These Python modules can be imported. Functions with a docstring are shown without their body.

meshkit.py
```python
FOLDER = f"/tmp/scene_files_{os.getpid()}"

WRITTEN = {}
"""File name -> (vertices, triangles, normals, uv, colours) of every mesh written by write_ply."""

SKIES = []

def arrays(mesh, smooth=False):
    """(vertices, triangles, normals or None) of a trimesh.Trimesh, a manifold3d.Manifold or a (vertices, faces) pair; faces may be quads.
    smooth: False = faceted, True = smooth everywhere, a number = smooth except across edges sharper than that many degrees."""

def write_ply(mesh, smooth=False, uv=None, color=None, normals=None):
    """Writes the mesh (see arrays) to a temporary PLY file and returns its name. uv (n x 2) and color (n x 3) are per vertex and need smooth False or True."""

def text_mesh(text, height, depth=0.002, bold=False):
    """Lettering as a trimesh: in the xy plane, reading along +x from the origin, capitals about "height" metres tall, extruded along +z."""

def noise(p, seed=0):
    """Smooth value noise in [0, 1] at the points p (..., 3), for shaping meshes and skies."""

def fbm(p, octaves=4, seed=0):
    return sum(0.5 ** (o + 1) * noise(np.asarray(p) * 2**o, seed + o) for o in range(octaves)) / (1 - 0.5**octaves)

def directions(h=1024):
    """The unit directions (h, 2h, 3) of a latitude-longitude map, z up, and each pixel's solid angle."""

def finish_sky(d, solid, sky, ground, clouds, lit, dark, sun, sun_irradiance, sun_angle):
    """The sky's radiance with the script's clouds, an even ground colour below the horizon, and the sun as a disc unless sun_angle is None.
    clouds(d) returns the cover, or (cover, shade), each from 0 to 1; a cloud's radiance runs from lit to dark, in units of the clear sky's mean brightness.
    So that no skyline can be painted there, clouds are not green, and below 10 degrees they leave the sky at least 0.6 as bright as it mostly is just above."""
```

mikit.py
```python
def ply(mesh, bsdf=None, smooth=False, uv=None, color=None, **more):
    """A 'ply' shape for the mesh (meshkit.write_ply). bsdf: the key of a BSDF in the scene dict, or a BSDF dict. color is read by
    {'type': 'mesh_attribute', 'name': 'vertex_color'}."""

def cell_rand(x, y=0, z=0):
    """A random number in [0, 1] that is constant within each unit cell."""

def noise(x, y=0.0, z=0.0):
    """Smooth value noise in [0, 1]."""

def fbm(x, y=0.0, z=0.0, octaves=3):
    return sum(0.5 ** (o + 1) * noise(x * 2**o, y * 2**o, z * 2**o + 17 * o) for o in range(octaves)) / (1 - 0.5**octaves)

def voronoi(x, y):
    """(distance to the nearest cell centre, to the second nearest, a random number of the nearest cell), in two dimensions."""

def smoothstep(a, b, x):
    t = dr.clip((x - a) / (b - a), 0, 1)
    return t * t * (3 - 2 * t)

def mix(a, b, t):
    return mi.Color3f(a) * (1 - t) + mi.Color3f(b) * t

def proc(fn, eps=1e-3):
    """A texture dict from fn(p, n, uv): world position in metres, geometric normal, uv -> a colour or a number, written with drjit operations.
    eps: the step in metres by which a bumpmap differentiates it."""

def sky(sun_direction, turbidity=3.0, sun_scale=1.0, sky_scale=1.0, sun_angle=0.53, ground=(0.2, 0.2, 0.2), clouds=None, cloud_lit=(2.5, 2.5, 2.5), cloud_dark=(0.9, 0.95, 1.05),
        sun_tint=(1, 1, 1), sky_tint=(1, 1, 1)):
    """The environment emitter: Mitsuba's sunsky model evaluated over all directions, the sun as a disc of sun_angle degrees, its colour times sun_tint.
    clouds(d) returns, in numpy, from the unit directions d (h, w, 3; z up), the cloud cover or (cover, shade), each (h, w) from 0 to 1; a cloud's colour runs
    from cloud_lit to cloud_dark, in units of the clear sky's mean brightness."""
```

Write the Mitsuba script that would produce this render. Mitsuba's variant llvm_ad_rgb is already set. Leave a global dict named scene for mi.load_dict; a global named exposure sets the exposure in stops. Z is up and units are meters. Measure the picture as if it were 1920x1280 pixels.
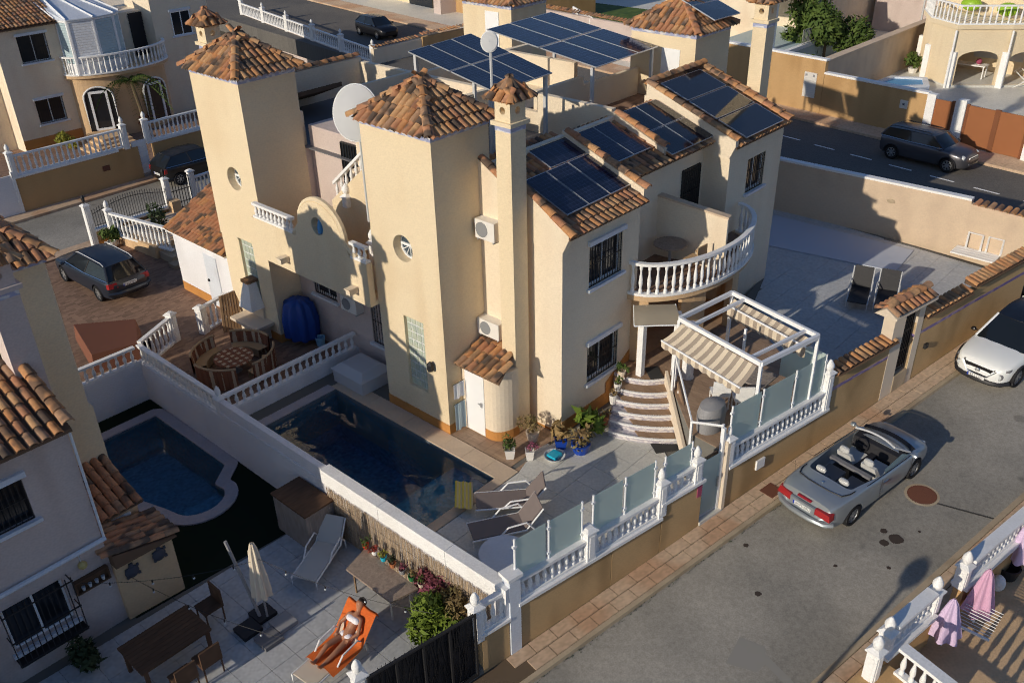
import math, random, numpy as np, trimesh, mitsuba as mi, mikit, drjit as dr
from mikit import ply, proc, noise, fbm, smoothstep, mix, cell_rand, voronoi
import meshkit, manifold3d as m3
from manifold3d import Manifold
import shapely.geometry as sg
R = random.Random(7); RN = np.random.default_rng(11)
T = mi.ScalarTransform4f
PI = math.pi
# ---------------------------------------------------------------- camera, light
yaw, pit, roll = map(math.radians, (42.81, 30.016, -1.471))
fw = np.array([math.cos(pit)*math.cos(yaw), math.cos(pit)*math.sin(yaw), -math.sin(pit)])
rt = np.cross(fw, [0, 0, 1]); rt /= np.linalg.norm(rt); up = np.cross(rt, fw)
upv = -math.sin(roll)*rt + math.cos(roll)*up
EYE = np.array([-14.04, -15.47, 15.0])
scene, labels = {}, {}
scene['camera'] = {'type': 'perspective', 'fov': 59.16, 'fov_axis': 'x', 'near_clip': 0.5, 'far_clip': 900.0,
    'to_world': T().look_at(origin=EYE.tolist(), target=(EYE+fw).tolist(), up=upv.tolist())}
SUN_EL, SUN_AZ = math.radians(17.5), math.radians(-4.0)
sun = [-math.cos(SUN_EL)*math.cos(SUN_AZ), -math.cos(SUN_EL)*math.sin(SUN_AZ), math.sin(SUN_EL)]
scene['sky'] = mikit.sky(sun, turbidity=3.0, sun_scale=1.0, sky_scale=0.85, sun_tint=(0.89, 1.10, 1.68), sky_tint=(.92, 1.02, 1.35))
exposure = 1.6
# ---------------------------------------------------------------- materials
def pr(c, rough=.7, spec=.3, metallic=0.0, **k):
    return {'type': 'twosided', 'b': {'type': 'principled', 'base_color': c if isinstance(c, dict) else {'type': 'rgb', 'value': list(c)}, 'roughness': rough, 'specular': spec, 'metallic': metallic, **k}}
def mat(name, c, rough=.7, spec=.3, metallic=0.0, **k): scene['m_'+name] = pr(c, rough, spec, metallic, **k)
def stucco(base, stain, amt=.35, s=1.0):
    b, st = list(base), list(stain)
    def fn(p, n, uv):
        a = fbm(p.x*.7*s, p.y*.7*s, p.z*.45*s, 3)
        streak = noise(p.x*3.1+p.y*2.7, p.y*1.3, p.z*.25)
        g = noise(p.x*31, p.y*31, p.z*31)
        t = smoothstep(.42, .8, a*.65+streak*.35)*amt
        return mix(b, st, t)*(0.93+.14*g)
    return fn
mat('cream', proc(stucco((.74,.62,.43), (.60,.45,.27), .35)), .9, .1)
mat('pale', proc(stucco((.75,.65,.50), (.62,.47,.33), .45)), .9, .1)
mat('tan', proc(stucco((.46,.315,.165), (.26,.17,.085), .75, 1.6)), .9, .1)
mat('ochre', proc(stucco((.52,.245,.075), (.36,.16,.05), .5)), .85, .15)
mat('ochrepale', proc(stucco((.60,.42,.25), (.46,.29,.15), .5)), .9, .1)
mat('tanorange', proc(stucco((.50,.32,.155), (.36,.21,.09), .6)), .9, .1)
mat('skyshutter', (.42,.53,.57), .5, .3)
mat('lime', (.28,.48,.03), .4, .4)
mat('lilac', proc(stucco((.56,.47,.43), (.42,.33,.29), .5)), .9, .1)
mat('whitewall', proc(stucco((.74,.74,.76), (.52,.50,.50), .4)), .85, .15)
mat('white', proc(stucco((.80,.80,.79), (.62,.60,.56), .3, 2.5)), .55, .3)
mat('whitemetal', (.80,.81,.82), .35, .5)
mat('sillwhite', proc(stucco((.62,.66,.72), (.48,.48,.50), .4, 3)), .5, .4)
def asphalt(p, n, uv):
    a = fbm(p.x*.35, p.y*.35, 1.0, 4); g = noise(p.x*40, p.y*40, 3.0); h = noise(p.x*13, p.y*13, 9.0)
    d = smoothstep(.80, .86, noise(p.x*2.3, p.y*2.3, 5.5))
    c = mix((.25,.235,.205), (.35,.325,.28), smoothstep(.3, .7, a))
    return c*(.78+.26*g+.18*h)*(1-.3*d)
mat('asphalt', proc(asphalt), .85, .25)
def asphaltd(p, n, uv):
    return mix((.105,.10,.095), (.15,.14,.125), fbm(p.x*.4, p.y*.4, 1.0, 3))*(.85+.3*noise(p.x*22, p.y*22, 3.0))
mat('asphalt_dark', proc(asphaltd), .85, .25)
def paving(p, n, uv):
    a = fbm(p.x*1.1, p.y*1.1, 2.0, 3); r = noise(p.x*14+p.y*6, p.y*19, 1.0); s = smoothstep(.62, .8, noise(p.x*.9, p.y*.9, 8.0))
    c = mix((.58,.44,.31), (.50,.35,.235), a)
    c = mix(c, (.45,.24,.13), s*.5)
    return c*(.82+.3*r)
mat('paving', proc(paving), .85, .2); mat('joint', (.13,.095,.065), .95, .1); mat('kerb', proc(stucco((.42,.34,.24), (.28,.21,.14), .6, 3)), .9, .1)
def tilegrey(p, n, uv):
    return mix((.55,.545,.50), (.63,.62,.565), fbm(p.x*1.4, p.y*1.4, p.z, 3))*(.9+.18*noise(p.x*25, p.y*25, 0.0))
mat('tilegrey', proc(tilegrey), .55, .35); mat('tilejoint', (.17,.165,.15), .9, .1)
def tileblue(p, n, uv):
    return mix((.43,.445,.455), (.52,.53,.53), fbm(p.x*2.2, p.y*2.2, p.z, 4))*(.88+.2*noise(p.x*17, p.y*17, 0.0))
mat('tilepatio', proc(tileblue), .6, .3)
def redbrick(p, n, uv):
    return mix((.27,.175,.125), (.22,.14,.10), fbm(p.x*2, p.y*2, 0.0, 3))*(.75+.45*cell_rand(p.x*5, p.y*10, 0))
mat('brick_paving', proc(redbrick), .85, .2)
def wood(c1, c2, sx, sy):
    def fn(p, n, uv): return mix(c1, c2, fbm(p.x*sx, p.y*sy, p.z*4, 3))*(.85+.25*noise(p.x*sx*4, p.y*sy*4, p.z*3))
    return fn
mat('deckwood', proc(wood((.42,.295,.20), (.30,.20,.135), 7, 1.2)), .6, .3)
mat('stepwood', proc(wood((.36,.24,.155), (.25,.16,.10), 9, 1.4)), .6, .3)
mat('darkwood', proc(wood((.15,.085,.05), (.08,.045,.028), 3, 12)), .7, .2)
mat('greywood', proc(wood((.33,.29,.26), (.22,.19,.17), 8, 8)), .85, .1)
mat('palletwood', proc(wood((.30,.20,.12), (.20,.13,.08), 6, 6)), .9, .1)
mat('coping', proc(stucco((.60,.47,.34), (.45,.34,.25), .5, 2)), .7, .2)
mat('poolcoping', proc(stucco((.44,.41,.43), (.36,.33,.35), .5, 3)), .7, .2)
def rtile(seed, c0, c1, dk):
    def fn(p, n, uv):
        a = fbm(p.x*3.6+seed, p.y*3.6, p.z*3.6, 3); b = noise(p.x*17, p.y*17, p.z*17+seed)
        d = smoothstep(.50, .66, fbm(p.x*2.9-seed, p.y*2.9+seed, p.z*3.3, 2))
        return mix(mix(c0, c1, a), (.105,.082,.066), d*dk)*(.84+.3*b)
    return fn
for i, (a, b, k) in enumerate((((.56,.30,.14), (.46,.21,.09), .8), ((.50,.27,.15), (.40,.17,.09), .95), ((.60,.37,.20), (.50,.27,.12), .6), ((.34,.22,.15), (.42,.24,.13), .95))): mat('roof%d' % i, proc(rtile(3.1*i, a, b, k)), .85, .15)
mat('roofpan', (.16,.10,.065), .9, .1)
def bandtile(p, n, uv):
    u = p.x+p.y; a = smoothstep(.2, .5, noise(u*9, p.z*24, 2.0))
    return mix((.62,.62,.64), (.22,.26,.48), a*.75)
mat('bandtile', proc(bandtile), .4, .5)
def purple(p, n, uv): return mix((.33,.25,.32), (.19,.14,.30), smoothstep(.35, .6, noise(p.x*6, p.y*6, p.z*14)))
mat('purpletile', proc(purple), .5, .4)
def stripetile(p, n, uv): return mix((.66,.62,.60), (.42,.40,.46), smoothstep(.3, .7, noise(p.x*16, p.y*16, p.z*20)))
mat('risertile', proc(stripetile), .4, .5)
def cells(p, n, uv):
    u, v = uv.x*6, uv.y*12
    fu, fv = dr.abs(u-dr.round(u)), dr.abs(v-dr.round(v))
    line = dr.maximum(1-smoothstep(.035, .06, fu), 1-smoothstep(.035, .06, fv)*1.0)
    return mix((.010,.014,.035), (.055,.075,.135), line*.8)*(.75+.5*cell_rand(u, v, 4))
scene['m_solar'] = {'type': 'twosided', 'b': {'type': 'principled', 'base_color': proc(cells), 'roughness': .12, 'specular': .55, 'clearcoat': .6, 'clearcoat_gloss': .95}}
def cellsd(p, n, uv):
    v = uv.y*24; fv = dr.abs(v-dr.round(v))
    return mix((.012,.012,.016), (.035,.035,.045), (1-smoothstep(.06, .12, fv)))
scene['m_solar_dark'] = {'type': 'twosided', 'b': {'type': 'principled', 'base_color': proc(cellsd), 'roughness': .06, 'specular': .7, 'clearcoat': .8, 'clearcoat_gloss': .98}}
mat('alu', (.62,.63,.65), .35, .5, .6); mat('steel', (.42,.43,.44), .4, .5, .5)
mat('dark', (.022,.022,.026), .5, .3); mat('iron', (.02,.02,.022), .5, .4); mat('rubber', (.018,.018,.02), .85, .2)
mat('glassdark', (.012,.016,.022), .08, .7); mat('glassblue', (.05,.075,.10), .1, .6); mat('carglass', (.010,.013,.016), .05, .8)
mat('grey', (.28,.28,.29), .6, .3); mat('lightgrey', (.52,.53,.54), .6, .3); mat('midgrey', (.16,.16,.17), .6, .3)
mat('acwhite', (.72,.70,.66), .5, .3); mat('acgrille', (.24,.25,.26), .6, .3)
def glassblock(p, n, uv): return mix((.36,.43,.40), (.50,.53,.40), noise(p.y*6, p.x*6, p.z*6))
mat('glassblock', proc(glassblock), .15, .6)
scene['m_frosted'] = {'type': 'principledthin', 'base_color': {'type': 'rgb', 'value': [.78, .88, .85]}, 'roughness': .35, 'spec_trans': .2, 'diff_trans': 1.1, 'eta': 1.4}
scene['m_pane'] = {'type': 'thindielectric', 'int_ior': 1.5}
mat('greenglass', (.19,.27,.29), .12, .6)
def towelp(p, n, uv): return mix((.75,.19,.045), (.62,.12,.03), fbm(p.x*5, p.y*5, p.z*5, 2))
mat('towel', proc(towelp), .95, .1); mat('towellight', (.82,.30,.11), .95, .1)
mat('skin', (.40,.185,.105), .5, .35); mat('hair', (.022,.014,.010), .6, .3); mat('bikini', (.82,.80,.84), .8, .2); mat('lip', (.36,.10,.08), .5, .3)
def awn(p, n, uv):
    s = dr.floor(uv.x*2.0)
    return dr.select((uv.x*1.0-dr.floor(uv.x)) < .5, mi.Color3f(.66,.57,.44), mi.Color3f(.36,.30,.24))
mat('awning', proc(awn), .85, .15)
def reed(p, n, uv):
    return mix((.50,.39,.27), (.27,.20,.14), noise(p.y*46, p.z*1.6, 0.0))*(.75+.5*noise(p.y*90, p.z*5, 2.0))
mat('reed', proc(reed), .9, .1)
mat('poolblue', (.035,.075,.20), .4, .4)
def pooltile(p, n, uv):
    return mix((.03,.12,.22), (.07,.20,.34), noise(p.x*9, p.y*9, p.z*9))*(.8+.4*cell_rand(p.x*12, p.y*12, p.z*12))
mat('pooltile', proc(pooltile), .4, .4)
scene['m_water'] = {'type': 'thindielectric', 'int_ior': 1.22, 'specular_transmittance': {'type': 'rgb', 'value': [.45, .75, .85]}}
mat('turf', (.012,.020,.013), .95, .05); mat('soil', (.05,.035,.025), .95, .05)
def leaf(c1, c2, sc=3.0):
    def fn(p, n, uv): return mix(c1, c2, noise(p.x*sc, p.y*sc, p.z*sc))
    return fn
for nm, a, b in (('leaf', (.045,.085,.018), (.10,.145,.03)), ('leafbright', (.16,.22,.03), (.085,.14,.02)), ('leafdark', (.022,.040,.016), (.05,.07,.03)), ('leafpink', (.28,.07,.14), (.18,.06,.05)), ('leafred', (.30,.04,.03), (.16,.05,.03)), ('leafdry', (.36,.24,.10), (.20,.14,.06)), ('leafolive', (.17,.16,.06), (.24,.15,.07)), ('leafyellow', (.30,.27,.04), (.17,.20,.03))): mat(nm, proc(leaf(a, b)), .7, .25)
mat('bark', (.16,.12,.08), .95, .05)
for nm, c, r in (('potwhite', (.72,.70,.66), .5), ('potblue', (.015,.06,.36), .3), ('cyan', (.02,.40,.58), .4), ('terracotta', (.42,.16,.07), .8), ('red', (.55,.035,.02), .5), ('tarp', (.012,.055,.26), .45), ('lightblue', (.10,.30,.55), .5), ('skyblue', (.25,.50,.68), .5), ('green', (.03,.18,.06), .5), ('pink', (.62,.36,.50), .9), ('pinkdark', (.33,.07,.13), .9), ('lilaccloth', (.60,.47,.66), .9), ('yellow', (.62,.50,.05), .6), ('rust', (.16,.065,.04), .8), ('browngate', (.30,.115,.045), .6), ('browngatedark', (.19,.07,.03), .6), ('cushion', (.40,.27,.15), .9), ('wicker', (.42,.29,.17), .85), ('taupe', (.20,.165,.155), .85), ('lounge', (.45,.47,.47), .8), ('beige', (.62,.53,.42), .85), ('parasol', (.66,.58,.46), .9), ('stoneplaque', (.62,.60,.56), .7), ('brass', (.50,.40,.16), .4), ('slate', (.06,.065,.085), .7), ('ochreboard', (.52,.35,.17), .7), ('tray', (.03,.12,.40), .3), ('bluetarp', (.46,.50,.58), .6), ('purplebit', (.10,.05,.16), .7), ('darkmat', (.045,.045,.045), .95), ('palegreen', (.40,.52,.42), .6)): mat(nm, c, r, .3)
def carpaint(name, c, metallic=.45): scene['m_'+name] = {'type': 'twosided', 'b': {'type': 'principled', 'base_color': {'type': 'rgb', 'value': list(c)}, 'metallic': metallic, 'roughness': .28, 'specular': .5, 'clearcoat': 1.0, 'clearcoat_gloss': .96}}
carpaint('carsilver', (.36,.40,.43), .55); carpaint('carwhite', (.76,.78,.77), 0.0); carpaint('cardark', (.055,.06,.068), .5); carpaint('carblack', (.008,.008,.01), .2); carpaint('carnavy', (.02,.028,.045), .4); carpaint('carmini', (.10,.10,.115), .6)
mat('chrome', (.75,.76,.78), .12, .5, 1.0); mat('wheelrim', (.48,.49,.50), .3, .5, .7)
mat('lampred', (.30,.010,.014), .15, .6, clearcoat=1.0); mat('lampclear', (.50,.53,.55), .1, .6, clearcoat=1.0); mat('plate', (.74,.75,.74), .5, .4); mat('eublue', (.02,.05,.35), .5, .3); mat('ink', (.02,.02,.022), .6, .2); mat('seatgrey', (.50,.50,.49), .7, .3)
mat('statueblue', (.08,.28,.55), .5); mat('granite', proc(wood((.40,.31,.24), (.20,.15,.12), 22, 22)), .5, .4)
def gingham(p, n, uv):
    a = dr.select((p.x*4.4-dr.floor(p.x*4.4)) < .5, 1., 0.); b = dr.select((p.y*4.4-dr.floor(p.y*4.4)) < .5, 1., 0.)
    return dr.select(a*b > .5, mi.Color3f(.50,.39,.27), dr.select(a+b > .5, mi.Color3f(.24,.105,.06), mi.Color3f(.20,.085,.05)))
mat('gingham', proc(gingham), .9, .1)
def floaty(p, n, uv): return dr.select((uv.x*5-dr.floor(uv.x*5)) < .55, mi.Color3f(.52,.44,.05), mi.Color3f(.42,.36,.22))
mat('floaty', proc(floaty), .5, .4)
# ---------------------------------------------------------------- builders
def uniq(name):
    if name not in labels and name not in scene and name not in USED: USED.add(name); return name
    i = CNT.get(name, 1)
    while '%s_%03d' % (name, i) in USED: i += 1
    CNT[name] = i+1; k = '%s_%03d' % (name, i); USED.add(k); return k
USED, CNT = set(), {}
class B:
    def __init__(s): s.v, s.f, s.n = [], [], 0
    def raw(s, v, f, M=None):
        v = np.asarray(v, float); f = np.asarray(f, int)
        if f.shape[1] == 4: f = np.vstack([f[:, [0, 1, 2]], f[:, [0, 2, 3]]])
        if M is not None: v = v @ M[:3, :3].T + M[:3, 3]
        s.v.append(v); s.f.append(f+s.n); s.n += len(v); return s
    def mesh(s, m, M=None):
        if hasattr(m, 'to_mesh'): q = m.to_mesh(); return s.raw(q.vert_properties[:, :3], q.tri_verts, M)
        return s.raw(m.vertices, m.faces, M)
    def box(s, x0, y0, z0, x1, y1, z1, M=None):
        v = [(x, y, z) for z in (z0, z1) for y in (y0, y1) for x in (x0, x1)]
        return s.raw(v, [(0, 2, 3, 1), (4, 5, 7, 6), (0, 1, 5, 4), (2, 6, 7, 3), (0, 4, 6, 2), (1, 3, 7, 5)], M)
    def hexa(s, b, t):  # bottom 4 and top 4 points, anticlockwise seen from above
        return s.raw(list(b)+list(t), [(3, 2, 1, 0), (4, 5, 6, 7), (0, 1, 5, 4), (1, 2, 6, 5), (2, 3, 7, 6), (3, 0, 4, 7)])
    def tube(s, pts, r, n=6, M=None, close=False):
        p = np.asarray(pts, float); r = np.broadcast_to(np.asarray(r, float), (len(p),))
        if close: t = np.roll(p, -1, 0)-np.roll(p, 1, 0)
        else: t = np.gradient(p, axis=0)
        t = t/(np.linalg.norm(t, axis=1, keepdims=True)+1e-12)
        ref = np.array([0, 0, 1.]) if np.abs(t[:, 2]).mean() < .8 else np.array([1., 0, 0])
        a = np.cross(t, ref); a /= np.linalg.norm(a, axis=1, keepdims=True)+1e-12; b = np.cross(t, a)
        ang = np.arange(n)*2*PI/n
        v = p[:, None]+r[:, None, None]*(np.cos(ang)[None, :, None]*a[:, None]+np.sin(ang)[None, :, None]*b[:, None])
        f = []; m = len(p)
        for i in range(m if close else m-1):
            k = (i+1) % m
            for j in range(n): f.append((i*n+j, k*n+j, k*n+(j+1) % n, i*n+(j+1) % n))
        v = v.reshape(-1, 3).tolist()
        f3 = [q for a_, b_, c_, d_ in f for q in ((a_, b_, c_), (a_, c_, d_))]
        if not close:
            for e, base in ((0, 0), (1, (m-1)*n)):
                v.append(p[0 if e == 0 else -1].tolist()); c = len(v)-1
                for j in range(n): f3.append((c, base+j, base+(j+1) % n) if e == 0 else (c, base+(j+1) % n, base+j))
        return s.raw(v, f3, M)
    def lathe(s, prof, at=(0, 0, 0), n=10, M=None, sx=1., sy=1., cap=True):
        prof = np.asarray(prof, float); ang = np.arange(n)*2*PI/n; m = len(prof)
        v = [(at[0]+r*math.cos(a)*sx, at[1]+r*math.sin(a)*sy, at[2]+z) for r, z in prof for a in ang]
        f = [(i*n+j, i*n+(j+1) % n, (i+1)*n+(j+1) % n, (i+1)*n+j) for i in range(m-1) for j in range(n)]
        f3 = [q for a_, b_, c_, d_ in f for q in ((a_, b_, c_), (a_, c_, d_))]
        if cap:
            v += [(at[0], at[1], at[2]+prof[0][1]), (at[0], at[1], at[2]+prof[-1][1])]; c = len(v)-2
            for j in range(n): f3 += [(c, (j+1) % n, j), (c+1, (m-1)*n+j, (m-1)*n+(j+1) % n)]
        return s.raw(v, f3, M)
    def prism(s, poly, z0, z1, M=None):
        p = poly if isinstance(poly, sg.Polygon) else sg.Polygon(poly)
        m = trimesh.creation.extrude_polygon(p, z1-z0, engine='earcut'); v = m.vertices.copy(); v[:, 2] += z0
        return s.raw(v, m.faces, M)
    def grid(s, P, M=None, flip=False):  # P (n, m, 3)
        P = np.asarray(P, float); n, m = P.shape[:2]
        f = [(i*m+j, i*m+j+1, (i+1)*m+j+1, (i+1)*m+j) for i in range(n-1) for j in range(m-1)]
        if flip: f = [q[::-1] for q in f]
        return s.raw(P.reshape(-1, 3), f, M)
    def sphere(s, c, r, n=8, sc=(1, 1, 1)):
        m = trimesh.creation.uv_sphere(r, count=[n, 2*n]); return s.raw(m.vertices*np.array(sc)+np.array(c), m.faces)
    def tm(s): return trimesh.Trimesh(np.vstack(s.v), np.vstack(s.f), process=False)
def rotz(a, at=(0, 0, 0)):
    M = np.eye(4); c, s_ = math.cos(a), math.sin(a); M[:2, :2] = [[c, -s_], [s_, c]]; M[:3, 3] = at; return M
def frame(o, u, v, w=None):
    M = np.eye(4); u = np.array(u, float); u /= np.linalg.norm(u); v = np.array(v, float); v -= u*(u@v); v /= np.linalg.norm(v)
    M[:3, 0], M[:3, 1], M[:3, 2], M[:3, 3] = u, v, np.cross(u, v), o; return M
def thing(name, label, cat, group=None):
    k = uniq(name); labels[k] = {'label': label, 'category': cat}
    if group: labels[k]['group'] = group
    return k
def struct(name, mesh, m, label=None, smooth=False):
    k = uniq(name); scene[k] = ply(mesh.tm() if isinstance(mesh, B) else mesh, 'm_'+m, smooth); labels[k] = {'kind': 'structure'}
    if label: labels[k]['label'] = label
    return k
def part(parent, name, mesh, m, smooth=False, label=None, kind=None, M=None, uv=None):
    k = uniq(parent+'__'+name)
    if isinstance(mesh, dict):
        scene[k] = {**mesh, 'bsdf': {'type': 'ref', 'id': 'm_'+m}}
        if M is not None: scene[k]['to_world'] = T(M.tolist())
    else:
        tm_ = mesh.tm() if isinstance(mesh, B) else mesh
        scene[k] = ply(tm_, 'm_'+m, smooth, uv=uv)
        if M is not None: scene[k]['to_world'] = T(M.tolist())
    if label or kind:
        labels[k] = {}
        if label: labels[k]['label'] = label
        if kind: labels[k]['kind'] = kind
    return k
def single(name, mesh, m, label, cat, group=None, smooth=False, M=None, kind=None):
    k = uniq(name); tm_ = mesh if isinstance(mesh, dict) else ply(mesh.tm() if isinstance(mesh, B) else mesh, 'm_'+m, smooth)
    scene[k] = {**tm_, 'bsdf': {'type': 'ref', 'id': 'm_'+m}}
    if M is not None: scene[k]['to_world'] = T(M.tolist())
    labels[k] = {'label': label, 'category': cat}
    if group: labels[k]['group'] = group
    if kind: labels[k]['kind'] = kind
    return k
def cutbox(solids, holes):
    m = Manifold()
    for (x0, y0, z0, x1, y1, z1) in solids: m = m + Manifold.cube((x1-x0, y1-y0, z1-z0)).translate((x0, y0, z0))
    for h in holes:
        m = m - (h if isinstance(h, Manifold) else Manifold.cube((h[3]-h[0], h[4]-h[1], h[5]-h[2])).translate((h[0], h[1], h[2])))
    return B().mesh(m)
# front wall frame: s along the road, n towards the road
WA = math.radians(-10.2); WU = np.array([math.cos(WA), math.sin(WA)]); WN = np.array([math.sin(WA), -math.cos(WA)]); W0 = np.array([-3.84, -5.9])
def W(s, n, z=0.): p = W0+s*WU+n*WN; return np.array([p[0], p[1], z])
WM = np.eye(4); WM[:2, 0] = WU; WM[:2, 1] = -WN; WM[:2, 3] = W0   # local (s, -n, z)
def zroad(s): return -1.17+.0625*s
def sheet(poly, zf, thick=.6):  # a slab whose top follows zf(point) over a polygon of points
    top = [np.array([x, y, zf(x, y)]) for x, y in poly]; bot = [p-np.array([0, 0, thick]) for p in top]; n = len(top); b = B()
    tri = trimesh.creation.triangulate_polygon(sg.Polygon(poly), engine='earcut')
    vs, fs = tri; vs = np.array([[x, y, zf(x, y)] for x, y in vs]); b.raw(vs, fs)
    for i in range(n): j = (i+1) % n; b.raw([bot[i], bot[j], top[j], top[i]], [(0, 1, 2, 3)])
    return b
# ---------------------------------------------------------------- setting
ztop = lambda x, y: min(-2.9+.045*x, .12)
gp = [[(x, y, ztop(x, y)) for y in (-160, -60, -20, 0, 20, 60, 110, 260)] for x in (-160, -60, -30, -10, 10, 25, 41.5, 60, 120, 300)]
struct('ground', B().grid(np.array(gp), flip=True), 'asphalt_dark', 'flat ground under and around the housing estate')
def wpoly(s0, n0, s1, n1): return [tuple(W(s, n)[:2]) for s, n in ((s0, n1), (s1, n1), (s1, n0), (s0, n0))]
sof = lambda x, y: float((np.array([x, y])-W0) @ WU)
struct('road', sheet(wpoly(-26, .80, 24.5, 4.74), lambda x, y: zroad(sof(x, y))), 'asphalt', 'worn grey asphalt street in front of the house')
sw = struct('sidewalk', sheet(wpoly(-26, 0.0, 22, .70), lambda x, y: zroad(sof(x, y))+.105), 'joint', 'narrow pinkish paved footway along the house wall')
def slabs(parent, s0, s1, n0, n1, ds, rows, mats, dz=.125):
    s = s0; k = 0
    while s < s1:
        for r in range(rows):
            a = n0+(n1-n0)*r/rows; b_ = n0+(n1-n0)*(r+1)/rows; L = ds*R.uniform(.8, 1.2)
            off = (ds*.5 if r % 2 else 0)
            e = .012; q = [(s+off+e, a+e), (s+off+ds-e, a+e), (s+off+ds-e, b_-e), (s+off+e, b_-e)]
            h = dz+R.uniform(-.004, .004)
            bt = [W(u, n, zroad(u)+.10) for u, n in q]; tp = [W(u, n, zroad(u)+h) for u, n in q]
            part(parent, 'paving_slab', B().hexa(bt[::-1], tp[::-1]), R.choice(mats))
        s += ds
slabs(sw, -.3, 21.5, .01, .70, .62, 2, ['paving'])
kb = struct('kerb', sheet(wpoly(-26, .70, 22, .82), lambda x, y: zroad(sof(x, y))+.115), 'kerb', 'concrete kerb edging the footway')
sw2 = struct('sidewalk', sheet(wpoly(-26, 4.72, 24, 5.52), lambda x, y: zroad(sof(x, y))+.10), 'joint', 'narrow paved footway on the near side of the street')
slabs(sw2, 1.0, 12.5, 4.86, 5.5, .62, 2, ['paving'])
struct('kerb', sheet(wpoly(-26, 4.715, 24, 4.85), lambda x, y: zroad(sof(x, y))+.118), 'kerb', 'kerb on the near side of the street')
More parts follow.
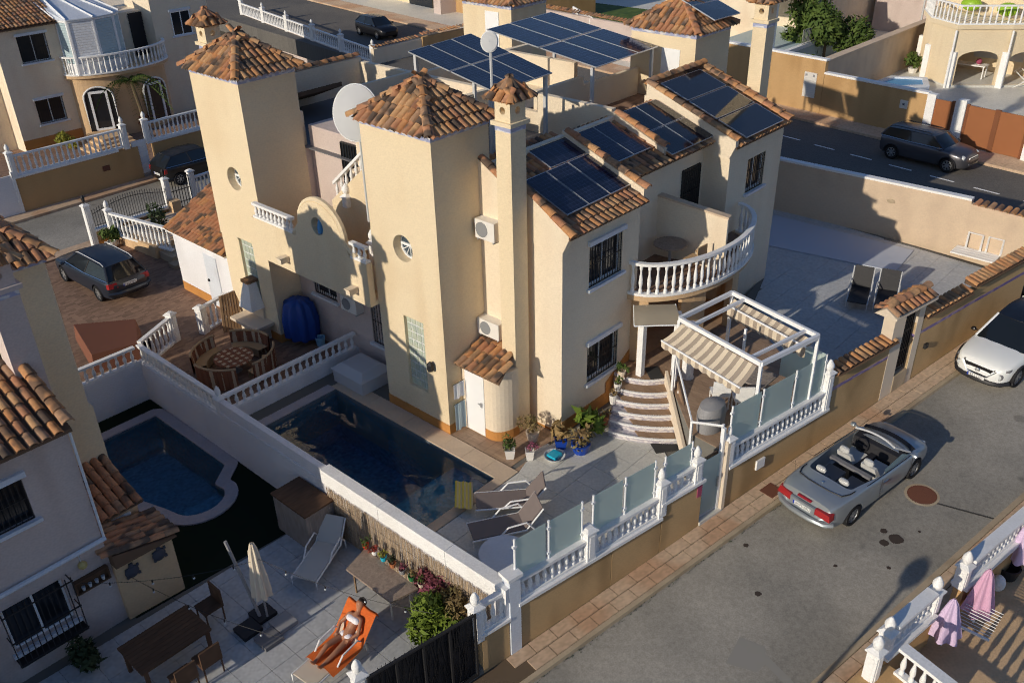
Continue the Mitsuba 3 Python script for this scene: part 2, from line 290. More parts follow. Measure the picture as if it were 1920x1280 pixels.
# yard floors
flat = lambda z: (lambda x, y: z)
P_w = lambda s, n: tuple(W(s, n)[:2])
PX0, PX1, PY0, PY1 = -3.25, -.62, -2.3, 4.4        # pool inner rim
fl = sg.Polygon([(-3.86, -5.8), P_w(7.0, -.12), P_w(7.0, -1.2), (4.9, -3.0), (4.9, 5.3), (-3.86, 5.3)]).difference(sg.box(PX0, PY0, PX1, PY1))
ter = struct('terrace', B().prism(fl, -1.3, -.018), 'tilejoint', 'pale grey tiled terrace in front of the pool')
def tiles(parent, poly, dx, dy, z, m, name='floor_tile', h=.02, ang=0., g=.006, minfrac=.3):
    x0, y0, x1, y1 = poly.bounds
    for i in range(int((x1-x0)/dx)+1):
        for j in range(int((y1-y0)/dy)+1):
            c = sg.box(x0+i*dx+g, y0+j*dy+g, x0+(i+1)*dx-g, y0+(j+1)*dy-g).intersection(poly)
            if c.is_empty or c.area < minfrac*dx*dy*.3 or c.geom_type != 'Polygon': continue
            part(parent, name, B().prism(c, z-h, z+R.uniform(-.002, .002)), R.choice(m) if isinstance(m, (list, tuple)) else m)
gt = sg.Polygon([(-3.8, -5.75), P_w(6.8, -.14), P_w(6.3, -1.2), (4.9, -3.0), (2.4, -2.5), (.95, -2.3), (-.05, -2.62), (-3.8, -2.62)])
tiles(ter, gt, .75, .75, 0, 'tilegrey')
dk = sg.Polygon([(0.0, -2.6), (.95, -2.3), (2.0, -2.45), (2.0, 0.0), (0.0, 0.0)])
y = -2.6
while y < 0:
    for j, (a, b_) in enumerate(((0.0, .98), (.98, 2.0))):
        c = sg.box(a+.004, y+.003, b_-.004, y+.147).intersection(dk)
        if not c.is_empty and c.geom_type == 'Polygon' and c.area > .02: part(ter, 'deck_plank', B().prism(c, -.02, R.uniform(-.002, .002)), 'deckwood')
    y += .15
# pool rim slabs
for j in range(9):
    y0 = -2.6+j*.80
    for (a, b_) in ((-.62, -.02), (-3.80, -3.25)):
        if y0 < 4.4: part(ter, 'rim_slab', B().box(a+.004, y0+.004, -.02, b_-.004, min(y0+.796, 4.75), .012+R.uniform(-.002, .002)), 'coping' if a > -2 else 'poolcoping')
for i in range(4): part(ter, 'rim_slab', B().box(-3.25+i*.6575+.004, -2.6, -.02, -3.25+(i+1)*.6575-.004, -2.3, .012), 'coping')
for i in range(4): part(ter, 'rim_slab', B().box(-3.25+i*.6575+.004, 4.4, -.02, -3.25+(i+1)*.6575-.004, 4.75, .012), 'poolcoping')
# swimming pool
pool = thing('swimming_pool', 'long rectangular pool with dark blue water beside the cream tower', 'swimming pool')
bs = B()
for (a, c, b_, d, n_) in ((PX0-.05, PY0-.05, PX1+.05, PY0, 0), (PX0-.05, PY1, PX1+.05, PY1+.05, 0), (PX0-.05, PY0, PX0, PY1, 0), (PX1, PY0, PX1+.05, PY1, 0)): bs.box(a, c, -1.9, b_, d, -.02)
bs.box(PX0-.05, PY0-.05, -2.0, PX1+.05, PY1+.05, -1.9)
part(pool, 'basin', bs, 'pooltile'); st = B()
for i, (yy, zz) in enumerate(((-.75, -.42), (-.45, -.72), (-.15, -1.0), (.15, -1.3))): st.box(PX0, PY0 if i == 0 else (-.75+.3*(i-1)), -1.89, PX1, yy, zz)
part(pool, 'entry_step', st, 'pooltile')
def waterm(x0, y0, x1, y1, z, mask=None):
    xs, ys = np.arange(x0, x1+.01, .11), np.arange(y0, y1+.01, .11); X, Y = np.meshgrid(xs, ys, indexing='ij')
    Z = z+.016*(meshkit.fbm(np.stack([X*1.7, Y*1.7, X*0], -1), 3)-.5)
    return B().grid(np.stack([X, Y, Z], -1), flip=True)
part(pool, 'water', waterm(PX0, PY0, PX1, PY1, -.11), 'water', True)
# neighbour yard on the left
nf = sg.Polygon([(-16, -3.6), P_w(-.2, 0.0), (-3.95, 10.0), (-16, 10.0)])
NP = sg.Polygon([(-6.25, 8.75), (-4.45, 8.75), (-4.42, 4.85), (-5.1, 4.3)]+[(-5.75+.72*math.cos(t), 4.05+.62*math.sin(t)) for t in np.linspace(-.2, -PI+.2, 12)]+[(-6.55, 4.35), (-6.75, 5.0), (-7.3, 6.5), (-7.3, 8.4), (-6.9, 8.75)]).buffer(.12).buffer(-.12)
npat = struct('patio', B().prism(nf.difference(NP), -2.2, -.975), 'tilejoint', 'shaded grey tiled patio of the neighbouring house')
ng = sg.Polygon([(-14, 1.36), (-3.95, 1.06), (-3.95, -5.4), (-14, -3.0)])
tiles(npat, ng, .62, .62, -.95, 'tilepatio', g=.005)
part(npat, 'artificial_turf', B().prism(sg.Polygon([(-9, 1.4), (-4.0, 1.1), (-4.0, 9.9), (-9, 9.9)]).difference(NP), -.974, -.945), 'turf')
np_ = thing('swimming_pool', 'neighbour pool with curved end and white rim lying in shade', 'swimming pool')
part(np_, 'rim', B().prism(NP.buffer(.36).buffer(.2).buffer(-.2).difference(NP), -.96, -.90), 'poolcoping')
part(np_, 'basin', B().prism(NP.buffer(.04).difference(NP), -2.3, -.95).prism(NP.buffer(.04), -2.4, -2.3), 'pooltile')
part(np_, 'entry_step', B().prism(NP.intersection(sg.box(-7, 3.3, -4.5, 4.3)), -2.3, -1.25).prism(NP.intersection(sg.box(-7, 3.3, -4.5, 4.6)), -2.3, -1.5), 'pooltile')
xs = np.linspace(-7.4, -4.3, 26); w_ = waterm(-7.4, 3.3, -4.2, 8.9, -1.03).tm()
cen = w_.vertices[w_.faces].mean(1); keep = [NP.contains(sg.Point(c[0], c[1])) or NP.distance(sg.Point(c[0], c[1])) < .06 for c in cen]
part(np_, 'water', trimesh.Trimesh(w_.vertices, w_.faces[keep], process=False), 'water', True)
# left rear yard (unit of the far tower) and rear street
yl = struct('yard', B().prism([(-3.86, 5.42), (8, 5.42), (8, 20.7), (-9, 20.7), (-9, 9.98), (-3.86, 9.98)], -1.2, 0.0), 'brick_paving', 'reddish paved rear yard with a parked estate car')
struct('street', sheet([(-40, 21.4), (24, 22.0), (24, 27.0), (-40, 26.1)], flat(-.2)), 'asphalt', 'grey side street behind the garden gate')
sr = struct('pavement', sheet([(-40, 20.7), (24, 21.4), (24, 22.0), (-40, 21.5)], flat(-.08)), 'paving', 'footway along the garden gate')
struct('pavement', sheet([(-40, 26.05), (24, 26.9), (24, 27.8), (-40, 27.2)], flat(-.08)), 'paving', 'footway below the balustraded wall')
struct('yard', B().box(-6, 27.5, -1.2, 24, 36, .3), 'brick_paving', 'front yard of the house with the curved balcony')
# right yard
ry = sg.Polygon([P_w(11.3, -.1), P_w(21.6, -.1), (19.1, -9.5), (20.2, 1.5), (20.5, 5.3), (13.4, 5.3), (13.4, -2.3), (9.0, -3.2), P_w(10.95, -.1)])
ryd = struct('yard', B().prism(ry, -.6, .582), 'tilejoint', 'grey tiled yard with black loungers')
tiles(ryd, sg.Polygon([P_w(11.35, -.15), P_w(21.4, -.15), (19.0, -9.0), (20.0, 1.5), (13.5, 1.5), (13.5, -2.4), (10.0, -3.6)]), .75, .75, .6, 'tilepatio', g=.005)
# big right street
D = np.array([.135, .991]); E_ = np.array([.991, -.135]); RO = np.array([27.3, 0.0])
def Q(a, b_): p = RO+a*D+b_*E_; return (float(p[0]), float(p[1]))   # a along the street, b across to the right
struct('street', sheet([Q(-40, -6), Q(-40, 2.6), Q(90, 3.6), Q(90, -6)], flat(.9), 1.2), 'asphalt_dark', 'dark asphalt street running behind the houses')
struct('pavement', sheet([Q(-40, 2.6), Q(-40, 4.4), Q(90, 5.4), Q(90, 3.6)], flat(1.02), 1.3), 'paving', 'footway along the garden walls across the street')
mk = struct('lane_marking', B(), 'white') if False else None
mb = [Q(a, b_) for a, b_ in ((4.1, .1), (2.1, 0), (0.1, -.05), (-1.9, -.1), (-3.9, -.15), (-5.9, -.2), (-8, -.25), (6.2, .1), (8.4, .1))]
for i, (a, b_) in enumerate(mb): 
    q = [np.array([a, b_])+u*D*.55+v*E_*.05 for u, v in ((-1, -1), (-1, 1), (1, 1), (1, -1))]
    k = uniq('road_marking'); scene[k] = ply(B().hexa([(p[0], p[1], .9) for p in q], [(p[0], p[1], .905) for p in q]).tm(), 'm_white'); labels[k] = {'kind': 'structure', 'label': 'white dash of the lane marking'}
struct('yard', sheet([Q(-30, 4.6), Q(-30, 24), Q(60, 28), Q(60, 5.2)], flat(1.0), 1.3), 'tilegrey', 'pale concrete yards across the street')
# manhole, patches, stains
mh = thing('manhole', 'round rusty manhole cover set in a concrete ring in the street', 'manhole cover'); c = W(0, 0); p = np.array([6.55, -10.84]); zz = zroad(sof(*p))
Mh = np.eye(4); Mh[:3, 3] = (p[0], p[1], zz); Mh[2, 0], Mh[2, 1] = .0625*WU[0], .0625*WU[1]
part(mh, 'concrete_ring', B().lathe([(.43, -.02), (.43, .006), (.37, .006), (.37, -.02)], n=28, M=Mh, cap=False), 'kerb')
cv = B().lathe([(.365, -.02), (.365, .008)], n=28, M=Mh)
for i in range(-4, 5):
    for j in range(-4, 5):
        if i*i+j*j < 17: cv.box(i*.075-.025, j*.075-.025, .008, i*.075+.025, j*.075+.025, .013, M=Mh)
part(mh, 'cover', cv, 'rust')
def decal(name, label, pts, m, dz=.005, cat='stain'):
    pz = [(x, y, zroad(sof(x, y))+dz) for x, y in pts]; b = B(); n = len(pts)
    tri = trimesh.creation.triangulate_polygon(sg.Polygon(pts), engine='earcut'); vs, fs = tri
    b.raw([(x, y, zroad(sof(x, y))+dz) for x, y in vs], fs); k = uniq(name); scene[k] = ply(b.tm(), 'm_'+m); labels[k] = {'kind': 'structure', 'label': label}
mat('stain', (.06,.045,.035), .7, .3); mat('patch', (.27,.26,.235), .9, .2); mat('seam', (.07,.066,.06), .9, .1)
def blob(cx, cy, r, k=12, e=1.): return [(cx+r*e*math.cos(t)*R.uniform(.85, 1.12), cy+r*math.sin(t)*R.uniform(.85, 1.12)) for t in np.linspace(0, 2*PI, k, endpoint=False)]
for i, (x, y, r) in enumerate(((4.62, -10.96, .17), (4.32, -10.79, .12), (4.70, -10.62, .09), (1.0, -9.2, .08), (2.9, -10.2, .05), (2.2, -8.2, .07), (5.2, -11.3, .04), (3.6, -11.2, .05))): decal('oil_stain', 'small dark oil spot on the street' if i > 2 else ('largest', 'middle', 'smallest')[i]+' of the three dark oil stains on the street', blob(x, y, r), 'stain')
decal('asphalt_patch', 'square pale repair patch in the street asphalt', [(-1.15, -9.62), (-.35, -9.5), (-.25, -10.05), (-.6, -10.3), (-.95, -10.25)], 'patch')
decal('asphalt_patch', 'thin pale trench strip running from the square patch', [(-.62, -10.2), (-.42, -10.2), (-.9, -11.6), (-1.1, -11.55)], 'patch', .004)
def strip(s0, n0, s1, n1, w): a, b_ = W(s0, n0)[:2], W(s1, n1)[:2]; d = (b_-a)/np.linalg.norm(b_-a); q = np.array([-d[1], d[0]])*w; return [tuple(a+q), tuple(a-q), tuple(b_-q), tuple(b_+q)]
decal('street_seam', 'dark tar seam crossing the street beside the manhole', strip(11.0, 3.25, 11.6, 4.7, .03), 'seam')
# litter and weeds along the kerb
tv = B()
for i in range(150):
    s = R.uniform(-1, 9.5)+R.choice((0, 0, 1))*R.random(); n = .83+abs(R.gauss(0, .025)); z = zroad(s)
    for k in range(3): a = R.uniform(0, 6.3); q = W(s+R.gauss(0, .03), n, z); h = R.uniform(.01, .04); tv.raw([q, q+[.02*math.cos(a), .02*math.sin(a), 0], q+[.015*math.cos(a+1), .02*math.sin(a+1), h]], [(0, 1, 2)])
k = single('kerb_weeds', tv, 'leafdark', 'dark weeds and dirt growing along the kerb joint', 'weeds', kind='stuff')
dr_ = thing('drain_cover', 'small square brown drain cover in the footway by the convertible', 'drain cover')
part(dr_, 'cover', B().box(8.05, -.62, 0, 8.5, -.2, .012, M=WM @ np.array([[1, 0, 0, 0], [0, 1, 0, 0], [.0625, 0, 1, zroad(0)+.125], [0, 0, 0, 1.]])), 'rust')
# ---------------------------------------------------------------- houses
def arc_tile(r0, r1, L, seg=5):
    P = [[(r*math.cos(a), y, r*math.sin(a)*.85+lift) for a in np.linspace(0, PI, seg+1)] for y, r, lift in ((0, r0, 0), (L, r1, .025))]
    b = B().grid(np.array(P)); n = seg+1; v = [(r1*math.cos(a)*.8, L-.001, r1*math.sin(a)*.62+.02) for a in np.linspace(0, PI, seg+1)]
    b.raw([P[1][i] for i in range(n)]+v, [(i, i+1, n+i+1, n+i) for i in range(n-1)]); return b
TILE = ply(arc_tile(.088, .105, .43).tm(), None, 40); RIDGE = ply(arc_tile(.115, .135, .40).tm(), None, 40)
RM = ['roof0', 'roof0', 'roof1', 'roof2', 'roof3', 'roof1']
def place(d, M): return {**d, 'to_world': T(np.asarray(M).tolist())}
def tile_roof(parent, o, u, v, wid, L, pitch=.215, row=.355, poly=None, name='roof_tile', joined=False, up0=.02, mats=RM):
    """rows of barrel tiles on the plane o + a*u + s*v (v downslope); poly limits (a, s)"""
    o, u, v = map(lambda q: np.array(q, float), (o, u, v)); u /= np.linalg.norm(u); v /= np.linalg.norm(v); n = np.cross(u, v); n *= np.sign(n[2]) or 1
    nc = max(1, int(round(wid/pitch))); pitch = wid/nc; nr = max(1, int(math.ceil(L/row))); bb = {}
    for i in range(nc):
        a = (i+.5)*pitch
        for j in range(nr):
            s = L-row*(j+1)-.03
            if poly is not None and not poly.contains(sg.Point(a, s+.24)): continue
            M = np.eye(4); w = np.cross(v, u); 
            tilt = R.gauss(0, .012)
            M[:3, 0], M[:3, 1], M[:3, 2] = u+v*R.gauss(0, .01), v+n*tilt+u*R.gauss(0, .012), n; M[:3, 3] = o+a*u+s*v+n*(up0+R.uniform(-.004, .006))+u*R.gauss(0, .004)
            m = R.choice(mats)
            if joined: bb.setdefault(m, B()).mesh(TILE_TM, M)
            else: k = uniq(parent+'__'+name); scene[k] = {**place(TILE, M), 'bsdf': {'type': 'ref', 'id': 'm_'+m}}
    for m, b in bb.items(): part(parent, 'tile_field', b, m, 40, kind='stuff')
TILE_TM = arc_tile(.088, .105, .43, 4).tm(); RIDGE_TM = arc_tile(.115, .135, .40, 4).tm()
def ridge(parent, p0, p1, seg=.34, name='ridge_tile', joined=False, sc=1., mats=RM):
    p0, p1 = np.array(p0, float), np.array(p1, float); v = p1-p0; L = np.linalg.norm(v); v /= L; u = np.cross(v, [0, 0, 1.]); u /= np.linalg.norm(u); n = np.cross(u, v); n *= np.sign(n[2])
    b = B(); k = max(1, int(round(L/seg)))
    for i in range(k):
        M = np.eye(4); M[:3, 0], M[:3, 1], M[:3, 2] = u*sc, v*(L/k/.36), n*sc; M[:3, 3] = p0+v*(i*L/k)+n*R.uniform(0, .012)
        if joined: b.mesh(RIDGE_TM, M)
        else: kk = uniq(parent+'__'+name); scene[kk] = {**place(RIDGE, M), 'bsdf': {'type': 'ref', 'id': 'm_'+R.choice(mats)}}
    if joined: part(parent, 'ridge_tiles', b, R.choice(mats), 40, kind='stuff')
def hip_roof(house, x0, y0, x1, y1, z, za, joined=False, oh=.16, name='tower_roof'):
    X0, Y0, X1, Y1 = x0-oh, y0-oh, x1+oh, y1+oh; c = np.array([(x0+x1)/2, (y0+y1)/2, za]); C4 = [np.array(p+(z,)) for p in ((X0, Y0), (X1, Y0), (X1, Y1), (X0, Y1))]
    b = B().raw([*C4, c], [(0, 1, 4), (1, 2, 4), (2, 3, 4), (3, 0, 4), (0, 3, 2), (0, 2, 1)])
    rf = part(house, name, b, 'roofpan')
    for i in range(4):
        a, b_ = C4[i], C4[(i+1) % 4]; w = np.linalg.norm(b_-a); u = (b_-a)/w; mid = (a+b_)/2; v = mid-c; L = np.linalg.norm(v); v /= L
        o = c-u*w/2; vis = i in (0, 3)
        tile_roof(rf, o, u, v, w, L+.06, poly=sg.Polygon([(w/2, -.15), (w+.05, L+.1), (-.05, L+.1)]), joined=joined or not vis)
        ridge(rf, c+[0, 0, .03], a+(a-c)/np.linalg.norm(a-c)*.03+[0, 0, .03], joined=joined)
    return rf
def bars(b, x0, x1, z0, z1, d, M, n=None, r=.009, rails=2):
    n = n or max(3, int((x1-x0)/.11))
    for i in range(n+1): u = x0+(x1-x0)*i/n; b.box(u-r, d-r, z0, u+r, d+r, z1, M)
    for j in range(rails+1): w = z0+(z1-z0)*j/rails; b.box(x0-r, d-r*1.3, w-r, x1+r, d+r*1.3, w+r, M)
def window(par, M, u0, u1, z0, z1, grille=True, box=True, sill=True, glass='glassdark', fr='whitemetal', name='window', mull=1, dep=.15):
    w = part(par, name, B().box(u0, -dep-.02, z0, u1, -dep, z1, M), glass)
    f = B(); t = .05
    f.box(u0, -dep-.012, z0, u0+t, -dep+.03, z1, M).box(u1-t, -dep-.012, z0, u1, -dep+.03, z1, M).box(u0+t, -dep-.012, z0, u1-t, -dep+.028, z0+t, M).box(u0+t, -dep-.012, z1-t, u1-t, -dep+.028, z1, M)
    for i in range(mull): c = u0+(u1-u0)*(i+1)/(mull+1); f.box(c-.025, -dep-.012, z0+t, c+.025, -dep+.026, z1-t, M)
    part(w, 'frame', f, fr)
    if grille: g = B(); bars(g, u0+.02, u1-.02, z0+.01, z1-.01, -.03, M); part(w, 'grille', g, 'iron')
    if sill: part(w, 'sill', B().box(u0-.1, -.02, z0-.085, u1+.1, .10, z0-.002, M), 'sillwhite')
    if box: part(w, 'shutter_box', B().box(u0-.08, -.02, z1+.002, u1+.08, .09, z1+.13, M), 'sillwhite')
    return w
def fx(x0, y0, z0=0.): return frame((x0, y0, z0), (1, 0, 0), (0, -1, 0)) @ np.diag([1, 1, -1, 1.])   # local u=+x, out=-y, z
def fy(x0, y0, z0=0.): M = np.eye(4); M[:3, 0] = (0, 1, 0); M[:3, 1] = (-1, 0, 0); M[:3, 2] = (0, 0, 1); M[:3, 3] = (x0, y0, z0); return M   # u=+y, out=-x
def round_window(par, M, u, z, r, dep=.28, n=20, kind='white'):
    w = part(par, 'round_window', B().raw([M[:3, :3] @ np.array([u, -dep, z])+M[:3, 3]]+[M[:3, :3] @ np.array([u+r*math.cos(a), -dep, z+r*math.sin(a)])+M[:3, 3] for a in np.linspace(0, 2*PI, n, endpoint=False)], [(0, 1+i, 1+(i+1) % n) for i in range(n)]), 'glassblue')
    f = B(); f.tube([(u+(r-.02)*math.cos(a), -dep+.01, z+(r-.02)*math.sin(a)) for a in np.linspace(0, 2*PI, n, endpoint=False)], .028, 5, M, True)
    f.box(u-r, -dep, z-.035, u+r, -dep+.03, z+.035, M)
    for k in range(1, 6):
        a = PI+k*PI/6; 
        f.tube([(u, -dep+.012, z), (u+r*math.cos(a), -dep+.012, z+r*math.sin(a))], .013, 4, M)
        if k == 3: f.tube([(u, -dep+.012, z), (u-r*math.cos(a), -dep+.012, z-r*math.sin(a))], .013, 4, M)
    part(w, 'frame', f, 'whitemetal')
def disc_hole(axis, at, r, d0, d1):
    c = Manifold.cylinder(d1-d0, r, r, 24)
    return c.rotate((0, 90, 0)).translate((d0, at[0], at[1])) if axis == 'x' else c.rotate((-90, 0, 0)).translate((at[0], d0, at[1]))
def glass_blocks(par, M, u0, u1, z0, z1, nu, nz):
    w = part(par, 'glass_block_window', B().box(u0, -.12, z0, u1, -.105, z1, M), 'whitewall')
    du, dz = (u1-u0)/nu, (z1-z0)/nz
    for i in range(nu):
        for j in range(nz): a, c = u0+i*du, z0+j*dz; e = .012; part(w, 'glass_block', B().hexa([M[:3, :3] @ np.array(q)+M[:3, 3] for q in ((a+e, -.1049, c+e), (a+du-e, -.1049, c+e), (a+du-e, -.1049, c+dz-e), (a+e, -.1049, c+dz-e))], [M[:3, :3] @ np.array(q)+M[:3, 3] for q in ((a+e+.012, -.085, c+e+.012), (a+du-e-.012, -.085, c+e+.012), (a+du-e-.012, -.085, c+dz-e-.012), (a+e+.012, -.085, c+dz-e-.012))]), 'glassblock')
def chimney(par, x0, y0, x1, y1, zb, zc, wall='cream', joined=False):
    """square flue: shaft, tiled band, collar, lantern with round holes, small tiled cap"""
    ch = part(par, 'chimney', B().box(x0, y0, zb, x1, y1, zc), wall)
    part(ch, 'tile_band', B().box(x0-.006, y0-.006, zc, x1+.006, y1+.006, zc+.14), 'bandtile')
    part(ch, 'collar', B().box(x0-.08, y0-.08, zc+.14, x1+.08, y1+.08, zc+.24), wall)
    m = Manifold.cube((x1-x0, y1-y0, .5)).translate((x0, y0, zc+.24)); cx, cy = (x0+x1)/2, (y0+y1)/2
    m = m-disc_hole('x', (cy, zc+.5), .09, x0-1, x1+1)-disc_hole('y', (cx, zc+.5), .09, y0-1, y1+1)
    part(ch, 'lantern', B().mesh(m).box(cx-.03, cy-.03, zc+.25, cx+.03, cy+.03, zc+.7), wall)
    z = zc+.74; oh = .15; c = np.array([cx, cy, z+.42]); b = B(); C4 = [np.array(p+(z,)) for p in ((x0-oh, y0-oh), (x1+oh, y0-oh), (x1+oh, y1+oh), (x0-oh, y1+oh))]
    b.raw([*C4, c], [(0, 1, 4), (1, 2, 4), (2, 3, 4), (3, 0, 4), (0, 3, 2), (0, 2, 1)]); part(ch, 'cap', b, 'roof0')
    t = {}
    for i in range(4):
        a, b_ = C4[i], C4[(i+1) % 4]; w = np.linalg.norm(b_-a); u = (b_-a)/w; v = (a+b_)/2-c; L = np.linalg.norm(v); v /= L; n = np.cross(u, v); n *= np.sign(n[2])
        for q in range(3):
            for r in range(2):
                s = L-.30*(r+1)-.1; 
                if abs((q-1)*w/3) > w*.5*(s+.3)/L: continue
                M = np.eye(4); M[:3, 0], M[:3, 1], M[:3, 2], M[:3, 3] = u, v, n, c+u*(q-1)*w/3+v*s+n*.015
                kk = uniq(ch+'__cap_tile') if not joined else None
                if kk: scene[kk] = {**place(TILE, M), 'bsdf': {'type': 'ref', 'id': 'm_'+R.choice(RM)}}
                else: t.setdefault('x', B()).mesh(TILE_TM, M)
        M = None
        ridge(ch, c+[0, 0, .02], a+[0, 0, .02], .3, 'cap_ridge', joined=True, sc=.75)
    if t: part(ch, 'cap_tiles', t['x'], 'roof0', 40, kind='stuff')
    return ch
BAL = ply(B().lathe([(.055, 0), (.055, .07), (.035, .09), (.062, .20), (.055, .28), (.030, .40), (.030, .46), (.05, .49), (.05, .56)], n=7).tm(), None, 50)
BAL_TM = B().lathe([(.055, 0), (.055, .07), (.06, .2), (.03, .44), (.05, .56)], n=5).tm()
def balustrade(name, label, pts, z, h=.62, group=None, joined=False, step=.19, cat='balustrade', m='white', rail=.075, parent=None, base=True):
    p = np.array([tuple(q)[:2] for q in pts], float); d = np.linalg.norm(np.diff(p, axis=0), axis=1); cum = np.r_[0, np.cumsum(d)]; L = cum[-1]
    t = parent+'__'+name if parent else thing(name, label, cat, group)
    if parent: t = part(parent, name, B().box(0, 0, -40, .01, .01, -39.99), m) if False else parent
    def off(w):
        tg = np.gradient(p, axis=0); tg /= np.linalg.norm(tg, axis=1, keepdims=True); nn = np.stack([-tg[:, 1], tg[:, 0]], 1); return p+nn*w, p-nn*w
    def band(w, z0, z1):
        a, b_ = off(w); b = B(); A = lambda q, zz: np.c_[q, np.full(len(q), zz)]
        P = np.stack([A(a, z0), A(a, z1), A(b_, z1), A(b_, z0), A(a, z0)], 1); b.grid(P)
        for e in (0, -1): b.raw(P[e][:4], [(0, 1, 2, 3)])
        return b
    if base: part(t, 'base_rail', band(.085, z, z+.07), m)
    part(t, 'top_rail', band(rail, z+h-.08, z+h), m)
    n = max(2, int(round(L/step))); jb = B(); hs = (h-.08-(.07 if base else 0))/.56
    for i in range(n):
        s = (i+.5)*L/n; x, y = np.interp(s, cum, p[:, 0]), np.interp(s, cum, p[:, 1]); M = np.diag([1, 1, hs, 1.]); M[:3, 3] = (x, y, z+(.07 if base else 0))
        if joined: jb.mesh(BAL_TM, M)
        else: k = uniq(t+'__baluster'); scene[k] = {**place(BAL, M), 'bsdf': {'type': 'ref', 'id': 'm_'+m}}
    if joined: part(t, 'balusters', jb, m, 50, kind='stuff')
    return t
def pillar(name, label, xy, z0, z1, w=.26, ball=True, group=None, ang=WA, m='white', ballh=.34, panel=True):
    t = thing(name, label, 'pillar', group); M = rotz(ang, (xy[0], xy[1], 0)); h = w/2
    b = B().box(-h, -h, z0, h, h, z1-.07, M)
    if panel: b.box(-h*.55, -h-.012, z0+.1, h*.55, h+.012, z1-.2, M).box(-h-.012, -h*.55, z0+.1, h+.012, h*.55, z1-.2, M)
    part(t, 'shaft', b, m); part(t, 'cap', B().hexa([M[:3, :3] @ np.array((a*(h+.04), c*(h+.04), z1-.07))+M[:3, 3] for a, c in ((-1, -1), (1, -1), (1, 1), (-1, 1))], [M[:3, :3] @ np.array((a*h*.6, c*h*.6, z1))+M[:3, 3] for a, c in ((-1, -1), (1, -1), (1, 1), (-1, 1))]).box(-h-.04, -h-.04, z1-.10, h+.04, h+.04, z1-.07, M), m)
    if ball: s = ballh/.34; part(t, 'finial', B().lathe([(.04, 0), (.05, .03), (.09, .06), (.105, .12), (.10, .19), (.06, .27), (.02, .33)], (xy[0], xy[1], z1-.01), 10, sx=s, sy=s), m, 40)
    return t
def wall_prism(poly_yz, x0, x1):  # polygon in (y, z) extruded along x
    m = trimesh.creation.extrude_polygon(sg.Polygon(poly_yz), x1-x0, engine='earcut'); v = m.vertices[:, [2, 0, 1]].copy(); v[:, 0] += x0; return Manifold(m3.Mesh(v.astype(np.float32), m.faces.astype(np.uint32)))
# ------------------------------------------------ near unit (two towers belong to two units)
def tower(h, x0, y0, x1, y1, z0, zt, wm='cream', blocks=None, rwin=None, joined=False, apex=.92):
    ho = [(x0-.2, y, a, x0+.12, y_, b_) for y, y_, a, b_ in ([blocks] if blocks else [])]
    if rwin: ho.append(disc_hole('x', rwin[:2], rwin[2], x0-.3, x0+.3))
    t = part(h, 'tower', cutbox([(x0, y0, z0, x1, y1, 3.31), (x0-.02, y0-.02, 3.31, x1+.02, y1+.02, zt)], ho), wm)
    part(t, 'plinth', B().box(x0-.012, y0-.012, z0, x1, y1+.012, z0+.4), 'ochre')
    part(t, 'tile_band', B().box(x0-.03, y0-.03, zt, x1+.03, y1+.03, zt+.17), 'bandtile')
    M = fy(x0, 0.)
    if blocks: glass_blocks(h, M, blocks[0], blocks[1], blocks[2], blocks[3], 4, 9)
    if rwin: round_window(h, fy(x0-.02, 0.), *rwin)
    hip_roof(h, x0, y0, x1, y1, zt+.17, zt+.17+apex, joined)
    return t
H1 = thing('house', 'cream house unit nearest the front pool with square tower, chimney and street-facing gable block', 'house')
tower(H1, 0, 0, 1.95, 2.57, -.1, 8.45, blocks=(.79, 1.58, 1.05, 3.29), rwin=(1.33, 5.35, .38))
RS = .38
def rz(y, z0=6.12): return z0+RS*(y+2.41)
body = cutbox([(1.55, -.93, -.1, 7.71, 5.3, 6.2), (5.36, -1.5, 3.3, 7.71, 0, 6.2)], [])
gb = wall_prism([(-2.41, -.1), (-2.41, 6.10), (.3, rz(.3)-.02), (.3, -.1)], 2.0, 5.36)
for (a, b_, c, d) in ((3.12, 4.58, 4.16, 5.40), (3.12, 4.55, 1.17, 2.40)): gb = gb-Manifold.cube((b_-a, .4, d-c)).translate((a, -2.5, c))
part(H1, 'wall', B().mesh(Manifold.cube((6.16, 6.23, 6.3)).translate((1.55, -.93, -.1))+Manifold.cube((2.36, .7, 3.0)).translate((5.35, -1.5, 3.3))), 'pale')
fb = part(H1, 'front_block', B().mesh(gb), 'pale')
for (a, b_, c, d) in ((3.12, 4.58, 4.16, 5.40), (3.12, 4.55, 1.17, 2.40)): window(H1, fx(0, -2.41), a, b_, c, d)
gab = B().mesh(wall_prism([(-2.44, 5.6), (-2.62, 5.98), (-2.62, 6.08), (-1.1, 7.02), (-1.1, 5.6)], 1.985, 2.16)).mesh(wall_prism([(-.95, 6.0), (-.95, 7.12), (.0, 7.66), (.0, 6.0)], 1.54, 1.75)); part(H1, 'gable_verge', gab, 'pale')
for p0, p1 in (((2.07, -1.05, 7.05), (2.07, -2.66, 6.07)), ((1.65, .0, 7.66), (1.65, -.95, 7.12)), ((5.36, .2, 7.42), (5.36, -2.6, 6.36)), ((7.7, .2, 7.42), (7.7, -1.6, 6.72))): ridge(H1, p0, p1, .36, 'verge_tile')
part(H1, 'party_verge', B().mesh(wall_prism([(-2.42, 5.9), (-2.55, 6.1), (-2.55, 6.34), (.3, 7.42), (.3, 5.9)], 5.28, 5.44)), 'pale'); part(H1, 'party_verge', B().mesh(wall_prism([(-1.5, 5.9), (-1.6, 6.66), (.3, 7.42), (.3, 5.9)], 7.62, 7.78)), 'pale')
